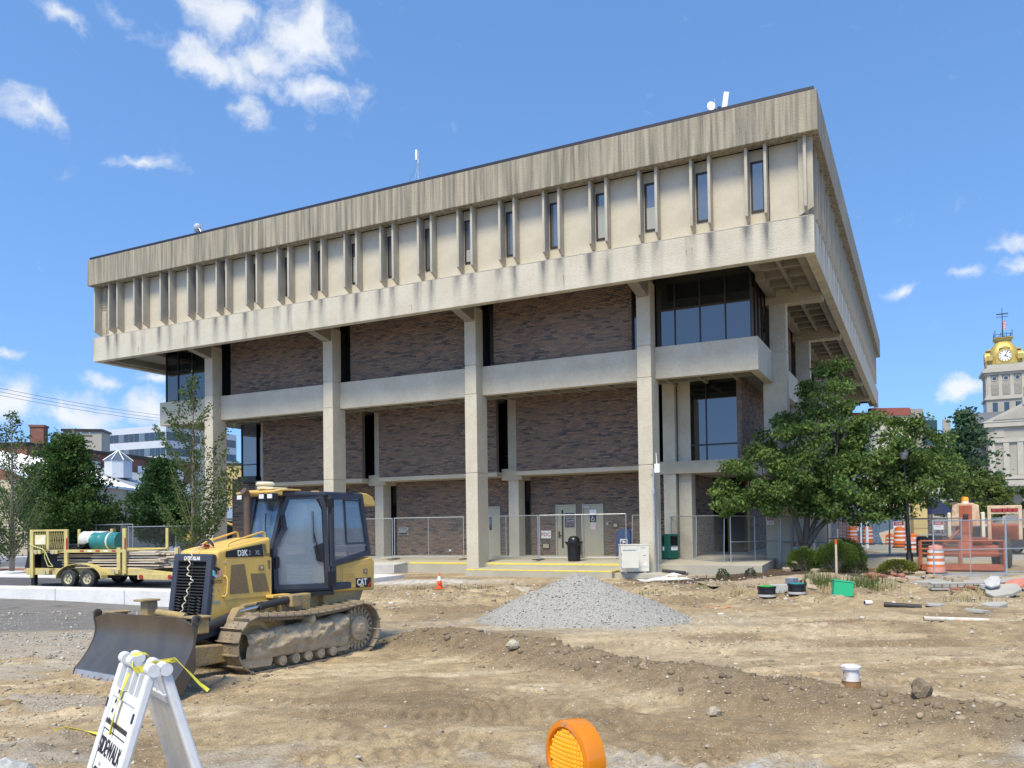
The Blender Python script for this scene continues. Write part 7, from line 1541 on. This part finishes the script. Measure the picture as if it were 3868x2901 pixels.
heap('low heap of dirt behind the fence right of the bushes', 14.4, 34.5, 2.0, 1.6, .75, 3); heap('white crushed stone spilled beside the air conditioner pad', 5.55, 28.5, 1.0, .55, .22, 5, 'stone_heap', mat('white_stone', (.66, .65, .62), .9, col2=(.4, .39, .37), nscale=18, namt=.8)); heap('dirt mound running along the front of the planting bed', 9.2, 25.4, 2.8, .9, .30, 9)
for k in range(5):
    q = bpos(3.2 - .12 * k, 6.2 + .5 * k, .64 + .055 * (k % 3)); tag(ob('timber', MB().box(0, 2.6, -.05, .05, 0, .05), mat('pink_timber', (.50, .25, .16), .85) if k == 0 else bpy.data.materials['pink_timber'], None, q, (0, 0, .2 + .03 * k)), ('nearest', 'second nearest', 'middle', 'second farthest', 'farthest')[k] + ' reddish timber lying on the terrace under the building corner', 'timber', 'timbers on the terrace')
q = bpos(2.2, 7.6, .68); t_ = thing('rubbish_bag', 'black rubbish bag standing by the corner column', 'bag', q, 0); bm = bmesh.new(); bmesh.ops.create_icosphere(bm, subdivisions=3, radius=1)
for v in bm.verts: 
    p_ = v.co.copy(); v.co = Vector((p_.x * .28, p_.y * .25, (p_.z + 1) * .45)) * (1 + .25 * (float(vnoise(p_.x * 4 + 3, p_.y * 4 + p_.z * 5, 4)) - .5)) * (1 - .35 * max(0, p_.z))
me = bpy.data.meshes.new('sack'); bm.to_mesh(me); bm.free(); ob('sack', me, M['bin'], t_, smooth=2); ob('knot', MB().lathe([(.05, .60), (.03, .68), (.07, .76), (0, .78)], 10), M['bin'], t_)
t_ = thing('portable_toilet', 'blue portable cabin cut by the right edge behind the lift', 'cabin', (31.5, 47.5, .3), .1); pb_ = mat('cabin_blue', (.06, .16, .42), .5); ob('walls', MB().box(-.8, .8, -.7, .7, 0, 2.1), pb_, t_, bevel=.03); ob('door', MB().box(-.55, .55, -.73, -.701, .1, 1.9), pb_, t_, bevel=.01); ob('roof', MB().prism([(-.85, 2.1), (.85, 2.1), (.6, 2.3), (-.6, 2.3)], -.75, .75, 'y'), M['white'], t_); ob('notice', MB().box(-.3, .4, -.74, -.731, 1.45, 1.75), M['white'], t_)
t_ = thing('parked_car', 'dark grey car parked beyond the fence behind the lift', 'car', (24.2, 41, .3), -.05)
ob('body', MB().prism([(-2.1, .35), (-2.1, .85), (-1.3, .95), (-.8, 1.42), (.7, 1.42), (1.3, .95), (2.05, .82), (2.1, .35)], -.85, .85, 'y'), mat('car_grey', (.05, .055, .065), .25, .5), t_, bevel=.06); ob('side_glass', MB().prism([(-1.1, .97), (-.72, 1.34), (.62, 1.34), (1.05, .97)], -.86, -.852, 'y'), M['glass'], t_)
for x in (-1.3, 1.3):
    for y in (-.8, .8): w = ob('wheel', MB().lathe([(.2, -.1), (.31, -.1), (.33, 0), (.31, .1), (.2, .1)], 18, (x, y, .33), Matrix.Rotation(math.pi / 2, 3, 'X')), M['tyre'], t_, smooth=True); ob('rim', MB().lathe([(0, .04), (.2, .06), (.2, -.06), (0, -.06)], 14, (x, y, .33), Matrix.Rotation(math.pi / 2, 3, 'X')), M['galv'], w)
ob('headlight', MB().box(2.02, 2.10, -.75, -.45, .62, .74), M['lamp'], t_)
# ------------------------------------------------------------------ courthouse at the far right
M['lime'] = mat('limestone', (.36, .335, .285), .9, col2=(.29, .265, .225), nscale=.5, namt=.6, mottle=.3, mscale=3, mcol=(.36, .33, .29)); M['lime2'] = mat('pale_stone', (.43, .40, .34), .85, col2=(.36, .33, .28), nscale=.6, namt=.5)
M['gold'] = mat('gilded_metal', (.50, .37, .10), .45, .25, col2=(.40, .29, .08), nscale=1.5, namt=.6); M['slate'] = mat('slate_roof', (.13, .14, .155), .8, col2=(.10, .105, .12), nscale=1, namt=.6); M['louv'] = mat('louvre_grey', (.30, .28, .25), .8)
CH = thing('courthouse', 'pale stone courthouse with gilded clock dome beyond the trees', 'courthouse', (114.5, 190, 0), -.44)
def cp_(name, mb, m, par=None, **k): return ob(name, mb, M[m], par or CH, **k)
tw = cp_('tower', MB().box(-4.0, 4.0, -4.0, 4.0, 22, 29.6).box(-3.8, 3.8, -3.8, 3.8, 29.6, 36.0), 'lime')
for z0, z1, h_ in ((24.0, 25.0, 4.35), (29.3, 29.7, 4.35), (29.72, 30.1, 4.15), (35.0, 35.5, 4.2), (35.51, 36.1, 4.7), (36.11, 36.5, 4.3), (36.51, 37.4, 3.7)): ob('cornice', MB().box(-h_, h_, -h_, h_, z0, z1), M['lime2'], tw)
for f in range(4):
    Rz = Matrix.Rotation(f * math.pi / 2, 4, 'Z')
    for x in (-3.4, -1.15, 1.15, 3.4): ob('pilaster', MB().box(x - .35, x + .35, -4.02, -3.7, 30.11, 34.99, Rz), M['lime2'], tw)
    for x in (-2.27, 0, 2.27):
        w = ob('belfry_window', MB().prism([(x - .62, 30.4), (x + .62, 30.4), (x + .62, 32.8)] + [(x + .62 * math.cos(q), 32.8 + .5 * math.sin(q)) for q in np.linspace(.3, 2.84, 7)] + [(x - .62, 32.8)], -3.88, -3.7, 'y', Rz), M['louv'], tw)
        for k in range(8): ob('slat', MB().box(x - .55, x + .55, -3.93, -3.885, 30.55 + k * .28, 30.70 + k * .28, Rz), M['lime'], w)
        ob('oculus', MB().lathe([(0, 0), (.42, 0), (.42, .1), (0, .1)], 18, Rz @ Vector((x, -3.75, 34.1)), Rz.to_3x3() @ Matrix.Rotation(math.pi / 2, 3, 'X')), M['glass'], tw); ob('oculus_ring', MB().lathe([(.42, .0), (.6, .0), (.6, .16), (.42, .16)], 18, Rz @ Vector((x, -3.75, 34.1)), Rz.to_3x3() @ Matrix.Rotation(math.pi / 2, 3, 'X')), M['lime2'], tw)
        ob('window', MB().box(x - .5, x + .5, -4.04, -3.95, 26.3, 28.6, Rz), M['glass'], tw)
dm = MB(); n = 28
prof_ = [(3.35, 37.4), (3.35, 38.3), (3.05, 38.4), (3.0, 39.4), (2.8, 40.6), (2.35, 41.8), (1.7, 42.7), (1.45, 43.0)]
def sq(r, q): c, s = math.cos(q), math.sin(q); e = .55; return (r * math.copysign(abs(c) ** e, c), r * math.copysign(abs(s) ** e, s))
vs = [(*sq(r, 2 * math.pi * i / n), z) for r, z in prof_ for i in range(n)]
dm.add(vs, [(k * n + i, k * n + (i + 1) % n, (k + 1) * n + (i + 1) % n, (k + 1) * n + i) for k in range(len(prof_) - 1) for i in range(n)] + [tuple((len(prof_) - 1) * n + i for i in range(n))])
dome = cp_('dome', dm, 'gold', smooth=True)
for z0, z1, h_ in ((43.0, 43.3, 1.5), (43.31, 43.7, 1.75), (43.71, 43.85, 2.0)): ob('dome_cap', MB().box(-h_, h_, -h_, h_, z0, z1), M['gold'], dome)
for f in range(4):
    Rz = Matrix.Rotation(f * math.pi / 2, 4, 'Z'); R3 = Rz.to_3x3() @ Matrix.Rotation(math.pi / 2, 3, 'X')
    ob('clock_housing', MB().prism([(-1.9, 37.42), (1.9, 37.42), (1.9, 38.6)] + [(1.75 * math.cos(q), 39.2 + 1.75 * math.sin(q)) for q in np.linspace(.05, math.pi - .05, 12)] + [(-1.9, 38.6)], -3.75, -2.6, 'y', Rz), M['gold'], dome)
    cf = ob('clock_face', MB().lathe([(0, 0), (1.25, 0), (1.25, .06), (0, .06)], 30, Rz @ Vector((0, -3.76, 39.3)), R3), M['white'], dome); ob('clock_ring', MB().lathe([(1.25, 0), (1.5, 0), (1.5, .12), (1.25, .12)], 30, Rz @ Vector((0, -3.755, 39.3)), R3), M['gold'], cf)
    for k in range(12): ob('hour_mark', MB().box(-.07, .07, -3.86, -3.825, .85, 1.18, Rz @ Matrix.Translation((0, 0, 39.3)) @ Matrix.Rotation(k * math.pi / 6, 4, 'Y')), M['black'], cf)
    ob('hour_hand', MB().box(-.07, .07, -3.9, -3.87, -.2, .7, Rz @ Matrix.Translation((0, 0, 39.3)) @ Matrix.Rotation(R(125), 4, 'Y')), M['black'], cf); ob('minute_hand', MB().box(-.05, .05, -3.94, -3.91, -.3, 1.1, Rz @ Matrix.Translation((0, 0, 39.3)) @ Matrix.Rotation(R(25), 4, 'Y')), M['black'], cf)
    ob('pediment', MB().prism([(-1.1, 41.05), (1.1, 41.05), (0, 41.6)], -3.5, -2.5, 'y', Rz), M['gold'], dome)
    for x in (-2.9, 2.9): ob('corner_block', MB().box(x - .45, x + .45, -3.6, -3.0, 38.4, 39.6, Rz), M['gold'], dome)
cr_ = cp_('cresting', bars(MB(), [(-1.7, -1.7, 44.6), (1.7, -1.7, 44.6), (1.7, 1.7, 44.6), (-1.7, 1.7, 44.6)], .09, .09), 'iron')
for x in (-1.7, -.57, .57, 1.7):
    for y in (-1.7, 1.7): ob('spike', MB().cyl((x, y, 43.85), (x, y, 45.0 if abs(x) < 1 else 45.6), .06, n=6), M['iron'], cr_)
ms = cp_('weather_vane', MB().tube([(0, 0, 43.8), (0, 0, 47), (0, 0, 51.0)], [.16, .10, .05], 8), 'iron'); ob('vane_arrow', MB().box(-1.2, 1.2, -.04, .04, 49.5, 49.75), M['iron'], ms); ob('vane_cross', MB().box(-1.2, 1.2, -.03, .03, 48.9, 49.0).box(-.03, .03, -1.2, 1.2, 48.9, 49.0), M['iron'], ms); ob('flag', MB().box(.08, .75, -.02, .02, 45.9, 48.0), mat('flag_cloth', (.45, .06, .08), .8, col2=(.6, .6, .65), nscale=4, namt=.9), ms)
bd = cp_('main_block', MB().box(-4.8, 10, -14, 6, 0, 23.0), 'lime'); ob('wing', MB().box(-26, -4.85, -9, 14, 0, 17.5), M['lime'], bd); ob('wing', MB().box(10.05, 30, -9, 14, 0, 17.5), M['lime'], bd)
ob('pediment', MB().prism([(-6.0, 23.0), (11.2, 23.0), (2.6, 27.2)], -14.8, -2, 'y'), M['lime2'], bd); ob('pediment_field', MB().prism([(-3.8, 23.5), (9.0, 23.5), (2.6, 26.4)], -14.95, -14.805, 'y'), M['lime'], bd)
for z0, z1, o_ in ((22.0, 22.95, .7), (18.6, 19.4, .45), (10.6, 11.4, .6), (9.0, 9.6, .5)): ob('cornice', MB().box(-4.8 - o_, 10 + o_, -14 - o_, -3, z0, z1), M['lime2'], bd); ob('cornice', MB().box(-26 - o_, -5.6, -9 - o_, 3, z0 - 1.5, z1 - 1.5), M['lime2'], bd)
for x in (-4.0, -1.4, 1.2, 6.2, 8.6): ob('pilaster', MB().box(x - .55, x + .55, -14.35, -14.0, 11.45, 18.55), M['lime2'], bd)
for x in (3.7,):
    w = ob('arched_window', MB().prism([(x - 1.5, 11.8), (x + 1.5, 11.8), (x + 1.5, 15.4)] + [(x + 1.5 * math.cos(q), 15.4 + 1.7 * math.sin(q)) for q in np.linspace(.1, 3.04, 11)] + [(x - 1.5, 15.4)], -14.2, -14.0, 'y'), M['glass'], bd)
    for a in (x - 1.5, x - .75, x, x + .75, x + 1.5): ob('tracery', MB().box(a - .1, a + .1, -14.3, -14.21, 11.8, 15.4), M['lime2'], w)
    for (cx, cz, r) in ((x, 16.2, .62), (x - .8, 15.0, .5), (x + .8, 15.0, .5)): ob('tracery', MB().lathe([(r, 0), (r + .16, 0), (r + .16, .1), (r, .1)], 16, (cx, -14.21, cz), Matrix.Rotation(math.pi / 2, 3, 'X')), M['lime2'], w)
for x in (-2.6, 7.4): ob('panel', MB().box(x - .9, x + .9, -14.1, -13.9, 19.8, 21.6), M['lime2'], bd)
for x in (-2.5, 1.5, 5.5, 9.0): ob('portico_column', MB().lathe([(.6, 0), (.6, .4), (.45, .5), (.4, 8.4), (.6, 8.9), (0, 9)], 14, (x, -17, 0)), M['lime2'], bd, smooth=True)
ob('portico_roof', MB().box(-4.2, 10.6, -17.9, -14.61, 9.0, 10.2), M['lime2'], bd)
ob('mansard_roof', MB().prism([(-9.6, 17.5), (-7.4, 22.0), (12, 22.0), (14, 17.5)], -26.4, -5, 'x'), M['slate'], bd); ob('ridge_roof', MB().prism([(-13.9, 23.0), (-4, 26.5), (6, 23)], -8.5, 12, 'x'), M['slate'], bd)
for x in (-22, -17, -12, -8): 
    d = ob('dormer', MB().prism([(x - 1, 17.6), (x + 1, 17.6), (x + 1, 19.8), (x, 20.9), (x - 1, 19.8)], -9.9, -7.2, 'y'), M['lime2'], bd); ob('dormer_window', MB().box(x - .55, x + .55, -9.98, -9.905, 18, 19.7), M['glass'], d)
    for z in (2.5, 8.8): ob('window', MB().box(x - .75, x + .75, -9.08, -8.95, z, z + 3.6), M['glass'], bd)
ob('chimney', MB().box(-13, -11.4, -4, -2, 20, 25.5), M['lime'], bd)
def statue(label, x, y, z, h):
    t_ = thing('gilded_statue', label, 'statue', CH.matrix_basis @ Vector((0, 0, 0)) if 0 else (Matrix.Translation(CH.location) @ Matrix.Rotation(-.44, 4, 'Z')) @ Vector((x, y, z)), -.44)
    ob('figure', MB().lathe([(.5, 0), (.55, .3), (.42, 1.2), (.40, 1.5), (.5, 1.95), (.38, 2.15), (.14, 2.25), (.13, 2.32), (.2, 2.45), (.19, 2.65), (.08, 2.78), (0, 2.8)], 14).tube([(.4, 0, 2.0), (.62, -.1, 2.3), (.55, -.1, 2.95)], [.12, .10, .07], 8).tube([(-.42, 0, 2.0), (-.58, -.1, 1.5), (-.45, -.3, 1.2)], [.12, .10, .07], 8), M['gold'], t_, smooth=True); ob('pedestal', MB().box(-.8, .8, -.8, .8, -1.6, -.01), M['lime2'], t_); t_.scale = (h / 2.8,) * 3
statue('gilded statue standing on the pediment below the clock tower', 2.6, -14.2, 28.2, 3.0); statue('gilded statue on the far left corner of the courthouse roof', -24.5, -6, 24.0, 2.9)
# ------------------------------------------------------------------ corner shop behind the big tree
M['sid'] = mat('cream_siding', (.62, .60, .47), .8, col2=(.54, .52, .40), nscale=.8, namt=.5); M['shopred'] = mat('red_brick_cap', (.28, .09, .07), .9); M['ystone'] = mat('yellow_stone', (.60, .46, .20), .85, col2=(.50, .38, .16), nscale=1.2, namt=.6)
SH = thing('shop_building', 'cream sided shop with red brick parapet behind the big tree', 'building', (29.8, 60, 0), 0)
ob('wall', MB().box(-9.5, -.6, 0, 16, 0, 9.75), M['sid'], SH)
for k in range(24): ob('siding_rib', MB().box(-9.4 + k * .366, -9.32 + k * .366, -.05, -.001, .3, 9.5), M['sid'], SH)
ob('parapet', MB().box(-9.6, -3.5, -.1, .4, 9.751, 9.98).box(-3.49, -.62, -.1, .4, 9.751, 10.3), M['shopred'], SH); ob('end_wall', MB().box(-.599, .3, -.15, 16, 1.9, 10.2), M['louv'], SH); ob('stone_pier', MB().box(-.8, .15, -.6, -.16, .0, 3.6), M['ystone'], SH)
for k in range(5): ob('stone_course', MB().box(-.83, .18, -.63, -.601, .05 + k * .72, .70 + k * .72), M['ystone'], SH)
ob('glass_box', MB().box(.301, 1.9, 1, 12, 7.6, 9.5), mat('green_glass', (.03, .06, .065), .1), SH); ob('window', MB().box(-7.5, -5.8, -.08, -.06, 5.4, 7.6), M['glass'], SH)
t_ = thing('hanging_sign', 'round white shop sign with black script lettering', 'sign', (30.2, 58.5, 4.42), -.4); ob('disc', MB().lathe([(0, -.06), (.56, -.06), (.56, .06), (0, .06)], 36, (0, 0, 0), Matrix.Rotation(math.pi / 2, 3, 'X')), M['white'], t_); ob('ring', MB().lathe([(.50, .062), (.53, .062), (.53, .068), (.50, .068)], 36, (0, 0, 0), Matrix.Rotation(math.pi / 2, 3, 'X')), M['navy'], t_)
text('lettering', 'Alliots', .34, M['black'], t_, facing(0, -.068, .0) @ Matrix.Rotation(.12, 4, 'Z'), .01, shear=.35, bold=.006); ob('underline', MB().box(-.32, .36, -.07, -.062, -.19, -.165, Matrix.Rotation(-.12, 4, 'Y')), M['black'], t_); ob('bracket', MB().cyl((0, 0, .56), (-.4, 1.6, 1.0), .03, n=6), M['iron'], t_)
t_ = thing('patio_umbrella', 'dark navy patio umbrella beside the yellow stone pier', 'umbrella', (31.9, 62.5, .3), .3); ob('canopy', MB().lathe([(1.7, 2.2), (.8, 3.0), (.05, 3.4), (0, 3.4)], 8), M['navy'], t_); ob('pole', MB().cyl((0, 0, 0), (0, 0, 3.4), .04, n=8), M['iron'], t_)
for k, (x, y) in enumerate(((33.6, 64), (36.0, 66), (52, 80))):
    t_ = thing('flower_planter', ('pink flowers in a planter below the round sign', 'pink flowers in a planter right of the umbrella', 'pink flowers before the tree at the right edge')[k], 'planter', (x, y, .3), 0); ob('pot', MB().lathe([(0, 0), (.4, 0), (.5, .6), (0, .6)], 14), M['iron'], t_)
    r = np.random.default_rng(k); P_ = r.normal(size=(500, 3)) * np.array((.6, .5, .35)) + np.array((0, 0, 1.1)); stuff(ob('blooms', leaves('blooms', P_, .16, np.array([(.55, .10, .30), (.06, .11, .03)])[r.integers(0, 2, 500)], k), M['leaf'], t_))
t_ = thing('pergola', 'dark timber shelter in front of the courthouse steps', 'shelter', (54, 100, .2), -.4)
for x in (-3, 3):
    for y in (-1.5, 1.5): ob('post', MB().box(x - .15, x + .15, y - .15, y + .15, 0, 3.6), M['bark'], t_)
ob('roof', MB().box(-3.5, 3.5, -2, 2, 3.6, 3.9), M['bark'], t_)
# ------------------------------------------------------------------ buildings on the left
M['lbrick'] = mat('old_brick', (.24, .10, .07), .9, col2=(.17, .075, .055), nscale=.9, namt=.7, mottle=.3, mscale=3, mcol=(.32, .22, .18)); M['mroof'] = mat('white_metal_roof', (.66, .68, .72), .45, .2, col2=(.56, .58, .62), nscale=.6, namt=.5); M['groof'] = mat('grey_metal_roof', (.36, .40, .42), .55, .2, col2=(.30, .33, .36), nscale=.5, namt=.5); M['cwall'] = mat('cream_wall', (.56, .48, .33), .9, col2=(.47, .40, .28), nscale=.6, namt=.6)
def prismline(x0, y0, x1, y1, back, z0, z1): return MB().add([(x0, y0, z0), (x1, y1, z0), (x1 - back, y1, z0), (x0 - back, y0, z0), (x0, y0, z1), (x1, y1, z1), (x1 - back, y1, z1), (x0 - back, y0, z1)], [(0, 1, 5, 4), (1, 2, 6, 5), (2, 3, 7, 6), (3, 0, 4, 7), (4, 5, 6, 7), (3, 2, 1, 0)])
t_ = thing('brick_warehouse', 'long old red brick warehouse receding behind the metal roofed shed', 'building', (0, 0, 0), 0)
ob('wall', prismline(-44.3, 75, -38.4, 103, 30, 0, 10.0), M['lbrick'], t_); ob('coping', prismline(-44.1, 74.8, -38.2, 103.2, 30.4, 10.001, 10.3), M['frame'], t_)
for k in range(8):
    f = (k + .5) / 8; x, y = -44.3 + 5.9 * f, 75 + 28 * f; ob('window', MB().box(0, .08, -.6, .6, 7.9, 9.2, Matrix.Translation((x + .04, y, 0)) @ Matrix.Rotation(-.208, 4, 'Z')), M['white'], t_)
t_ = thing('chimney_stack', 'square red brick chimney above the left rooftops', 'chimney', (-44.9, 78, 9.5), .2); ob('shaft', MB().box(-.6, .6, -.6, .6, 0, 2.5), M['lbrick'], t_); ob('cap', MB().box(-.68, .68, -.68, .68, 2.5, 2.7), M['lbrick'], t_)
t_ = thing('metal_roof_shed', 'cream walled shed with white and grey metal roof behind the dark trees', 'shed', (0, 0, 0), 0)
ob('wall', prismline(-34.2, 58, -35.4, 100, 11, 0, 5.8), M['cwall'], t_)
rf = ob('roof', MB().add([(-33.7, 57.5, 5.75), (-34.6, 76, 5.75), (-41.5, 76, 8.4), (-40.6, 57.5, 8.4), (-33.7, 57.5, 5.95), (-34.6, 76, 5.95), (-41.5, 76, 8.6), (-40.6, 57.5, 8.6)], [(0, 1, 2, 3), (4, 5, 6, 7), (0, 4, 5, 1), (1, 5, 6, 2), (2, 6, 7, 3), (3, 7, 4, 0)]), M['mroof'], t_); ob('roof', MB().add([(-34.6, 76.02, 5.7), (-34.9, 101, 5.7), (-41, 101, 8.3), (-41.5, 76.02, 8.3), (-34.6, 76.02, 5.9), (-34.9, 101, 5.9), (-41, 101, 8.5), (-41.5, 76.02, 8.5)], [(0, 1, 2, 3), (4, 5, 6, 7), (0, 4, 5, 1), (1, 5, 6, 2), (2, 6, 7, 3), (3, 7, 4, 0)]), M['groof'], t_)
for k in range(14): y = 58 + k * 1.35; ob('roof_seam', MB().add([(-33.72 - (y - 57.5) * .0486, y, 5.952), (-40.62 - (y - 57.5) * .0486, y, 8.602), (-40.62 - (y - 57.5) * .0486, y + .08, 8.602), (-33.72 - (y - 57.5) * .0486, y + .08, 5.952), (-33.72 - (y - 57.5) * .0486, y + .04, 6.03), (-40.62 - (y - 57.5) * .0486, y + .04, 8.68)], [(0, 1, 5, 4), (2, 3, 4, 5)]), M['mroof'], rf)
for k in range(6): y = 62 + k * 6.2; ob('pilaster', MB().box(-34.25 - (y - 58) * .0286, -34.0 - (y - 58) * .0286, y - .5, y + .5, 0, 5.7), M['cwall'], t_)
for k in range(5): y = 65 + k * 6.2; ob('window', MB().box(-34.2 - (y - 58) * .0286, -34.1 - (y - 58) * .0286, y - 1.2, y + 1.2, 1.2, 3.8), M['glass'], t_)
cu = ob('cupola', MB().cyl((-38.3, 80, 7.2), (-38.3, 80, 8.9), 1.3, n=8), M['mroof'], t_); ob('skylight', MB().lathe([(1.4, 8.9), (.1, 9.9), (0, 9.9)], 8, (-38.3, 80, 0)), M['glassl'], cu)
for k in range(8): ob('glazing_bar', MB().cyl((-38.3 + 1.42 * math.cos(k * .785), 80 + 1.42 * math.sin(k * .785), 8.9), (-38.3, 80, 9.95), .05, n=4), M['white'], cu)
t_ = thing('office_block', 'pale grey modern office block with two ribbon window bands', 'building', (-58.9, 140, 0), math.atan2(16.6, 6.5) - math.pi / 2); M['offw'] = mat('office_panel', (.52, .55, .60), .6, col2=(.46, .49, .54), nscale=.3, namt=.5)
OF = t_                                            # local: right face along +y (away), left face along -x
lf = math.atan2(6, -14.5) - t_.rotation_euler.z
ex_ = Vector((math.cos(lf), math.sin(lf), 0)); ey_ = Vector((0, 1, 0))
def quadbox(name, s0, s1, z0, z1, ax, nrm, m, out=.0, th_=.15, par=None):
    a, b = ax * s0, ax * s1; o = nrm * out; i = nrm * (out - th_); return ob(name, MB().add([a + o + Vector((0, 0, z0)), b + o + Vector((0, 0, z0)), b + o + Vector((0, 0, z1)), a + o + Vector((0, 0, z1)), a + i + Vector((0, 0, z0)), b + i + Vector((0, 0, z0)), b + i + Vector((0, 0, z1)), a + i + Vector((0, 0, z1))], [(0, 1, 2, 3), (7, 6, 5, 4), (0, 4, 5, 1), (3, 2, 6, 7), (0, 3, 7, 4), (1, 5, 6, 2)]), M[m] if isinstance(m, str) else m, par or OF)
p0, p1, p2, p3 = Vector((0, 0, 0)), ex_ * 15.7, ex_ * 15.7 + ey_ * 17.8, ey_ * 17.8
ob('walls', MB().add([p + Vector((0, 0, z)) for z in (0, 20) for p in (p0, p1, p2, p3)], [(0, 1, 5, 4), (1, 2, 6, 5), (2, 3, 7, 6), (3, 0, 4, 7), (4, 5, 6, 7)]), M['offw'], OF)
nl_ = Vector((ex_.y, -ex_.x, 0)); nl_ = nl_ if nl_.dot(ey_) < 0 else -nl_; nr_ = Vector((1, 0, 0))
for z0, z1, s0 in ((17.5, 18.9, 0), (14.9, 16.2, 0), (12.2, 13.4, 0)):
    nW = 13
    for k in range(nW): quadbox('window', .1 + k * 1.2, 1.22 + k * 1.2, z0, z1, ex_, nl_, M['glassl'] if (k + int(z0)) % 4 == 1 else M['glass'], .05)
    for k in range(14): quadbox('window', .1 + k * 1.25, 1.28 + k * 1.25, z0, z1, ey_, nr_, M['glass'], .05)
t_ = thing('rooftop_block', 'white plant room block rising left of the office block', 'building', (-57.5, 110, 0), .2); ob('walls', MB().box(-2.4, 2.4, 0, 4, 0, 15.5), M['lime2'], t_); ob('roof_edge', MB().box(-2.6, 2.6, -.2, 4.2, 15.5, 15.8), M['frame'], t_); ob('vent_hood', MB().box(2.5, 5.2, 0, 2, 10.3, 12.3), M['galv'], t_); ob('vent_opening', MB().box(2.8, 4.6, -.06, -.001, 10.6, 12.0), M['dark'], t_)
t_ = thing('stone_building', 'low tan stone wall seen between the left column and the brick wing', 'building', (-34, 112, 0), 0); ob('wall', MB().box(-6, 6, 0, 8, 0, 10.8), M['ystone'], t_); ob('coping', MB().box(-6.1, 6.1, -.1, 8.1, 10.8, 11.1), M['frame'], t_)
t_ = thing('storefront_row', 'low row of shopfronts with blue awning far behind the young tree', 'building', (-24.5, 92, 0), .1); ob('wall', MB().box(-9, 9, 0, 8, 0, 4.6), M['cwall'], t_); ob('fascia', MB().box(-9, 9, -.15, -.001, 3.3, 4.4), mat('awning_blue', (.30, .42, .56), .7), t_)
for k in range(6): ob('shop_window', MB().box(-8.6 + k * 3, -6.2 + k * 3, -.1, -.01, .6, 3.0), M['glass'], t_)
t_ = thing('utility_pole', 'wooden utility pole with cross arm above the dark trees', 'utility pole', (-37.3, 70, 0), .5); ob('pole', MB().tube([(0, 0, 0), (0, 0, 10.7)], [.2, .14], 8), M['bark'], t_)
for z in (10.2, 9.7): ob('cross_arm', MB().box(-1.4, 1.4, -.08, .08, z, z + .16), M['bark'], t_)
for x in (-1.2, -.4, .5, 1.2): ob('insulator', MB().cyl((x, 0, 10.36), (x, 0, 10.6), .06, n=6), M['galv'], t_)
ob('transformer', MB().cyl((.5, -.1, 8.6), (.5, -.1, 9.5), .25, n=10), M['galv'], t_)
for k in range(3):
    a, b = Vector((-33.5, 49, 11.35 - k * .22)), Vector((-27.5, 72, 11.75 - k * .26)); tag(ob('power_line', MB().tube([a.lerp(b, q) - Vector((0, 0, .25 * math.sin(math.pi * q))) for q in np.linspace(0, 1, 9)], .014, 4), M['black']), ('top', 'middle', 'bottom')[k] + ' of the three overhead wires crossing the sky at left', 'wire')
EX = thing('mini_excavator', 'small yellow excavator parked far behind the young tree', 'excavator', (-25.0, 65, .47), .3)
for y in (-.7, .7): ob('track', MB().prism([(-1.1, .15), (-.95, .0), (.95, 0), (1.1, .15), (1.1, .4), (.95, .55), (-.95, .55), (-1.1, .4)], y - .2, y + .2, 'y'), M['tyre'], EX, bevel=.03)
ob('body', MB().prism([(-1.2, .7), (-1.25, 1.4), (-.3, 1.55), (.3, 1.3), (.8, 1.25), (.9, .7)], -.75, .75, 'y'), M['cat'], EX, bevel=.08); ob('cab', MB().box(-.35, .65, -.1, .72, 1.3, 2.3), M['glass'], EX, bevel=.04); ob('canopy', MB().box(-.45, .75, -.15, .78, 2.3, 2.4), M['cat'], EX, bevel=.02)
ob('boom', MB().tube([(.8, -.3, 1.1), (1.8, -.3, 2.3), (2.9, -.3, 1.9)], [.14, .13, .1], 6), M['cat'], EX); ob('stick', MB().tube([(2.9, -.3, 1.95), (3.2, -.3, .6)], .09, 6), M['cat'], EX); ob('bucket', MB().prism([(3.0, .6), (3.5, .5), (3.4, .1), (3.0, .15)], -.55, -.05, 'y'), M['blade'], EX)
t_ = thing('sandwich_board', 'white folded sign board standing by the far left hedge', 'sign board', (-24.6, 38.5, .34), .3)
for s in (-1, 1): ob('board', MB().box(-.45, .45, -.02, .02, -1.5, 0, Matrix.Translation((0, 0, 1.45)) @ Matrix.Rotation(s * .2, 4, 'X')), M['drumw'], t_, bevel=.02)
ob('hinge', MB().cyl((-.3, 0, 1.47), (.3, 0, 1.47), .05, n=8), M['white'], t_)
SC.render.engine = 'CYCLES'
